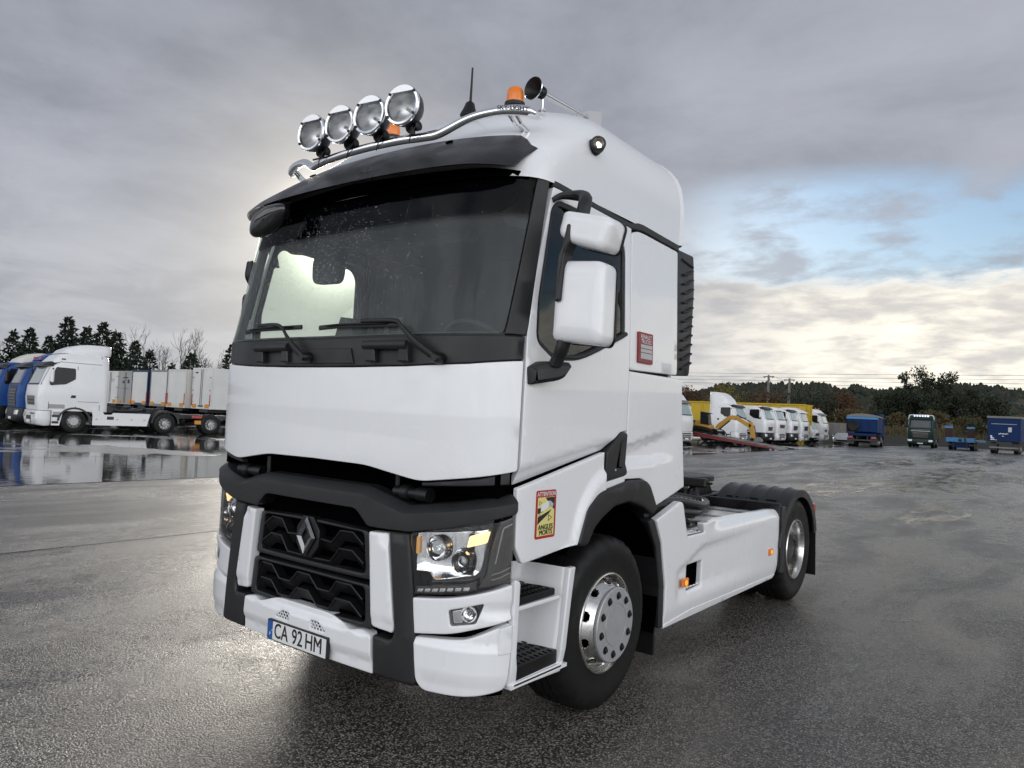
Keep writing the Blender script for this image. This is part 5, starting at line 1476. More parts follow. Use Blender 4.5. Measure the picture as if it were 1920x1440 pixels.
sheet('slab_bed', -87.3, -11.75, -34, 99, -.004, 'fine_asphalt', 4, None, ap)
def strip(name, pts, w, dz=.006):
    pts = cr([Vector((x, y, 0)) for x, y in pts], 6); mb = MB(); L_ = []; R_ = []
    for i, p in enumerate(pts):
        t = (pts[min(i + 1, len(pts) - 1)] - pts[max(0, i - 1)]).normalized(); n = Vector((-t.y, t.x, 0))
        L_.append((p.x + n.x * w / 2, p.y + n.y * w / 2, gz(p.x, p.y) + dz)); R_.append((p.x - n.x * w / 2, p.y - n.y * w / 2, gz(p.x, p.y) + dz))
    mb.grid([R_, L_]); return tag(mb.build(name, 'worn_paint'), kind='structure')
strip('worn_line', [(2.2, 2.0), (2.17, 2.8), (2.13, 3.4), (2.09, 5.0), (2.1, 6.7), (2.12, 9)], .13)
strip('worn_line', [(2.1, 6.6), (2.4, 7.6), (2.7, 8.5)], .10)
strip('worn_line', [(2.09, 5.1), (2.5, 5.6), (3.2, 6.2)], .16)
strip('worn_line', [(-2.6, 16), (-2.28, 19.3), (-2.15, 24.7), (-1.8, 33)], .5)
strip('worn_line', [(-5.4, 22.7), (-6.2, 35), (-6.8, 50)], .35)
# hairline cracks and scattered grit
simple('crack_dark', (.012, .012, .012), .7)
def crack(pts, w):
    rnd = random.Random(int(pts[0][0] * 100)); q = []
    for a, b in zip(pts, pts[1:]):
        for k in range(24): t = k / 24; q.append((lerp(a[0], b[0], t) + rnd.gauss(0, .012), lerp(a[1], b[1], t) + rnd.gauss(0, .012)))
    mb = MB(); mb.grid([[(x + w * rnd.uniform(.2, 1), y, .0045) for x, y in q], [(x - w * rnd.uniform(.2, 1), y, .0045) for x, y in q]]); tag(mb.build('crack', 'crack_dark', None, 0), kind='structure')
crack([(-3.6, -.9), (-2.6, -.2), (-1.56, .35), (-1.5, .9)], .006)
crack([(3.0, 8.5), (4.6, 7.2), (6.5, 7.6), (8.2, 6.6)], .009)
crack([(.5, 12.5), (2.2, 13.8), (4.0, 13.2), (6.4, 15.5)], .012)
def grit():
    rnd = random.Random(8); mb = MB()
    for i in range(1500):
        d = rnd.uniform(1.0, 12); a = rnd.uniform(-75, 5); x = 3.41 + math.sin(rad(a)) * d; y = -2.51 + math.cos(rad(a)) * d
        if -1.3 < x < 1.35 and .1 < y < 6: continue
        r = rnd.uniform(.002, .006); z = .006 + r * .4
        v = [Vector((x, y, z)) + Vector(q) * r * rnd.uniform(.7, 1.3) for q in ((1, 0, 0), (-.5, .8, 0), (-.5, -.8, 0), (0, 0, .8), (0, 0, -.8))]
        mb.m = 0 if rnd.random() < .6 else 1
        mb.add(v, [(0, 1, 3), (1, 2, 3), (2, 0, 3), (1, 0, 4), (2, 1, 4), (0, 2, 4)])
    tag(mb.build('grit', ['crack_dark', 'kerb_concrete'], None, 0), 'loose grit scattered over the wet asphalt', 'grit', kind='stuff')
grit()
# thin films of standing water on the asphalt
def wet_patch(cx, cy, lx, ly, seed, ang=0.):
    rnd = random.Random(seed); pts = []
    for i in range(40):
        a = 2 * PI * i / 40; k = 1 + .35 * noise.noise(Vector((math.cos(a) * 1.6, math.sin(a) * 1.6, seed))) + .16 * noise.noise(Vector((math.cos(a) * 5, math.sin(a) * 5, seed)))
        x, y = math.cos(a) * lx * k, math.sin(a) * ly * k; x, y = x * math.cos(ang) - y * math.sin(ang), x * math.sin(ang) + y * math.cos(ang)
        pts.append((cx + x, cy + y))
    mb = MB(); o, t = cdt([pts], [(cx, cy)]); mb.add([(x, y, gz(x, y) + .0075) for x, y in o], t)
    tag(mb.build('wet_patch', 'water_film', None, 60), kind='structure')
b = MatB('water_film'); p = b.pos(); b.N.remove(b.b)
nz = b.noise(b.scale(p, (1, .35, 1)), 2.4, 6, .65, .5); nf = b.noise(p, 34, 4, .7)
gl = b.nd('ShaderNodeBsdfGlossy'); gl.inputs['Roughness'].default_value = .10; b.L.new(b.bump(nf, .10, .006), gl.inputs['Normal'])
tr = b.nd('ShaderNodeBsdfTransparent'); fr_ = b.nd('ShaderNodeFresnel'); fr_.inputs['IOR'].default_value = 1.36
mk = b.math('MULTIPLY', b.ramp(b.math('ADD', b.math('MULTIPLY', nz, .7), b.math('MULTIPLY', nf, .3)), .46, .60), b.math('MULTIPLY', fr_.outputs[0], 1.0))
ms = b.nd('ShaderNodeMixShader'); b.L.new(mk, ms.inputs[0]); b.L.new(tr.outputs[0], ms.inputs[1]); b.L.new(gl.outputs[0], ms.inputs[2]); b.L.new(ms.outputs[0], b.out.inputs[0]); M['water_film'] = b.m
for q in ((-2.0, 21.5, .9, 5.0, 1), (-.2, 30, 1.6, 9, 2), (3.2, 33, 1.5, 6, 3), (-4.0, 37, 1.0, 10, 4), (1.0, 16, .7, 2.6, 5), (5.5, 24, 1.0, 5, 6), (-1.6, 52, 2.2, 8, 7), (6, 45, 2.5, 9, 8), (3.4, 10.5, .5, 1.8, 9), (-3.6, 60, 2.0, 7, 10)): wet_patch(*q)
# low wall at the far end of the yard
mb = MB(); mb.prism([(104, -.2), (104.35, -.2), (104.35, 1.02), (104.30, 1.06), (104.05, 1.06), (104, 1.02)], lambda u, v, d: Vector((-26 + d, u, v + .35)), 70)
kw = mb.build('yard_wall', 'kerb_concrete'); tag(kw, 'long low dark concrete wall behind the parked trailers', 'wall')
# bank behind the wall
mb = MB(); rnd = random.Random(2)
mb.grid([[(x, y, .35 + h + .5 * noise.noise(Vector((x * .12, y * .12, 3))) * min(1, h)) for x in [-130 + 5 * i for i in range(52)]] for y, h in ((104.2, .1), (108, .9), (113, 1.8), (120, 2.2), (130, 2.4), (145, 2.5), (170, 2.6), (240, 3), (330, 5), (420, 9), (470, 13))])
tag(mb.build('bank', 'bank_soil', None, 60), kind='structure')
# hill
CREST = [(-110, 1.2), (-95, 1.4), (-80, 1.5), (-60, 1.6), (-40, 1.8), (-30, 2.0), (-24.02, 2.30), (-23.05, 2.5), (-22.09, 2.86), (-21.06, 3.13), (-19.8, 3.10), (-18.13, 3.35), (-16.84, 3.31), (-15.57, 3.34), (-14.23, 3.42), (-13.73, 3.09), (-13.27, 2.95), (-12.76, 3.08), (-12.42, 3.32), (-11.74, 3.15), (-10.73, 2.99), (-9.09, 3.18), (-7.51, 3.32), (-5.97, 3.50), (-5.07, 3.48), (-4.18, 3.46), (-3.31, 3.30), (-2.46, 3.15), (-.55, 3.02), (10, 2.8), (30, 2.4), (60, 1.8)]
HD = 620.
def hill_h(az, t):   # t 0 foot .. 1 crest
    top = 1.7 + HD * math.tan(rad(interp(CREST, az) - .22))
    return 8 + (top - 8) * t ** 1.25
mb = MB(); rows = []
for k in range(9):
    t = k / 8; R_ = 380 + (HD - 380) * t
    rows.append([(3.4 + math.sin(rad(a)) * R_, -2.5 + math.cos(rad(a)) * R_, hill_h(a, t) * (1 if k else .6) + 3 * noise.noise(Vector((a * .4, k, 0))) * (1 if 0 < k < 8 else 0)) for a in [-112 + 1.0 * i for i in range(170)]])
rows.append([(p[0] * 1.3, p[1] * 1.3, p[2] * .8) for p in rows[-1]])
mb.grid(rows); tag(mb.build('hill', 'forest_floor', None, 60), kind='structure')
def build_forest():
    rnd = random.Random(11); mb = MB()
    for i in range(6500):
        az = rnd.uniform(-27, 3); t = rnd.random() ** .8; R_ = 380 + (HD - 380) * t
        if noise.noise(Vector((az * .35, t * 2.5, 7))) < -.12 and t < .8: continue
        x = 3.4 + math.sin(rad(az)) * R_; y = -2.5 + math.cos(rad(az)) * R_; z = hill_h(az, t)
        h = rnd.uniform(2.2, 4.6) * (1 if t < .97 else 1.1); w = rnd.uniform(1.2, 2.6); n = 5
        mb.m = 0 if rnd.random() < .8 else 1
        top = rnd.random() < .5
        rings = [(0, .5), (.3, 1), (.65, .8 if not top else .5), (.9, .45 if not top else .15)]
        vs = []
        for q, r_ in rings:
            for k in range(n):
                a = 2 * PI * k / n + rnd.random() * .5; vs.append((x + math.cos(a) * w * r_ * rnd.uniform(.7, 1.2), y + math.sin(a) * w * r_, z - .6 + h * q * rnd.uniform(.92, 1.08)))
        vs.append((x, y, z - .6 + h)); fs = []
        for q in range(3):
            for k in range(n): fs.append((q * n + k, q * n + (k + 1) % n, (q + 1) * n + (k + 1) % n, (q + 1) * n + k))
        fs += [(3 * n + k, 3 * n + (k + 1) % n, 4 * n) for k in range(n)]
        mb.add(vs, fs)
    b = MatB('hill_trees'); b.set(Base_Color=b.mix(b.noise(b.pos(), .03, 4), (.010, .016, .012), (.028, .036, .022)), Roughness=1.); M['hill_trees'] = b.m
    b = MatB('hill_trees_warm'); b.set(Base_Color=b.mix(b.noise(b.pos(), .03, 4), (.03, .03, .016), (.055, .045, .024)), Roughness=1.); M['hill_trees_warm'] = b.m
    tag(mb.build('hillside_forest', ['hill_trees', 'hill_trees_warm'], None, 0), 'dark forest covering the far hillside', 'forest', kind='stuff')
build_forest()
# ================================================================== trees and shrubs
def leaf_mat(name, a, b_, rough=.75, sc=.8):
    b = MatB(name); n = b.noise(b.pos(), sc, 4, .6)
    inf = b.nd('ShaderNodeObjectInfo')
    b.set(Base_Color=b.mix(n, a, b_), Roughness=rough)
    b.b.inputs['Specular IOR Level'].default_value = .25
    M[name] = b.m
leaf_mat('conifer_green', (.008, .015, .010), (.026, .036, .022))
leaf_mat('eucalypt_leaf', (.014, .020, .012), (.040, .048, .028))
leaf_mat('bush_leaf', (.020, .024, .011), (.055, .055, .026))
leaf_mat('reed_leaf', (.050, .042, .018), (.115, .088, .040))
leaf_mat('autumn_leaf', (.10, .075, .010), (.20, .145, .03))
leaf_mat('rust_leaf', (.055, .026, .012), (.10, .050, .022))
leaf_mat('bark', (.020, .017, .014), (.050, .043, .036), .9, 3)
def rvec(rnd):
    while True:
        v = Vector((rnd.uniform(-1, 1), rnd.uniform(-1, 1), rnd.uniform(-1, 1)))
        if 0.05 < v.length < 1: return v.normalized()
def leaf(mb, p, d, L, w, rnd):
    s = d.cross(rvec(rnd)).normalized() * w
    mb.add([p, p + d * L * .5 + s, p + d * L, p + d * L * .5 - s], [(0, 1, 2, 3)])
def conifer(name, x, y, h, w, rnd, label, dense=1.0, group='conifers behind the parked trucks'):
    z0 = gz(x, y); R = empty(name, (x, y, z0)); tag(R, label, 'tree', group)
    mb = MB(); mb.tube([(0, 0, 0), (.05, 0, h * .5), (0, 0, h * .97)], [.16 * h / 10, .1 * h / 10, .02], 7); mb.build('trunk', 'bark', R)
    mb = MB(); n = int(h * 44 * dense)
    for i in range(n):
        t = (i + rnd.random()) / n; z = h * (.06 + .93 * t)
        rr = w * (1 - t) ** .80 * (0.74 + .34 * rnd.random()) + .06
        if t > .9: rr *= .8
        a = rnd.uniform(0, 2 * PI); d = Vector((math.cos(a), math.sin(a), 0))
        k = max(3, int(rr * 5.5))
        for j in range(k):
            q = .25 + .75 * (j + rnd.random()) / k
            p = d * rr * q + Vector((0, 0, z + .10 * rr * q * q - .10 * rr))
            dd = (d * .7 + rvec(rnd) * .75 + Vector((0, 0, rnd.uniform(-.35, .45)))).normalized()
            leaf(mb, p, dd, rnd.uniform(.28, .6) * (.6 + .05 * h), rnd.uniform(.07, .15) * (.6 + .05 * h), rnd)
    mb.build('crown', 'conifer_green', R, 0)
    return R
def bare_tree(name, x, y, h, rnd, label):
    z0 = gz(x, y); R = empty(name, (x, y, z0)); tag(R, label, 'tree', 'bare trees behind the trailers')
    mb = MB(); tw = MB()
    def grow(p, d, L, r, lev):
        pts = [p]; q = p.copy(); dd = d.copy()
        for i in range(3):
            dd = (dd + rvec(rnd) * .16 + Vector((0, 0, .05))).normalized(); q = q + dd * L / 3; pts.append(q.copy())
        (mb if lev < 2 else tw).tube(pts, [r, r * .85, r * .7, r * .55], 5 if lev < 2 else 3, lev > 2)
        if lev >= 5 or r < .012: return
        for k in range(rnd.choice((2, 3, 3)) if lev else 4):
            b = pts[rnd.choice((1, 2, 3, 3))] if k else pts[3]
            nd_ = (dd + rvec(rnd) * (.75 if k else .35) + Vector((0, 0, .22))).normalized()
            grow(b, nd_, L * rnd.uniform(.6, .82), max(.014, r * .58), lev + 1)
    grow(Vector((0, 0, 0)), Vector((0, 0, 1)), h * .30, .13 * h / 9, 0)
    mb.build('trunk', 'bark', R, 60); tw.build('twigs', 'bark', R, 60)
    return R
def clump(mb, c, r, n, L, w, rnd, up=.1):
    for i in range(n):
        v = rvec(rnd); k = rnd.random() ** .4
        p = c + Vector((v.x * r[0], v.y * r[1], v.z * r[2])) * k
        leaf(mb, p, (v * .8 + rvec(rnd) * .9 + Vector((0, 0, up))).normalized(), L * rnd.uniform(.6, 1.3), w * rnd.uniform(.6, 1.3), rnd)
def eucalypt(name, x, y, zb, h, w, rnd, label):
    R = empty(name, (x, y, zb)); tag(R, label, 'tree', 'eucalyptus trees above the bank')
    tr = MB(); cr_ = MB(); p = Vector((0, 0, 0)); pts = [p]
    for i in range(5): p = p + Vector((rnd.uniform(-.3, .3), rnd.uniform(-.3, .3), h / 5.6)); pts.append(p)
    tr.tube(pts, [.26, .22, .18, .14, .10, .06], 7)
    for i in range(15):
        t = rnd.uniform(.16, 1.0); b = pts[min(4, int(t * 5))].lerp(pts[min(5, int(t * 5) + 1)], t * 5 % 1)
        a = rnd.uniform(0, 2 * PI); L_ = w * rnd.uniform(.35, 1.0) * (1.15 - .65 * t)
        e = b + Vector((math.cos(a) * L_, math.sin(a) * L_, rnd.uniform(.4, 1.6)))
        tr.tube([b, b.lerp(e, .5) + Vector((0, 0, .25)), e], [.07, .05, .025], 5)
        clump(cr_, e, (w * .34, w * .34, w * .24 + .25), 95, .46, .12, rnd, -.3)
        clump(cr_, b.lerp(e, .6), (w * .22, w * .22, .4), 36, .45, .11, rnd, -.3)
    clump(cr_, pts[-1] + Vector((0, 0, .6)), (w * .28, w * .28, .8), 90, .42, .11, rnd, -.2)
    tr.build('trunk', 'bark', R, 60); cr_.build('crown', 'eucalypt_leaf', R, 0)
def bush(name, x, y, zb, h, w, mat, rnd, label, group):
    R = empty(name, (x, y, zb)); tag(R, label, 'bush', group)
    mb = MB(); st = MB()
    for i in range(int(6 + w * 2)):
        c = Vector((rnd.gauss(0, w * .3), rnd.gauss(0, w * .3), h * rnd.uniform(.25, .8)))
        clump(mb, c, (w * .32, w * .32, h * .26), 85, .42, .11, rnd, .2)
        st.tube([(c.x * .15, c.y * .15, 0), c * .6, c], [.05, .035, .02], 4)
    mb.build('foliage', mat, R, 0); st.build('stems', 'bark', R, 0)
def build_vegetation():
    rnd = random.Random(21)
    def at(px_x, px_z, D, base=85.):
        k = D / base; return 3.41 + (px_x[0] - 3.41) * k, -2.51 + (px_x[1] + 2.51) * k, 1.71 + (px_z - 1.71) * k
    # (position at 85 m, top height there, distance, width)
    C = [((-75.7, 28.6), 9.2, 96, 3.0, 'tallest dark conifer rising behind the blue trucks'), ((-74.5, 31.4), 9.0, 98, 3.2, 'tall dense conifer directly behind the white parked tractor roof'), ((-76.8, 25.7), 7.8, 92, 2.4, 'pointed conifer behind the blue truck with orange beacons'),
         ((-77.2, 24.5), 7.4, 95, 2.2, 'slim conifer near the left edge of the picture'), ((-77.8, 22.9), 6.4, 90, 2.6, 'loose conifer at the very left edge'), ((-76.3, 27.2), 7.2, 99, 2.3, 'conifer between the pointed one and the tallest one'), ((-75.0, 30.1), 8.4, 102, 2.4, 'conifer squeezed between the two tallest conifers'),
         ((-73.3, 34.1), 7.4, 88, 2.0, 'solid cone-shaped conifer behind the leftmost trailers'), ((-72.7, 35.4), 6.5, 92, 2.2, 'airy conifer right of the solid cone-shaped one'), ((-70.8, 38.9), 6.6, 93, 2.8, 'broad conifer behind the middle trailers'), ((-68.9, 42.3), 7.8, 90, 2.6, 'dark conifer next to the big truck’s hood'), ((-71.7, 37.3), 5.2, 90, 1.6, 'small low conifer between two trailers'), ((-74.0, 32.6), 8.2, 104, 2.6, 'conifer just right of the tall dense one'), ((-77.0, 25.2), 5.6, 106, 3.4, 'broad dark conifer behind the slim left ones'), ((-76.5, 26.4), 5.8, 107, 3.4, 'broad dark conifer filling the gap behind the pointed one'), ((-75.9, 28.0), 6.4, 108, 3.4, 'broad dark conifer behind the tallest one'), ((-75.3, 29.4), 6.4, 106, 3.2, 'broad dark conifer between the tall ones'), ((-74.2, 32.0), 6.0, 108, 3.4, 'broad dark conifer behind the parked tractor’s roof end'), ((-78.2, 22.0), 5.4, 104, 3.2, 'broad dark conifer cut by the left picture edge')]
    for p, z, D, w, lab in C:
        x, y, h = at(p, z, D); conifer('conifer', x, y, h, w * D / 85, rnd, lab, .9)
    Bt = [((-73.1, 34.5), 9.4, 112, 'bare tree with spreading twigs behind the solid cone-shaped conifer'), ((-70.5, 39.4), 9.6, 108, 'tallest bare tree, behind the broad conifer'), ((-72.1, 36.6), 8.0, 110, 'bare tree behind the third trailer'), ((-71.4, 37.9), 8.4, 106, 'bare tree left of the tallest bare one'), ((-69.7, 40.9), 7.8, 104, 'small bare tree near the big truck'), ((-74.9, 30.0), 8.0, 88, 'thin bare tree in front of the tall conifers'), ((-77.5, 23.4), 7.2, 100, 'bare twigs at the left picture edge')]
    for p, z, D, lab in Bt:
        x, y, h = at(p, z, D); bare_tree('bare_tree', x, y, h * 1.02, rnd, lab)
    E_ = [(-19.8, 138, 9.0, 1.9, 'leftmost eucalyptus of the group, slim with a feathery top'), (-16.6, 139, 10.0, 2.9, 'tallest eucalyptus in the middle of the group'), (-14.0, 138, 8.9, 2.3, 'eucalyptus with sky showing through its crown'), (-11.8, 140, 8.4, 2.2, 'eucalyptus second from the right of the group'), (-9.4, 137, 5.8, 2.5, 'lower spreading eucalyptus at the right of the group'), (-22.4, 139, 4.8, 2.5, 'low bushy eucalyptus at the left of the group'), (-18.2, 135, 5.2, 2.7, 'dense lower eucalyptus behind the green truck'), (-14.4, 134, 5.0, 2.7, 'dense lower eucalyptus behind the low-loader ramps'), (-6.9, 139, 4.0, 2.5, 'rounded low eucalyptus right of the group'), (-20.6, 135, 4.6, 2.4, 'dense lower eucalyptus left of the green truck'), (-11.4, 134, 4.6, 2.6, 'dense lower eucalyptus above the low-loader’s right ramp')]
    for x, y, h, w, lab in E_: eucalypt('eucalyptus', x, y, 2.9, h, w, rnd, lab)
    near_ = ('behind the first white truck', 'behind the excavator', 'behind the tall deflector truck', 'behind the row of white trucks', 'behind the long yellow body', 'behind the grey storage box', 'above the parked car', 'left of the blue tipper', 'behind the blue tipper', 'right of the blue tipper', 'left of the green truck', 'behind the green truck', 'left of the low-loader ramps', 'between low-loader and blue box trailer', 'behind the blue box trailer')
    BL = ['scrubby bush on the bank ' + q for q in near_]
    for i in range(15):
        x = -38 + i * 2.9 + rnd.uniform(-.6, .6); y = rnd.uniform(109, 124)
        z = .35 + interp([(104, .1), (108, .9), (113, 1.8), (124, 2.3)], y)
        bush('bush', x, y, z - .1, rnd.uniform(1.6, 3.0), rnd.uniform(2.2, 3.4), rnd.choice(('bush_leaf', 'bush_leaf', 'reed_leaf')), rnd, BL[i], 'scrub bushes on the bank')
    for x, y, h, w, m, lab in ((-43, 118, 6.2, 5.0, 'autumn_leaf', 'yellow autumn bush behind the white trucks'), (-49.5, 118, 5.6, 4.0, 'rust_leaf', 'rust-brown bush behind the excavator'), (-29, 126, 5.0, 4.5, 'bush_leaf', 'dark round bush above the grey box'), (-25, 124, 5.4, 4.6, 'rust_leaf', 'reddish brown bush behind the blue tipper'), (-30, 120, 6.4, 5.5, 'eucalypt_leaf', 'big dark bush behind the last white truck'), (-37, 121, 5.2, 6.0, 'rust_leaf', 'brown bush right of the yellow autumn bush'), (-55, 116, 6.4, 6.0, 'bush_leaf', 'dark bush behind the first white truck')):
        bush('large_bush', x, y, 2.6, h, w, m, rnd, lab, 'large bushes behind the yard')
    # dry reeds along the wall: nobody could count them
    mb = MB()
    for i in range(5200):
        x = rnd.uniform(-38, 20); y = rnd.uniform(105, 113); z = .35 + interp([(104, .1), (108, .9), (113, 1.8)], y)
        L_ = rnd.uniform(.5, 1.5) * (1 + .7 * noise.noise(Vector((x * .3, y * .3, 0)))); leaf(mb, Vector((x, y, z - .1)), Vector((rnd.gauss(0, .3), rnd.gauss(0, .3), 1)).normalized(), L_, rnd.uniform(.03, .08), rnd)
    tag(mb.build('dry_grass', 'reed_leaf', None, 0), 'dry grass and reeds on the bank', 'grass', kind='stuff')
build_vegetation()
# poles and cables
def build_poles():
    simple('pole_concrete', (.16, .155, .15), .8, var=.1); simple('cable_dark', (.03, .03, .032), .6)
    tops = []
    for k, (x, y, zt, zp, lab) in enumerate(((-58.7, 187.6, 15.1, 10.3, 'nearer concrete power pole with transformer platform above the white trucks'), (-53.9, 189.1, 14.4, 10.2, 'right-hand concrete power pole with transformer platform'))):
        R = empty('power_pole', (x, y, 3.0)); tag(R, lab, 'power pole', 'power poles')
        mb = MB(); mb.box((0, 0, 4), (.55, .4, 8)); mb.add([(-.26, -.2, 8), (.26, -.2, 8), (.26, .2, 8), (-.26, .2, 8), (-.2, -.15, zt - 3), (.2, -.15, zt - 3), (.2, .15, zt - 3), (-.2, .15, zt - 3)], [(0, 1, 5, 4), (1, 2, 6, 5), (2, 3, 7, 6), (3, 0, 4, 7), (4, 5, 6, 7)]); mb.build('mast', 'pole_concrete', R)
        mb = MB(); mb.box((0, 0, zt - 3.4), (2.6, .22, .22)); mb.build('cross_arm', 'pole_concrete', R)
        mb = MB(); mb.box((0, 0, zp - 3), (2.6, .8, .16)); mb.build('platform', 'cable_dark', R)
        for s in (-1.1, 0, 1.1):
            mb = MB(); mb.lathe((s, 0, zt - 3.35), (0, 0, -1), [(0, .07), (.1, .16), (.2, .07), (.3, .16), (.45, .05)], 8); mb.build('insulator', 'cable_dark', R)
        mb = MB(); mb.box((-.6, -.3, zp - 2.4), (.6, .5, .9), None, .05); mb.build('transformer', 'cable_dark', R)
        mb = MB(); mb.tube([(.2, 0, zt - 3.6), (1.2, .1, zp - 2.9)], .05, 5); mb.build('stay', 'cable_dark', R)
        tops.append((x, y, zt))
    labs = ['uppermost power cable over the hill', 'second power cable from the top over the hill', 'third power cable from the top over the hill', 'lowest power cable over the hill']
    for k in range(4):
        z = 16.2 - k * .95; pts = [(-160 + 12 * i, 200 + .0 * i, z + 1.3 * ((i - 13.) / 13.) ** 2 * .8) for i in range(24)]
        mb = MB(); mb.tube(pts, .035, 4); o = mb.build('power_cable', 'cable_dark'); tag(o, labs[k], 'cable', 'power cables')
    mb = MB(); mb.tube([(tops[0][0] + 1.1, tops[0][1], tops[0][2] - .2), (-56.3, 188.3, tops[0][2] - .9), (tops[1][0] - 1.1, tops[1][1], tops[1][2] - .3)], .035, 4); tag(mb.build('power_cable', 'cable_dark'), 'short slack cable between the two power poles', 'cable', 'power cables')
build_poles()
# ================================================================== parked vehicles around the yard
simple('paint_blue', (.006, .060, .25), .4, coat=0., spec=.3, var=.08, vs=2)
simple('paint_deep_blue', (.002, .022, .092), .6, coat=0., spec=.2, var=.15, vs=2)
simple('paint_sky_blue', (.02, .20, .46), .4, coat=.2, var=.1, vs=2)
simple('paint_green', (.002, .026, .020), .5, coat=0., spec=.25, var=.1, vs=2)
simple('paint_yellow', (.50, .34, .006), .45, var=.12, vs=1.5)
simple('machine_yellow', (.46, .24, .02), .45, var=.12, vs=2)
simple('ramp_red', (.16, .012, .014), .4, var=.2, vs=2)
simple('rust_brown', (.045, .018, .012), .7, var=.25, vs=3)
simple('car_silver', (.46, .47, .48), .25, .5, coat=.5, var=.03)
simple('bg_black', (.012, .012, .013), .45, var=.2)
simple('bg_rim', (.34, .34, .34), .4, .6, var=.1)
simple('bg_screen', (.34, .40, .385), .08, var=.25, vs=1.5, coat=.5)  # pale green base painted for sky showing through the far cab windows
simple('bg_screen_dark', (.07, .08, .085), .06, var=.2, vs=1.5, coat=.5)
simple('bg_window', (.012, .013, .014), .2, var=.3, vs=3, coat=0., spec=.25)
simple('board_orange', (.62, .26, .02), .4, var=.1)
simple('board_red', (.45, .05, .02), .4, var=.1)
simple('head_lens', (.62, .63, .63), .12, .3, var=.15, vs=30)
simple('tarp_grey', (.20, .19, .17), .8, var=.15)
simple('metal_grey', (.20, .19, .18), .5, .3, var=.2, vs=3)
simple('trailer_side', (.22, .225, .22), .5, var=.12)
simple('dark_blue_side', (.010, .035, .10), .5, var=.12)

def vroot(name, label, cat, x, y, psi, group=None):
    R = empty(name, (x, y, gz(x, y)), rad(psi)); return tag(R, label, cat, group)
def rring(hw, y0, y1, r, n=4):
    r = min(r, hw * .9, (y1 - y0) * .45); out = []
    for cx, cy, a0 in ((hw - r, y1 - r, 0), (-hw + r, y1 - r, 90), (-hw + r, y0 + r, 180), (hw - r, y0 + r, 270)):
        for k in range(n + 1):
            a = rad(a0 + 90 * k / n); out.append((cx + math.cos(a) * r, cy + math.sin(a) * r))
    return out
def loft(name, lv, mat, R, smooth=40):
    mb = MB(); rings = [[(x, y, z) for x, y in rring(hw, y0, y1, r)] for z, hw, y0, y1, r in lv]; n = len(rings[0])
    mb.grid(rings, True); mb.f += [tuple(range(n - 1, -1, -1)), tuple((len(rings) - 1) * n + i for i in range(n))]; mb.mi += [0, 0]
    return mb.build(name, mat, R, smooth)
def lv_at(lv, z, k): return interp([(l[0], l[k]) for l in lv], z)
_wm = {}
def wheel(R, x, y, r=.5, w=.3, name='wheel', rim='bg_rim', dual=False, convex=True, holes=False):
    key = (r, w, rim, dual, convex, x > 0)
    if key not in _wm:
        sg = 1 if x > 0 else -1
        mb = MB(); xo = 0.
        prof = [(-w, r * .56), (-w - .01, r * .8), (-w + .02, r * .97), (-w + .05, r), (-.05, r), (-.02, r * .97), (.01, r * .8), (0, r * .56)]
        mb.lathe((0, 0, 0), (sg, 0, 0), prof, 28, False)
        if dual: mb.lathe((-sg * (w + .03), 0, 0), (sg, 0, 0), prof, 28, False)
        a = mesh_obj('tyre', mb.v, mb.f, 'tyre_rubber'); 
        mb = MB()
        if convex: mb.lathe((0, 0, 0), (sg, 0, 0), [(-w * .5, r * .57), (-.01, r * .57), (.004, r * .55), (-.03, r * .52), (-.05, r * .50), (.0, r * .36), (.03, r * .34), (.03, 0)], 24)
        else: mb.lathe((0, 0, 0), (sg, 0, 0), [(-w * .6, r * .57), (-.01, r * .57), (.004, r * .55), (-.05, r * .51), (-.14, r * .48), (-.15, r * .3), (-.06, r * .24), (-.05, 0)], 24)
        b = mesh_obj('rim', mb.v, mb.f, rim)
        mb = MB(); mb.lathe((0, 0, 0), (sg, 0, 0), [(0, r * .06), (.004, r * .05), (.004, 0)], 8)
        c = mesh_obj('hand_hole', mb.v, mb.f, 'bg_black')
        _wm[key] = (a.data, b.data, c.data)
        for o in (a, b, c): bpy.data.objects.remove(o)
    a, b, c = _wm[key]
    W_ = empty(name, (x, y, r), 0, R)
    for nm, me in (('tyre', a), ('rim', b)): link(bpy.data.objects.new(nm, me), W_)
    if holes:
        sg = 1 if x > 0 else -1
        for k in range(10):
            an = 2 * PI * k / 10; q = r * (.44 if convex else .40); xx = -.025 if convex else -.142
            h = link(bpy.data.objects.new('hand_hole', c), W_); h.location = (sg * xx, math.cos(an) * q, math.sin(an) * q)
    return W_
def front_patch(name, lv, z0, z1, k0, k1, mat, R, off=.015, n=8, sag=0.):
    """quad strip on the front of a lofted cab between heights z0..z1, covering fraction k of the half width"""
    rows = []
    for j in range(5):
        z = lerp(z0, z1, j / 4); hw = lv_at(lv, z, 1); y0 = lv_at(lv, z, 2); r = lv_at(lv, z, 4); row = []
        for i in range(n + 1):
            x = (2 * i / n - 1) * hw * lerp(k0, k1, j / 4); ex = max(0, abs(x) - (hw - r))
            row.append((x, y0 + r - math.sqrt(max(0, r * r - ex * ex)) - off, z + sag * (1 - (x / hw) ** 2)))
        rows.append(row)
    mb = MB(); mb.grid(rows); return mb.build(name, mat, R, 50)
def side_poly(name, poly, lv, mat, R, sg, off=.012, th=.03):
    def f(u, v, d): return Vector((sg * (lv_at(lv, v, 1) + off - d), u, v))
    if area2(poly) < 0: poly = poly[::-1]
    if sg < 0: poly = [p for p in poly]
    mb = MB(); mb.prism(poly, f, th)
    if sg < 0: mb.f = [q[::-1] for q in mb.f]
    return mb.build(name, mat, R)

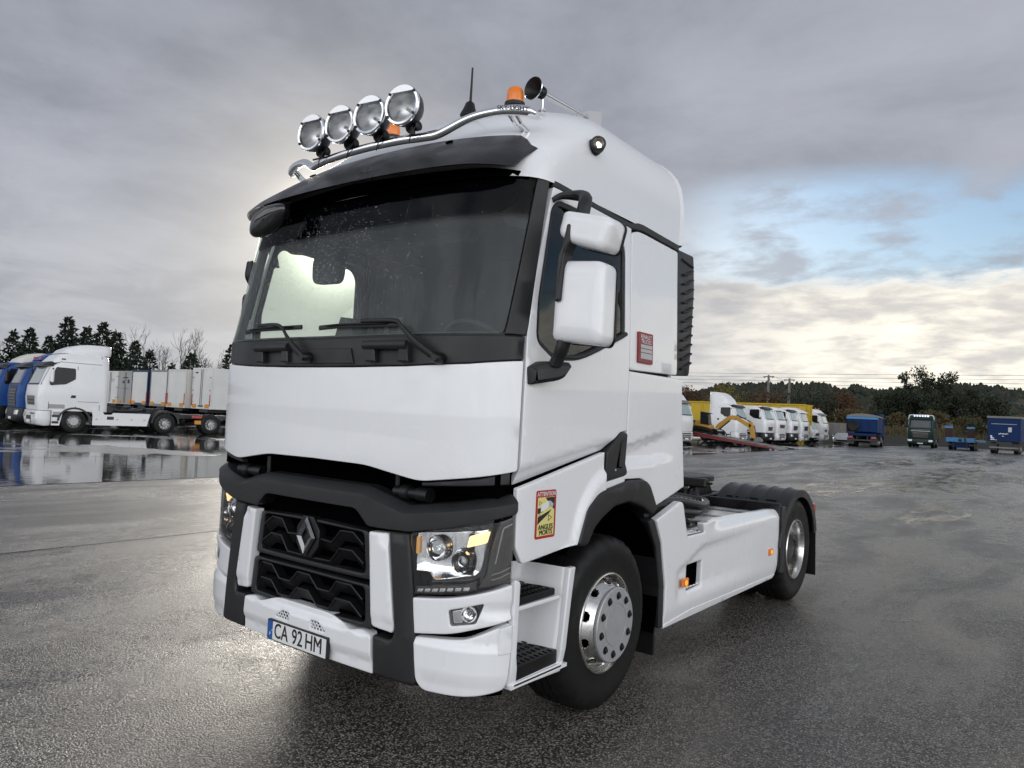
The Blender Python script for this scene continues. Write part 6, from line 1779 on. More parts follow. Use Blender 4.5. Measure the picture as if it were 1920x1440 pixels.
def cab_truck(R, paint='white_paint', hi=3.45, deflector=0., visor='bg_black', screen='bg_screen', grille='bumper', bumper=None, beacons=0, length=2.2, skirt=None, axles=((3.75, True),), chassis_len=5.6, mirror=None, roof_paint=None, head=True, grille_mat='bg_black', flat_floor=False, wheels=True, lamps=0, hood_grille=None, holes=False):
    bumper = bumper or paint; mirror = mirror or paint
    lv = [(.95, 1.22, .06, length, .22), (1.5, 1.24, .0, length, .24), (2.02, 1.24, .05, length, .25), (2.08, 1.235, .09, length, .25), (2.86, 1.20, .36, length, .28), (2.95, 1.20, .42, length, .3), (3.10, 1.19, .52, length, .34), (hi - .12, 1.14, .74 if hi > 3.2 else .6, length, .4), (hi, 1.0, .98 if hi > 3.2 else .75, length - .05, .4)]
    if hi < 3.2: lv = [l for l in lv if l[0] < 3.0 or l[0] >= hi - .13]
    loft('cab', lv, paint, R, 45)
    front_patch('windscreen', lv, 2.10, 2.84, .90, .93, screen, R)
    fp = front_patch('lower_screen_edge', lv, 2.03, 2.10, .93, .93, 'bg_black', R, .018)
    for sg in (-1, 1):
        side_poly('side_window', fillet([(.42, 2.02), (1.02, 2.10), (1.38, 2.34), (1.36, 2.80), (.62, 2.82), (.40, 2.2)], .06), lv, 'bg_window', R, sg)
        o = [(1.435, 1.1), (1.457, 1.1), (1.457, 2.9), (1.435, 2.9)]; side_poly('door_gap', o, lv, 'bg_black', R, sg, .003, .01)
        o = [(length - .37, 1.0), (length - .35, 1.0), (length - .35, hi - .3), (length - .37, hi - .3)]; side_poly('panel_gap', o, lv, 'bg_black', R, sg, .003, .01)
        side_poly('door_handle', fillet([(1.22, 1.52), (1.42, 1.52), (1.42, 1.64), (1.26, 1.64)], .03), lv, 'bg_black', R, sg, .01)
        mb = MB(); mb.box((sg * 1.42, .44, 2.42), (.20, .12, .56), None, .05); m = mb.build('mirror', mirror, R)
        mb = MB(); mb.tube([(sg * 1.2, .5, 2.75), (sg * 1.38, .46, 2.72)], .03, 6); mb.tube([(sg * 1.2, .45, 2.05), (sg * 1.38, .44, 2.12)], .03, 6); mb.build('mirror_arm', 'bg_black', m)
    if visor:
        rows = []
        for z, dy in ((2.84, .17), (2.92, .20), (3.0, .12), (3.06, .02)):
            hw = lv_at(lv, z, 1); y0 = lv_at(lv, z, 2); r = lv_at(lv, z, 4); row = []
            for i in range(11):
                x = (i / 5 - 1) * hw * 1.0; ex = max(0, abs(x) - (hw - r)); row.append((x, y0 + r - math.sqrt(max(0, r * r - ex * ex)) - dy, z))
            rows.append(row)
        mb = MB(); mb.grid(rows); mb.grid([[(a, b + .03, c) for a, b, c in r_][::-1] for r_ in rows]); mb.build('visor', visor, R, 50)
    if deflector:
        loft('roof_deflector', [(hi - .03, 1.02, .85, length + .08, .3), (hi + deflector * .35, 1.04, 1.0, length + .1, .3), (hi + deflector * .75, 1.02, 1.35, length + .1, .35), (hi + deflector * .95, .98, 1.65, length + .1, .35), (hi + deflector, .9, 1.85, length + .08, .3)], roof_paint or paint, R, 45)
    # bumper and lights
    lb = [(.30, 1.20, .12, .55, .22), (.36, 1.24, .04, .6, .24), (.62, 1.25, -.02, .62, .25), (.93, 1.24, .02, .62, .25)]
    loft('bumper', lb, bumper, R, 45)
    if grille == 'bumper':
        front_patch('grille_opening', lb, .42, .86, .52, .55, grille_mat, R, .012)
        for k in range(3): front_patch('slat', lb, .50 + k * .12, .53 + k * .12, .50, .50, bumper, R, .02)
    if hood_grille:
        z0, z1, k = hood_grille
        front_patch('hood_grille', lv, z0, z1, k * .9, k, grille_mat, R, .012)
        for q in range(int((z1 - z0) / .14)): front_patch('slat', lv, z0 + .05 + q * .14, z0 + .10 + q * .14, k * .85, k * .88, 'metal_grey' if grille_mat == 'bg_black' else 'bg_black', R, .02)
    for sg in (-1, 1):
        mb = MB(); pts = []
        for z in (.64, .84):
            row = []
            for q in (.60, .72, .84, .93):
                hw = lv_at(lb, z, 1); y0 = lv_at(lb, z, 2); r = lv_at(lb, z, 4); x = hw * q + (.02 if z > .7 else 0); ex = max(0, abs(x) - (hw - r)); row.append((sg * x, y0 + r - math.sqrt(max(0, r * r - ex * ex)) - .012, z))
            pts.append(row if sg > 0 else row[::-1])
        mb.grid(pts); mb.build('headlight', 'head_lens', R, 50)
    mb = MB(); mb.box((0, -.03, .46), (.52, .02, .11)); mb.build('number_plate', 'print_white', R)
    # step side and arch
    for sg in (-1, 1):
        side_poly('step_side', [(.55, .32), (.86, .32), (.98, .95), (.55, .95)], [(0, 1.235), (4, 1.235)], bumper, R, sg)
        for z in (.45, .72):
            mb = MB(); mb.box((sg * 1.19, .70, z), (.12, .26, .10)); mb.build('step', 'bg_black', R)
        arc = [(1.42 + math.cos(rad(a)) * .66, .52 + math.sin(rad(a)) * .60) for a in range(0, 181, 15)]; inn = [(1.42 + math.cos(rad(a)) * .57, .52 + math.sin(rad(a)) * .53) for a in range(180, -1, -15)]
        side_poly('wheel_arch', arc + inn, [(0, 1.235), (4, 1.235)], 'bg_black', R, sg, .02, .25)
        mb = MB(); mb.box((sg * .58, 1.42, .75), (.55, 1.15, .55)); mb.build('arch_liner', 'black_void', R)
    if wheels:
        for sg in (-1, 1): wheel(R, sg * 1.20, 1.42, .505, holes=(holes and sg > 0))
        for y, d in axles:
            for sg in (-1, 1):
                wheel(R, sg * 1.20, 1.42 + y, .505, .3, 'wheel', 'bg_rim', d, False, holes and sg > 0)
                arc = [(1.42 + y + math.cos(rad(a)) * .64, .52 + math.sin(rad(a)) * .60) for a in range(0, 181, 12)]
                mb = MB(); mb.grid([[(sg * x, a, b) for a, b in arc] for x in (.55, 1.25)]); mb.grid([[(sg * 1.25, a, b) for a, b in arc], [(sg * 1.25, 1.42 + y + (a - 1.42 - y) * .88, .52 + (b - .52) * .88) for a, b in arc]]); mb.build('mudguard', 'bg_black', R, 50)
    for sg in (-1, 1):
        mb = MB(); mb.box((sg * .42, .6 + chassis_len / 2, .85), (.09, chassis_len, .26)); mb.build('frame_rail', 'bg_black', R)
    if skirt:
        for sg in (-1, 1):
            o = fillet([(2.14, .36), (4.42, .36), (4.55, .93), (2.98, .93), (2.90, .84), (2.60, .84), (2.45, 1.12), (2.06, 1.10), (2.14, .8)], .03)
            side_poly('side_skirt', o, [(0, 1.235), (4, 1.235)], skirt, R, sg, .0, .05)
            side_poly('skirt_pocket', [(2.72, .62), (3.0, .62), (3.0, .76), (2.72, .76)], [(0, 1.235), (4, 1.235)], 'bg_black', R, sg, .004, .01)
            for y in (2.3, 3.15, 3.75, 4.3):
                mb = MB(); mb.box((sg * 1.24, y, .64), (.02, .08, .035)); mb.build('side_marker', 'amber_lens', R)
    else:
        for sg in (-1, 1):
            mb = MB(); mb.box((sg * .95, 3.1, .66), (.55, 1.5, .55), None, .1); mb.build('tank', 'metal_grey', R)
    mb = MB(); mb.box((0, length + .2, 1.05), (1.6, .3, .3), None, .03); mb.build('gearbox', 'bg_black', R)
    for k in range(beacons):
        x = (-.6, .6, 0)[k]; mb = MB(); mb.lathe((x, .95, hi + deflector * .0 - .02), (0, 0, 1), [(0, .08), (.05, .075), (.14, .07), (.18, .04), (.19, 0)], 12); mb.build('beacon', 'board_red', R)
    for k in range(lamps):
        x = (k - (lamps - 1) / 2) * 1.5 / lamps; mb = MB(); mb.lathe((x, .62, hi - .02), (0, -1, .1), [(-.08, .05), (0, .1), (.03, .105), (.03, .09)], 12); mb.build('roof_lamp', 'chrome', R)
    return lv
def fifth(R, y=4.9):
    mb = MB(); mb.lathe((0, y, 1.12), (0, 0, 1), [(0, .45), (.06, .45)], 20); mb.box((0, y, 1.05), (.7, .5, .14)); mb.build('coupling_plate', 'bg_black', R)

# ---- left side of the yard
R = vroot('tractor_truck', 'parked white tractor truck seen from its side, beside the blue trucks', 'truck', -32.55, 10.35, -8)
cab_truck(R, 'white_paint', 3.48, .42, 'bg_black', 'bg_screen', None, beacons=0, length=2.75, skirt='white_paint', axles=((3.82, True),), mirror='white_paint', hood_grille=(1.15, 1.55, .55), grille_mat='metal_grey', holes=True); fifth(R)
wheel(R, 1.20, 1.42 + 6.0, .505, .3, 'wheel', 'bg_rim', True, False, True)
mb = MB(); mb.box((1.1, 6.75, .86), (.12, .5, .14), None, .02); mb.build('tail_lamp', 'red_lens', R)
mb = MB(); mb.box((.0, 7.3, .85), (1.0, 2.6, .2)); mb.build('rear_frame', 'bg_black', R)
_lv = [(0, 1.235), (2.9, 1.205), (3.3, 1.15), (4, 1.0)]
for nm, poly, m, of in (('roof_gap', [(.75, 3.04), (2.4, 3.02), (2.4, 3.05), (.75, 3.07)], 'grey_panel', .016), ('panel_gap', [(1.5, 1.36), (2.35, 1.36), (2.35, 1.375), (1.5, 1.375)], 'bg_black', .02), ('lower_panel', [(.42, 1.05), (1.02, 1.05), (1.02, 1.22), (.42, 1.22)], 'grey_panel', .02), ('door_front_gap', [(.40, 1.0), (.42, 1.0), (.42, 2.05), (.40, 2.05)], 'bg_black', .012), ('locker_cover', [(.60, .76), (.92, .76), (.94, .90), (.60, .90)], 'grey_panel', .022), ('side_lamp', [(.80, 3.16), (.95, 3.16), (.95, 3.21), (.80, 3.21)], 'bg_black', .03), ('air_intake_pipe', [(2.36, 1.0), (2.40, 1.0), (2.40, 3.4), (2.36, 3.4)], 'grey_panel', .016)):
    side_poly(nm, poly, _lv, m, R, 1, of, .02)
mb = MB(); mb.box((1.05, 2.25, 1.02), (.3, .5, .3), None, .03); mb.build('air_filter', 'metal_grey', R)
mb = MB(); mb.tube([(.6, 2.9, 1.05), (.9, 3.3, 1.02), (.9, 4.0, 1.04), (.5, 4.4, 1.08)], .06, 8); mb.build('air_line', 'bg_black', R)
for k_ in range(3):
    mb = MB(); mb.box((.35 + .2 * k_, -.035, .80), (.14, .02, .05)); mb.build('bumper_slot', 'bg_black', R)
mb = MB(); mb.box((.0, -.035, .62), (.7, .02, .16)); mb.build('bumper_intake', 'bg_black', R)
mb = MB(); mb.box((1.16, 6.78, .60), (.06, .30, .18), Matrix.Rotation(.0, 3, 'X')); mb.build('reflector_board', 'board_orange', R)
for i, (x, y, lab, be, hi, de, rp) in enumerate(((-36.3, 10.9, 'blue truck with dark grille and orange roof beacons, left of the white tractor', 2, 3.25, .42, 'paint_blue'), (-40.2, 11.2, 'blue truck cut by the left picture edge, with cream roof deflector', 0, 3.15, .55, 'cream_panel'))):
    R = vroot('blue_truck', lab, 'truck', x, y, -8, 'blue trucks parked on the left')
    cab_truck(R, 'paint_blue', hi, de, 'bg_black', 'bg_screen_dark', None, bumper='bg_black', beacons=be, length=2.2, hood_grille=(1.0, 1.98, .62), mirror='bg_black', roof_paint=rp, axles=((3.8, True),)); fifth(R)
def trailer(x, y, w, h, label, face, sidem, doors=True, plates=True, L=12.8, z0=1.08, marks=None, strips=True):
    R = vroot('box_trailer', label, 'trailer', x, y, 0, 'trailers parked in a row on the left')
    mb = MB(); mb.box((0, L / 2 + .03, z0 + h / 2), (w, L, h)); mb.build('box_body', sidem, R)
    mb = MB()
    for c, s in (((-w / 2 + .06, 0, z0 + h / 2), (.12, .08, h + .02)), ((w / 2 - .06, 0, z0 + h / 2), (.12, .08, h + .02)), ((0, 0, z0 + h - .06), (w - .24, .08, .14)), ((0, 0, z0 + .09), (w - .24, .08, .18))): mb.box(c, s)
    mb.build('door_frame', sidem, R)
    for sg in ((-1, 1) if doors else (0,)):
        ww = w - .26 if not doors else w / 2 - .14
        mb = MB(); mb.box((sg * (w / 4 - .06), -.015, z0 + h / 2 + .02), (ww, .05, h - .32), None, .01); d = mb.build('door', face, R)
        if doors:
            mb = MB(); mb.cyl((sg * .10, -.06, z0 + .1), (sg * .10, -.06, z0 + h - .1), .02, n=6); mb.build('lock_rod', 'metal_grey', d)
            for zz in (.5, 1.3, 2.2):
                mb = MB(); mb.box((sg * (w / 2 - .14), -.05, z0 + zz), (.14, .03, .06)); mb.build('hinge', 'metal_grey', d)
    if plates:
        for sg in (-1, 1):
            mb = MB(); mb.box((sg * .82, -.06, z0 + .20), (.50, .02, .26)); mb.build('reflector_board', 'board_orange', R)
            if strips:
                mb = MB(); mb.box((sg * (w / 2 - .09), -.052, z0 + .62), (.10, .012, .80)); mb.build('marker_strip', 'board_red', R)
    if marks:
        for (a, b, c, d_, m) in marks:
            mb = MB(); mb.box((a, -.048, z0 + b), (c, .006, d_)); mb.build('door_marking', m, R)
    mb = MB(); mb.box((0, .15, z0 - .45), (w - .2, .12, .12)); mb.build('underride_bar', 'bg_black', R)
    mb = MB(); mb.box((0, L / 2, z0 - .12), (1.1, L - .4, .22)); mb.build('chassis', 'bg_black', R)
    for ya in (2.2, 3.5, 4.8):
        for sg in (-1, 1): wheel(R, sg * 1.18, ya, .5, .35, 'wheel', 'bg_rim', False, False)
    mb = MB(); mb.box((0, L - 2.5, z0 - .6), (1.9, .12, .9)); mb.build('landing_leg', 'bg_black', R)
    return R
G_ = 'print_grey'
trailer(-59.1, 25.6, 2.5, 2.62, 'white box trailer at the far left of the row, mostly hidden', 'white_dull', 'white_dull', True, True, marks=((-.6, 2.0, .3, .5, 'bg_black'), (.4, 1.9, .5, .25, G_)), strips=False)
trailer(-56.35, 25.5, 2.4, 2.62, 'grey container trailer with small dark markings on its doors', 'grey_panel', 'grey_panel', True, True, marks=((-.3, 1.75, .3, .22, 'bg_black'), (.5, 1.8, .3, .3, 'bg_black'), (0, 2.1, .9, .08, 'bg_black'), (0, 1.25, 1.2, .05, 'metal_grey')), strips=False)
trailer(-53.65, 25.3, 2.5, 2.68, 'white box trailer with dark blue flank right of the grey one', 'white_dull', 'dark_blue_side', False, True)
trailer(-50.75, 25.3, 2.5, 2.70, 'white box trailer in the middle of the row, grey sided', 'white_dull', 'trailer_side', False, True)
trailer(-48.0, 25.2, 2.5, 2.74, 'white box trailer with cream frame second from the right', 'white_dull', 'cream_panel', False, True)
trailer(-45.35, 25.6, 2.5, 2.88, 'white refrigerated trailer with double doors and long visible side at the right end', 'white_dull', 'white_dull', True, True, marks=((-.7, 2.55, .35, .10, 'bg_black'), (0, .20, .7, .10, 'bg_black')))

# ---- right side: white trucks drawn up facing +X
X0 = -16.6
rows = [
 (X0 - 1.0, 40.4, dict(hi=3.35, deflector=.35, visor='metal_grey', hood_grille=None), 'white truck half hidden behind the big truck’s cab corner'),
 (X0 - .6, 44.2, dict(hi=3.55, deflector=.25, visor='metal_grey', grille='bumper', lamps=0), 'white truck with grey visor and dark honeycomb grille nearest the big truck’s cab'),
 (X0 - .4, 54.3, dict(hi=3.15, deflector=.85, length=2.35, visor='bg_black', grille='bumper'), 'white truck with tall roof deflector behind the excavator arm'),
 (X0 + .3, 58.8, dict(hi=3.05, deflector=0, visor='bg_black', beacons=2, bumper='bg_black', hood_grille=(1.12, 1.42, .45)), 'white truck with red beacons and dark bumper right of the tall deflector'),
 (X0 + .2, 62.2, dict(hi=2.98, deflector=0, visor='white_paint', hood_grille=(1.35, 1.65, .55), beacons=0), 'low white truck with white visor in the middle of the row'),
 (X0 + .3, 65.7, dict(hi=3.02, deflector=0, visor='bg_black', bumper='bg_black', hood_grille=(1.2, 1.6, .5)), 'white truck with dark bumper right of the low white-visored one'),
 (X0 + .3, 69.0, dict(hi=3.30, deflector=.0, visor='white_paint', hood_grille=(1.2, 1.6, .5)), 'white truck with high sleeper roof left of the yellow body’s end'),
 (X0 - .1, 77.6, dict(hi=3.45, deflector=0, visor='metal_grey', beacons=2, hood_grille=(1.15, 1.4, .4)), 'last white truck in the row with red beacons and pale screen')]
for x, y, kw, lab in rows:
    R = vroot('white_truck', lab, 'truck', x, y, 90, 'white trucks parked in a row on the right'); cab_truck(R, 'white_paint', **kw)
# small white truck in front of the yellow body end
R = vroot('small_lorry', 'small white lorry with sloping bonnet under the yellow body end', 'truck', X0 - .2, 74.6, 90, 'white trucks parked in a row on the right')
lv = [(.55, 1.0, .0, 1.7, .2), (1.0, 1.05, -.05, 1.7, .25), (1.35, 1.05, .1, 1.7, .25), (2.05, .98, .55, 1.65, .25), (2.2, .9, .7, 1.6, .25)]
loft('cab', lv, 'white_paint', R); front_patch('windscreen', lv, 1.38, 2.0, .88, .9, 'bg_screen', R); front_patch('grille', lv, .75, 1.0, .6, .6, 'bg_black', R)
for sg in (-1, 1):
    wheel(R, sg * .95, .9, .42, .25); wheel(R, sg * .95, 4.0, .42, .25, 'wheel', 'bg_rim', True, False)
    side_poly('side_window', [(.55, 1.4), (1.45, 1.4), (1.4, 1.98), (.8, 1.98)], lv, 'bg_window', R, sg)
mb = MB(); mb.box((0, 3.6, .75), (1.9, 4.0, .25)); mb.build('bed', 'bg_black', R)
def tipper_body(x, y, psi, L, w, h, z0, label, paint, ribs=9, wheels_=True):
    R = vroot('tipper_trailer', label, 'trailer', x, y, psi, 'yellow tipper bodies behind the white trucks')
    mb = MB(); t = .08
    mb.box((-w / 2 + t / 2, L / 2, z0 + h / 2), (t, L, h)); mb.box((w / 2 - t / 2, L / 2, z0 + h / 2), (t, L, h)); mb.box((0, t / 2, z0 + h / 2), (w - 2 * t, t, h)); mb.box((0, L - t / 2, z0 + h / 2), (w - 2 * t, t, h)); mb.box((0, L / 2, z0 + .05), (w - 2 * t, L - 2 * t, .1)); mb.build('tub', paint, R)
    for sg in (-1, 1):
        mb = MB(); mb.box((sg * (w / 2 + .03), L / 2, z0 + h - .06), (.14, L + .1, .14), None, .02); mb.build('top_rail', paint, R)
        for k in range(ribs):
            mb = MB(); mb.box((sg * (w / 2 + .035), (k + .5) * L / ribs, z0 + h / 2 - .08), (.07, .10, h - .2)); mb.build('rib', paint, R)
    for z in (.35, .75, 1.1):
        mb = MB(); mb.box((0, -.03, z0 + z * h / 1.5), (w - .2, .06, .08)); mb.build('front_rib', paint, R)
    for sg in (-1, 1):
        mb = MB(); mb.box((sg * w * .3, -.04, z0 + h * .5), (.08, .08, h - .1)); mb.build('front_post', paint, R)
    mb = MB(); mb.box((0, L / 2, z0 - .15), (1.0, L - .6, .26)); mb.build('chassis', 'bg_black', R)
    for ya in (L - 2.0, L - 3.3, L - 4.6):
        for sg in (-1, 1): wheel(R, sg * 1.15, ya, .5, .35, 'wheel', 'bg_rim', False, False)
    return R
tipper_body(-17.2, 72.9, 90, 12.5, 2.5, 2.0, 1.75, 'long yellow tipper body with ribbed end behind the white trucks', 'paint_yellow')
tipper_body(-25.5, 52.2, 90, 9.0, 2.5, 1.6, 1.75, 'yellow tipper body behind the excavator', 'paint_yellow')
# end gear of the yellow body: lower stand
R = vroot('yellow_stand', 'yellow ribbed end frame under the long yellow tipper body', 'frame', -17.9, 72.9, 90)
mb = MB(); mb.box((0, 0, 1.45), (1.6, 1.4, 1.1), None, .1); mb.build('frame_box', 'paint_yellow', R)
for sg in (-1, 1):
    mb = MB(); mb.box((sg * .7, 0, .5), (.14, .3, 1.0)); mb.build('leg', 'paint_yellow', R)
# grey box
mb = MB(); mb.box((0, 0, 1.1), (1.9, 2.2, 2.2), None, .02); o = mb.build('storage_box', 'metal_grey'); o.location = (-17.2, 83, gz(-17.2, 83)); tag(o, 'plain grey-brown storage box at the end of the white trucks', 'box')
for sg in (-1, 1):
    mb = MB(); mb.box((sg * .46 + 0, -1.11, 1.1), (.86, .03, 2.0), None, .01); p = mb.build('panel', 'metal_grey', o)
# car
def car(x, y, psi):
    R = vroot('parked_car', 'silver low sports car beside the grey storage box', 'car', x, y, psi)
    lv = [(.22, .88, .10, 4.3, .35), (.45, .93, .0, 4.4, .4), (.68, .92, .12, 4.4, .45), (.80, .88, .55, 4.3, .5)]
    loft('body', lv, 'car_silver', R, 50)
    lc = [(.76, .80, 1.05, 3.9, .4), (1.0, .72, 1.55, 3.4, .35), (1.16, .62, 1.95, 2.9, .3)]
    loft('cabin', lc, 'car_silver', R, 50); front_patch('windscreen', lc, .80, 1.12, .86, .84, 'bg_screen', R, .012)
    front_patch('air_intake', lv, .28, .42, .7, .7, 'bg_black', R, .012)
    for sg in (-1, 1):
        side_poly('side_window', [(1.7, .80), (3.3, .80), (2.9, 1.08), (2.0, 1.08)], lc, 'bg_window', R, sg)
        mb = MB(); mb.box((sg * .66, .16, .62), (.28, .2, .10), Matrix.Rotation(sg * .35, 3, 'Z'), .03); mb.build('headlight', 'head_lens', R)
        mb = MB(); mb.box((sg * .96, 1.55, .85), (.18, .10, .11), None, .03); mb.build('mirror', 'car_silver', R)
        for yy in (.85, 3.5): wheel(R, sg * .86, yy, .33, .22)
car(-15.4, 79.0, 14)
# blue tipper lorry, rear towards us
def blue_tipper():
    R = vroot('tipper_lorry', 'blue tipper lorry seen from behind with a spare wheel on its tailgate', 'truck', -12.3, 76.5, 186)
    # local front is -Y; the tail is at y = 7.5
    L = 7.5
    cab_truck(R, 'paint_deep_blue', 2.98, 0, None, 'bg_screen_dark', None, bumper='bg_black', axles=((3.3, True), (4.65, True)), chassis_len=6.6)
    y0, y1, z0, h = 2.5, L, 1.35, 1.25
    mb = MB()
    for c, s in (((-1.2, (y0 + y1) / 2, z0 + h / 2), (.08, y1 - y0, h)), ((1.2, (y0 + y1) / 2, z0 + h / 2), (.08, y1 - y0, h)), ((0, y0 + .04, z0 + h / 2), (2.32, .08, h)), ((0, (y0 + y1) / 2, z0 + .05), (2.32, y1 - y0 - .16, .1))): mb.box(c, s)
    mb.build('tub', 'paint_deep_blue', R)
    mb = MB(); mb.box((0, y1 - .02, z0 + h / 2 - .02), (2.3, .08, h - .1), None, .01); mb.build('tailgate', 'paint_deep_blue', R)
    mb = MB(); mb.box((0, y1 + .02, z0 + h - .02), (2.6, .16, .20), None, .03); mb.build('tail_beam', 'paint_sky_blue', R)
    for k in range(3):
        mb = MB(); mb.box((-.55 + k * .55, y1 + .05, z0 + h / 2 - .1), (.08, .07, h - .35)); mb.build('rib', 'paint_deep_blue', R)
    rows = [[(math.cos(a) * 1.28, y, z0 + h + .10 + math.sin(a) * .30) for a in [PI * i / 12 for i in range(13)]] for y in (y0, y0 + 2, y0 + 3.5, y1 + .05)]
    mb = MB(); mb.grid(rows); mb.f.append(tuple(3 * 13 + i for i in range(13))); mb.mi.append(0); mb.build('tarpaulin', 'tarp_grey', R, 50)
    mb = MB(); mb.lathe((.72, y1 + .08, z0 + .52), (0, 1, 0), [(0, .22), (0, .44), (.05, .50), (.16, .50), (.22, .42), (.2, .24)], 24); mb.build('spare_wheel', 'tyre_rubber', R)
    mb = MB(); mb.box((0, y1 - .1, 1.12), (2.3, .2, .24), None, .02); mb.build('rear_beam', 'paint_deep_blue', R)
    mb = MB(); mb.box((0, y1 - .2, .62), (2.2, .1, .14)); mb.build('underride_bar', 'bg_black', R)
    for sg in (-1, 1):
        mb = MB(); mb.box((sg * .95, y1 - .1, .88), (.4, .08, .16)); mb.build('tail_lamp', 'red_lens', R)
        mb = MB(); mb.box((sg * .95, y1 - .35, .55), (.56, .03, .6)); mb.build('mudflap', 'bg_black', R)
blue_tipper()
# dark green truck facing us
R = vroot('green_truck', 'dark green truck facing the camera with white lamp strip on its roof', 'truck', -9.2, 85.0, 3)
lv = cab_truck(R, 'paint_green', 3.35, .0, None, 'bg_screen_dark', 'bumper', bumper='paint_green', hood_grille=(1.05, 1.62, .66), lamps=6, mirror='bg_black', axles=((3.7, True),))
front_patch('visor_strip', lv, 2.90, 3.0, .95, .95, 'paint_green', R, .05); front_patch('light_strip', lv, 1.72, 1.76, .72, .72, 'print_white', R, .02); front_patch('roof_sign', lv, 3.03, 3.16, .62, .6, 'bg_black', R, .02)
mb = MB(); mb.box((0, -.02, 1.88), (1.7, .03, .07), Matrix.Rotation(.0, 3, 'Y')); mb.build('badge_bar', 'metal_grey', R)
mb = MB(); mb.tube(cr([(-1.18, .6, 3.0), (-1.12, .62, 3.28), (-.9, .7, 3.42), (.9, .7, 3.42), (1.12, .62, 3.28), (1.18, .6, 3.0)], 5), .04, 6); mb.build('lamp_hoop', 'white_paint', R)
# low-loader trailer with raised ramps
def lowloader():
    R = vroot('low_loader_trailer', 'light blue low-loader trailer with two raised rusty ramps', 'trailer', -5.4, 83.0, -1)
    mb = MB(); mb.box((0, .15, 1.02), (2.5, .3, .46), None, .03); mb.build('rear_beam', 'paint_sky_blue', R)
    mb = MB(); mb.box((0, 5, .92), (2.5, 9.4, .22), None, .02); mb.build('deck', 'paint_sky_blue', R)
    mb = MB(); mb.box((0, .25, .52), (1.5, .2, .5), None, .02); mb.build('tail_panel', 'paint_deep_blue', R)
    for sg in (-1, 1):
        mb = MB(); mb.box((sg * .95 - .1, .45, 1.72), (.66, .12, .98)); r_ = mb.build('ramp', 'rust_brown', R)
        for k in range(5):
            mb = MB(); mb.box((sg * .95 - .1, .37, 1.34 + k * .18), (.62, .05, .05)); mb.build('rung', 'rust_brown', r_)
        mb = MB(); mb.box((sg * .95 - .1, .42, 2.26), (.70, .16, .20), None, .02); mb.build('ramp_foot', 'paint_sky_blue', r_)
        mb = MB(); mb.box((sg * 1.0, .3, .55), (.5, .1, .16)); mb.build('tail_lamp', 'bg_black', R)
        for yy in (1.2, 2.3, 3.4): wheel(R, sg * 1.12, yy, .42, .4, 'wheel', 'bg_rim', False, False)
        mb = MB(); mb.box((sg * .58, -.02, .42), (.06, .06, .9)); mb.build('support_leg', 'bg_black', R)
    mb = MB(); mb.lathe((.0, -.02, 1.02), (0, -1, 0), [(0, .17), (.04, .17), (.05, .1)], 18); mb.build('socket', 'bg_black', R)
    mb = MB(); mb.box((.42, -.01, 1.02), (.22, .02, .42)); mb.build('dark_plate', 'bg_black', R)
lowloader()
# blue box trailer at the right edge
R = vroot('blue_box_trailer', 'tall blue box trailer with white lettering at the right picture edge', 'trailer', -1.4, 76.6, -1)
mb = MB(); mb.box((0, 4.5, 2.20), (2.5, 9, 2.16), None, .02); mb.build('box_body', 'paint_deep_blue', R)
mb = MB(); mb.box((0, -.02, 2.12), (2.44, .05, 1.98), None, .01); mb.build('tailgate', 'paint_deep_blue', R)
mb = MB(); mb.grid([[(-1.3, -.05, 3.16), (-1.3, 9, 3.16)], [(-1.3, -.05, 3.30), (-1.3, 9, 3.30)], [(-1.22, -.05, 3.38), (-1.22, 9, 3.38)], [(1.22, -.05, 3.38), (1.22, 9, 3.38)], [(1.3, -.05, 3.30), (1.3, 9, 3.30)], [(1.3, -.05, 3.16), (1.3, 9, 3.16)]]); mb.box((0, -.05, 3.27), (2.6, .04, .18)); mb.build('tarpaulin', 'tarp_grey', R)
for c, s, m in (((0, -.055, 2.66), (1.9, .008, .035), 'print_grey'), ((.45, -.055, 2.17), (.27, .01, .42), 'print_grey'), ((-.95, -.055, 1.56), (.14, .008, .10), 'print_white'), ((-.92, -.055, 1.46), (.14, .008, .07), 'print_white'), ((-.86, -.055, 1.38), (.27, .008, .07), 'print_white'), ((-.84, -.055, 1.25), (.32, .008, .07), 'print_white'), ((-.57, -.055, 1.22), (.07, .008, .07), 'print_white'), ((-.06, -.055, 1.58), (.14, .008, .05), 'print_white')):
    mb = MB(); mb.box(c, s); mb.build('lettering_mark', m, R)
for k in range(6):
    mb = MB(); mb.box((-.36 + .12 * k, -.055, 1.79 + (.02 if k % 2 else -.01)), (.05, .008, .10)); mb.box((-.31 + .12 * k, -.055, 1.76 + (.03 if k % 3 else 0)), (.08, .008, .03)); mb.build('lettering_mark', 'print_white', R)
mb = MB(); mb.box((0, 4.5, .98), (1.2, 8.6, .22)); mb.build('chassis', 'bg_black', R)
mb = MB(); mb.box((0, .2, .55), (2.2, .1, .12)); mb.build('underride_bar', 'metal_grey', R)
for sg in (-1, 1):
    mb = MB(); mb.box((sg * .85, .5, .62), (.62, .03, .62)); mb.build('mudflap', 'bg_black', R)
    for yy in (1.2, 2.5, 3.8): wheel(R, sg * 1.08, yy, .5, .38, 'wheel', 'bg_rim', False, False)
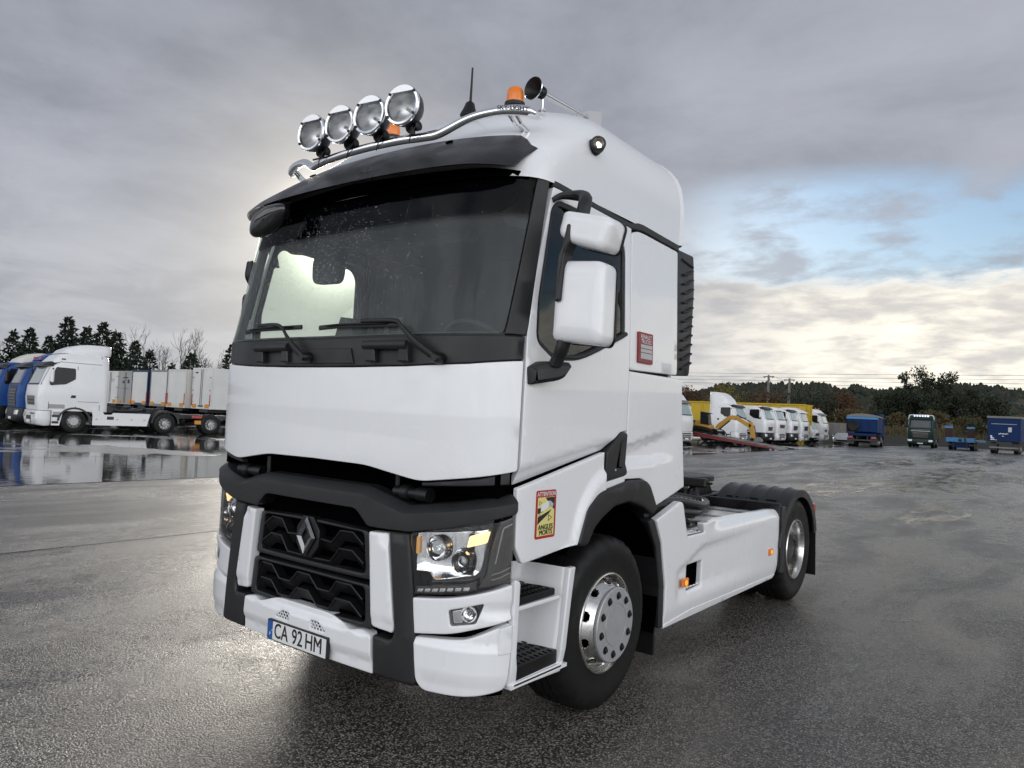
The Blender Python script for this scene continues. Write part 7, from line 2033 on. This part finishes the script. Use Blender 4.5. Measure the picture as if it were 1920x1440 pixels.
# tilting red bed with an excavator on it
def ramp_and_digger():
    ox, oy = -11.6, 47.2; tip = Vector((ox, oy, gz(ox, oy) + .03)); L = 14.0; ang = rad(7.5)
    R = empty('tilt_bed', tip); tag(R, 'long red tilting truck bed lowered to the ground like a ramp', 'ramp')
    def f(u, v, d): return Vector((-u, 0, 0)) + Vector((0, -1.25 + d, v + u * math.tan(ang)))
    mb = MB(); mb.prism([(0, 0), (L, -.42), (L, .10), (.5, .10), (0, .02)], lambda u, v, d: Vector((-u, -1.25 + d, v + u * math.tan(ang))), .12); mb.build('side_beam', 'ramp_red', R)
    mb = MB(); mb.prism([(0, 0), (L, -.42), (L, .10), (.5, .10), (0, .02)], lambda u, v, d: Vector((-u, 1.13 + d, v + u * math.tan(ang))), .12); mb.build('side_beam', 'ramp_red', R)
    mb = MB(); mb.prism([(.0, .03), (L, .02), (L, .09), (.4, .09)], lambda u, v, d: Vector((-u, -1.128 + d, v + u * math.tan(ang))), 2.256); mb.build('bed_floor', 'metal_grey', R)
    for k in range(9):
        u = 1 + k * 1.4; mb = MB(); mb.box((-u, 0, .115 + u * math.tan(ang)), (.08, 2.2, .04)); mb.build('cleat', 'metal_grey', R)
    # chassis that carries it
    mb = MB(); mb.box((-L - .5, 0, .9), (5, .9, .3)); mb.build('carrier_frame', 'bg_black', R)
    for yy in (-1.1, 1.1):
        for xx in (-10.5, -11.8): 
            w_ = wheel(R, 1.0, 0, .48, .3, 'wheel', 'bg_rim', True, False); w_.location = (xx, yy, .48 + .0); w_.rotation_euler = (0, 0, rad(-90 if yy < 0 else 90))
    def pt(u, y, h): return tip + Vector((-u, y, .1 + u * math.tan(ang) + h))
    D = empty('excavator', pt(5.6, 0, 0)); D.scale = (.6, .6, .6); tag(D, 'yellow mini excavator with folded arm standing on the red ramp', 'excavator')
    o = pt(8.2, 0, 0)
    def q(u, y, h): return pt(u, y, h) - o
    mb = MB()
    for yy in (-.75, .75):
        mb.tube(cr([q(7.0, yy, .22), q(7.4, yy, .48), q(9.0, yy, .50), q(9.4, yy, .25), q(9.0, yy, .04), q(7.4, yy, .03)], 4, True) + [q(7.0, yy, .22)], .14, 8, False, 1.6)
    mb.build('tracks', 'tyre_rubber', D)
    mb = MB(); mb.prism(fillet([(-.2, .55), (1.5, .55), (1.7, .9), (1.5, 1.35), (.9, 1.45), (-.2, 1.0)], .15), lambda u, v, d: q(7.5 + u, -.7 + d, v), 1.4, .06); mb.build('house', 'machine_yellow', D, 40)
    mb = MB(); mb.prism(fillet([(-.1, 1.0), (.95, 1.0), (.9, 2.35), (.1, 2.35)], .08), lambda u, v, d: q(7.5 + u, -.72 + d, v), .95, .03); mb.build('cab', 'bg_window', D, 40)
    mb = MB(); mb.prism(fillet([(-.16, 2.35), (1.02, 2.35), (.95, 2.45), (-.1, 2.45)], .03), lambda u, v, d: q(7.5 + u, -.76 + d, v), 1.03, .02); mb.build('cab_roof', 'bg_black', D)
    for u in (-.08, .92):
        mb = MB(); mb.tube([q(7.5 + u, -.72, 1.0), q(7.5 + u * .95 + .05, -.72, 2.35)], .05, 6); mb.build('cab_post', 'bg_black', D)
    mb = MB(); mb.prism([(6.9, .75), (6.65, 1.25), (5.2, 2.55), (4.6, 2.65), (4.3, 2.35), (4.5, 2.1), (5.0, 2.15), (6.4, .80)], lambda u, v, d: q(u, -.15 + d, v), .30, .03); mb.build('boom', 'machine_yellow', D)
    mb = MB(); mb.prism([(4.6, 2.5), (4.4, 2.65), (2.9, 2.0), (2.6, 1.95), (2.7, 1.6), (3.0, 1.55), (4.5, 2.2)], lambda u, v, d: q(u, -.12 + d, v), .24, .03); mb.build('boom_tip', 'machine_yellow', D)
    mb = MB(); mb.prism([(2.95, 2.25), (2.55, 2.25), (2.45, 1.9), (2.15, .55), (2.35, .40), (2.65, .55), (2.95, 1.7)], lambda u, v, d: q(u, -.12 + d, v), .24, .03); mb.build('stick', 'machine_yellow', D)
    mb = MB(); mb.tube([q(6.3, -.2, .75), q(5.1, -.2, 1.95)], .07, 8); mb.tube([q(4.4, 0, 2.75), q(2.8, 0, 2.25)], .06, 8); mb.tube([q(2.35, 0, 1.9), q(2.0, 0, .7)], .05, 8); mb.build('hydraulic_ram', 'bg_black', D)
    mb = MB(); arc = [(2.2 + math.cos(rad(a)) * .42, .25 + math.sin(rad(a)) * .42) for a in range(-20, 200, 20)]
    mb.prism(arc, lambda u, v, d: q(u - .4, -.35 + d, v), .7, .02); mb.build('bucket', 'metal_grey', D)
    mb = MB(); mb.lathe(q(6.55, -.1, 1.9), (0, 1, 0), [(0, .02), (0, .12), (.05, .12)], 10); mb.build('mirror', 'bg_black', D)
ramp_and_digger()
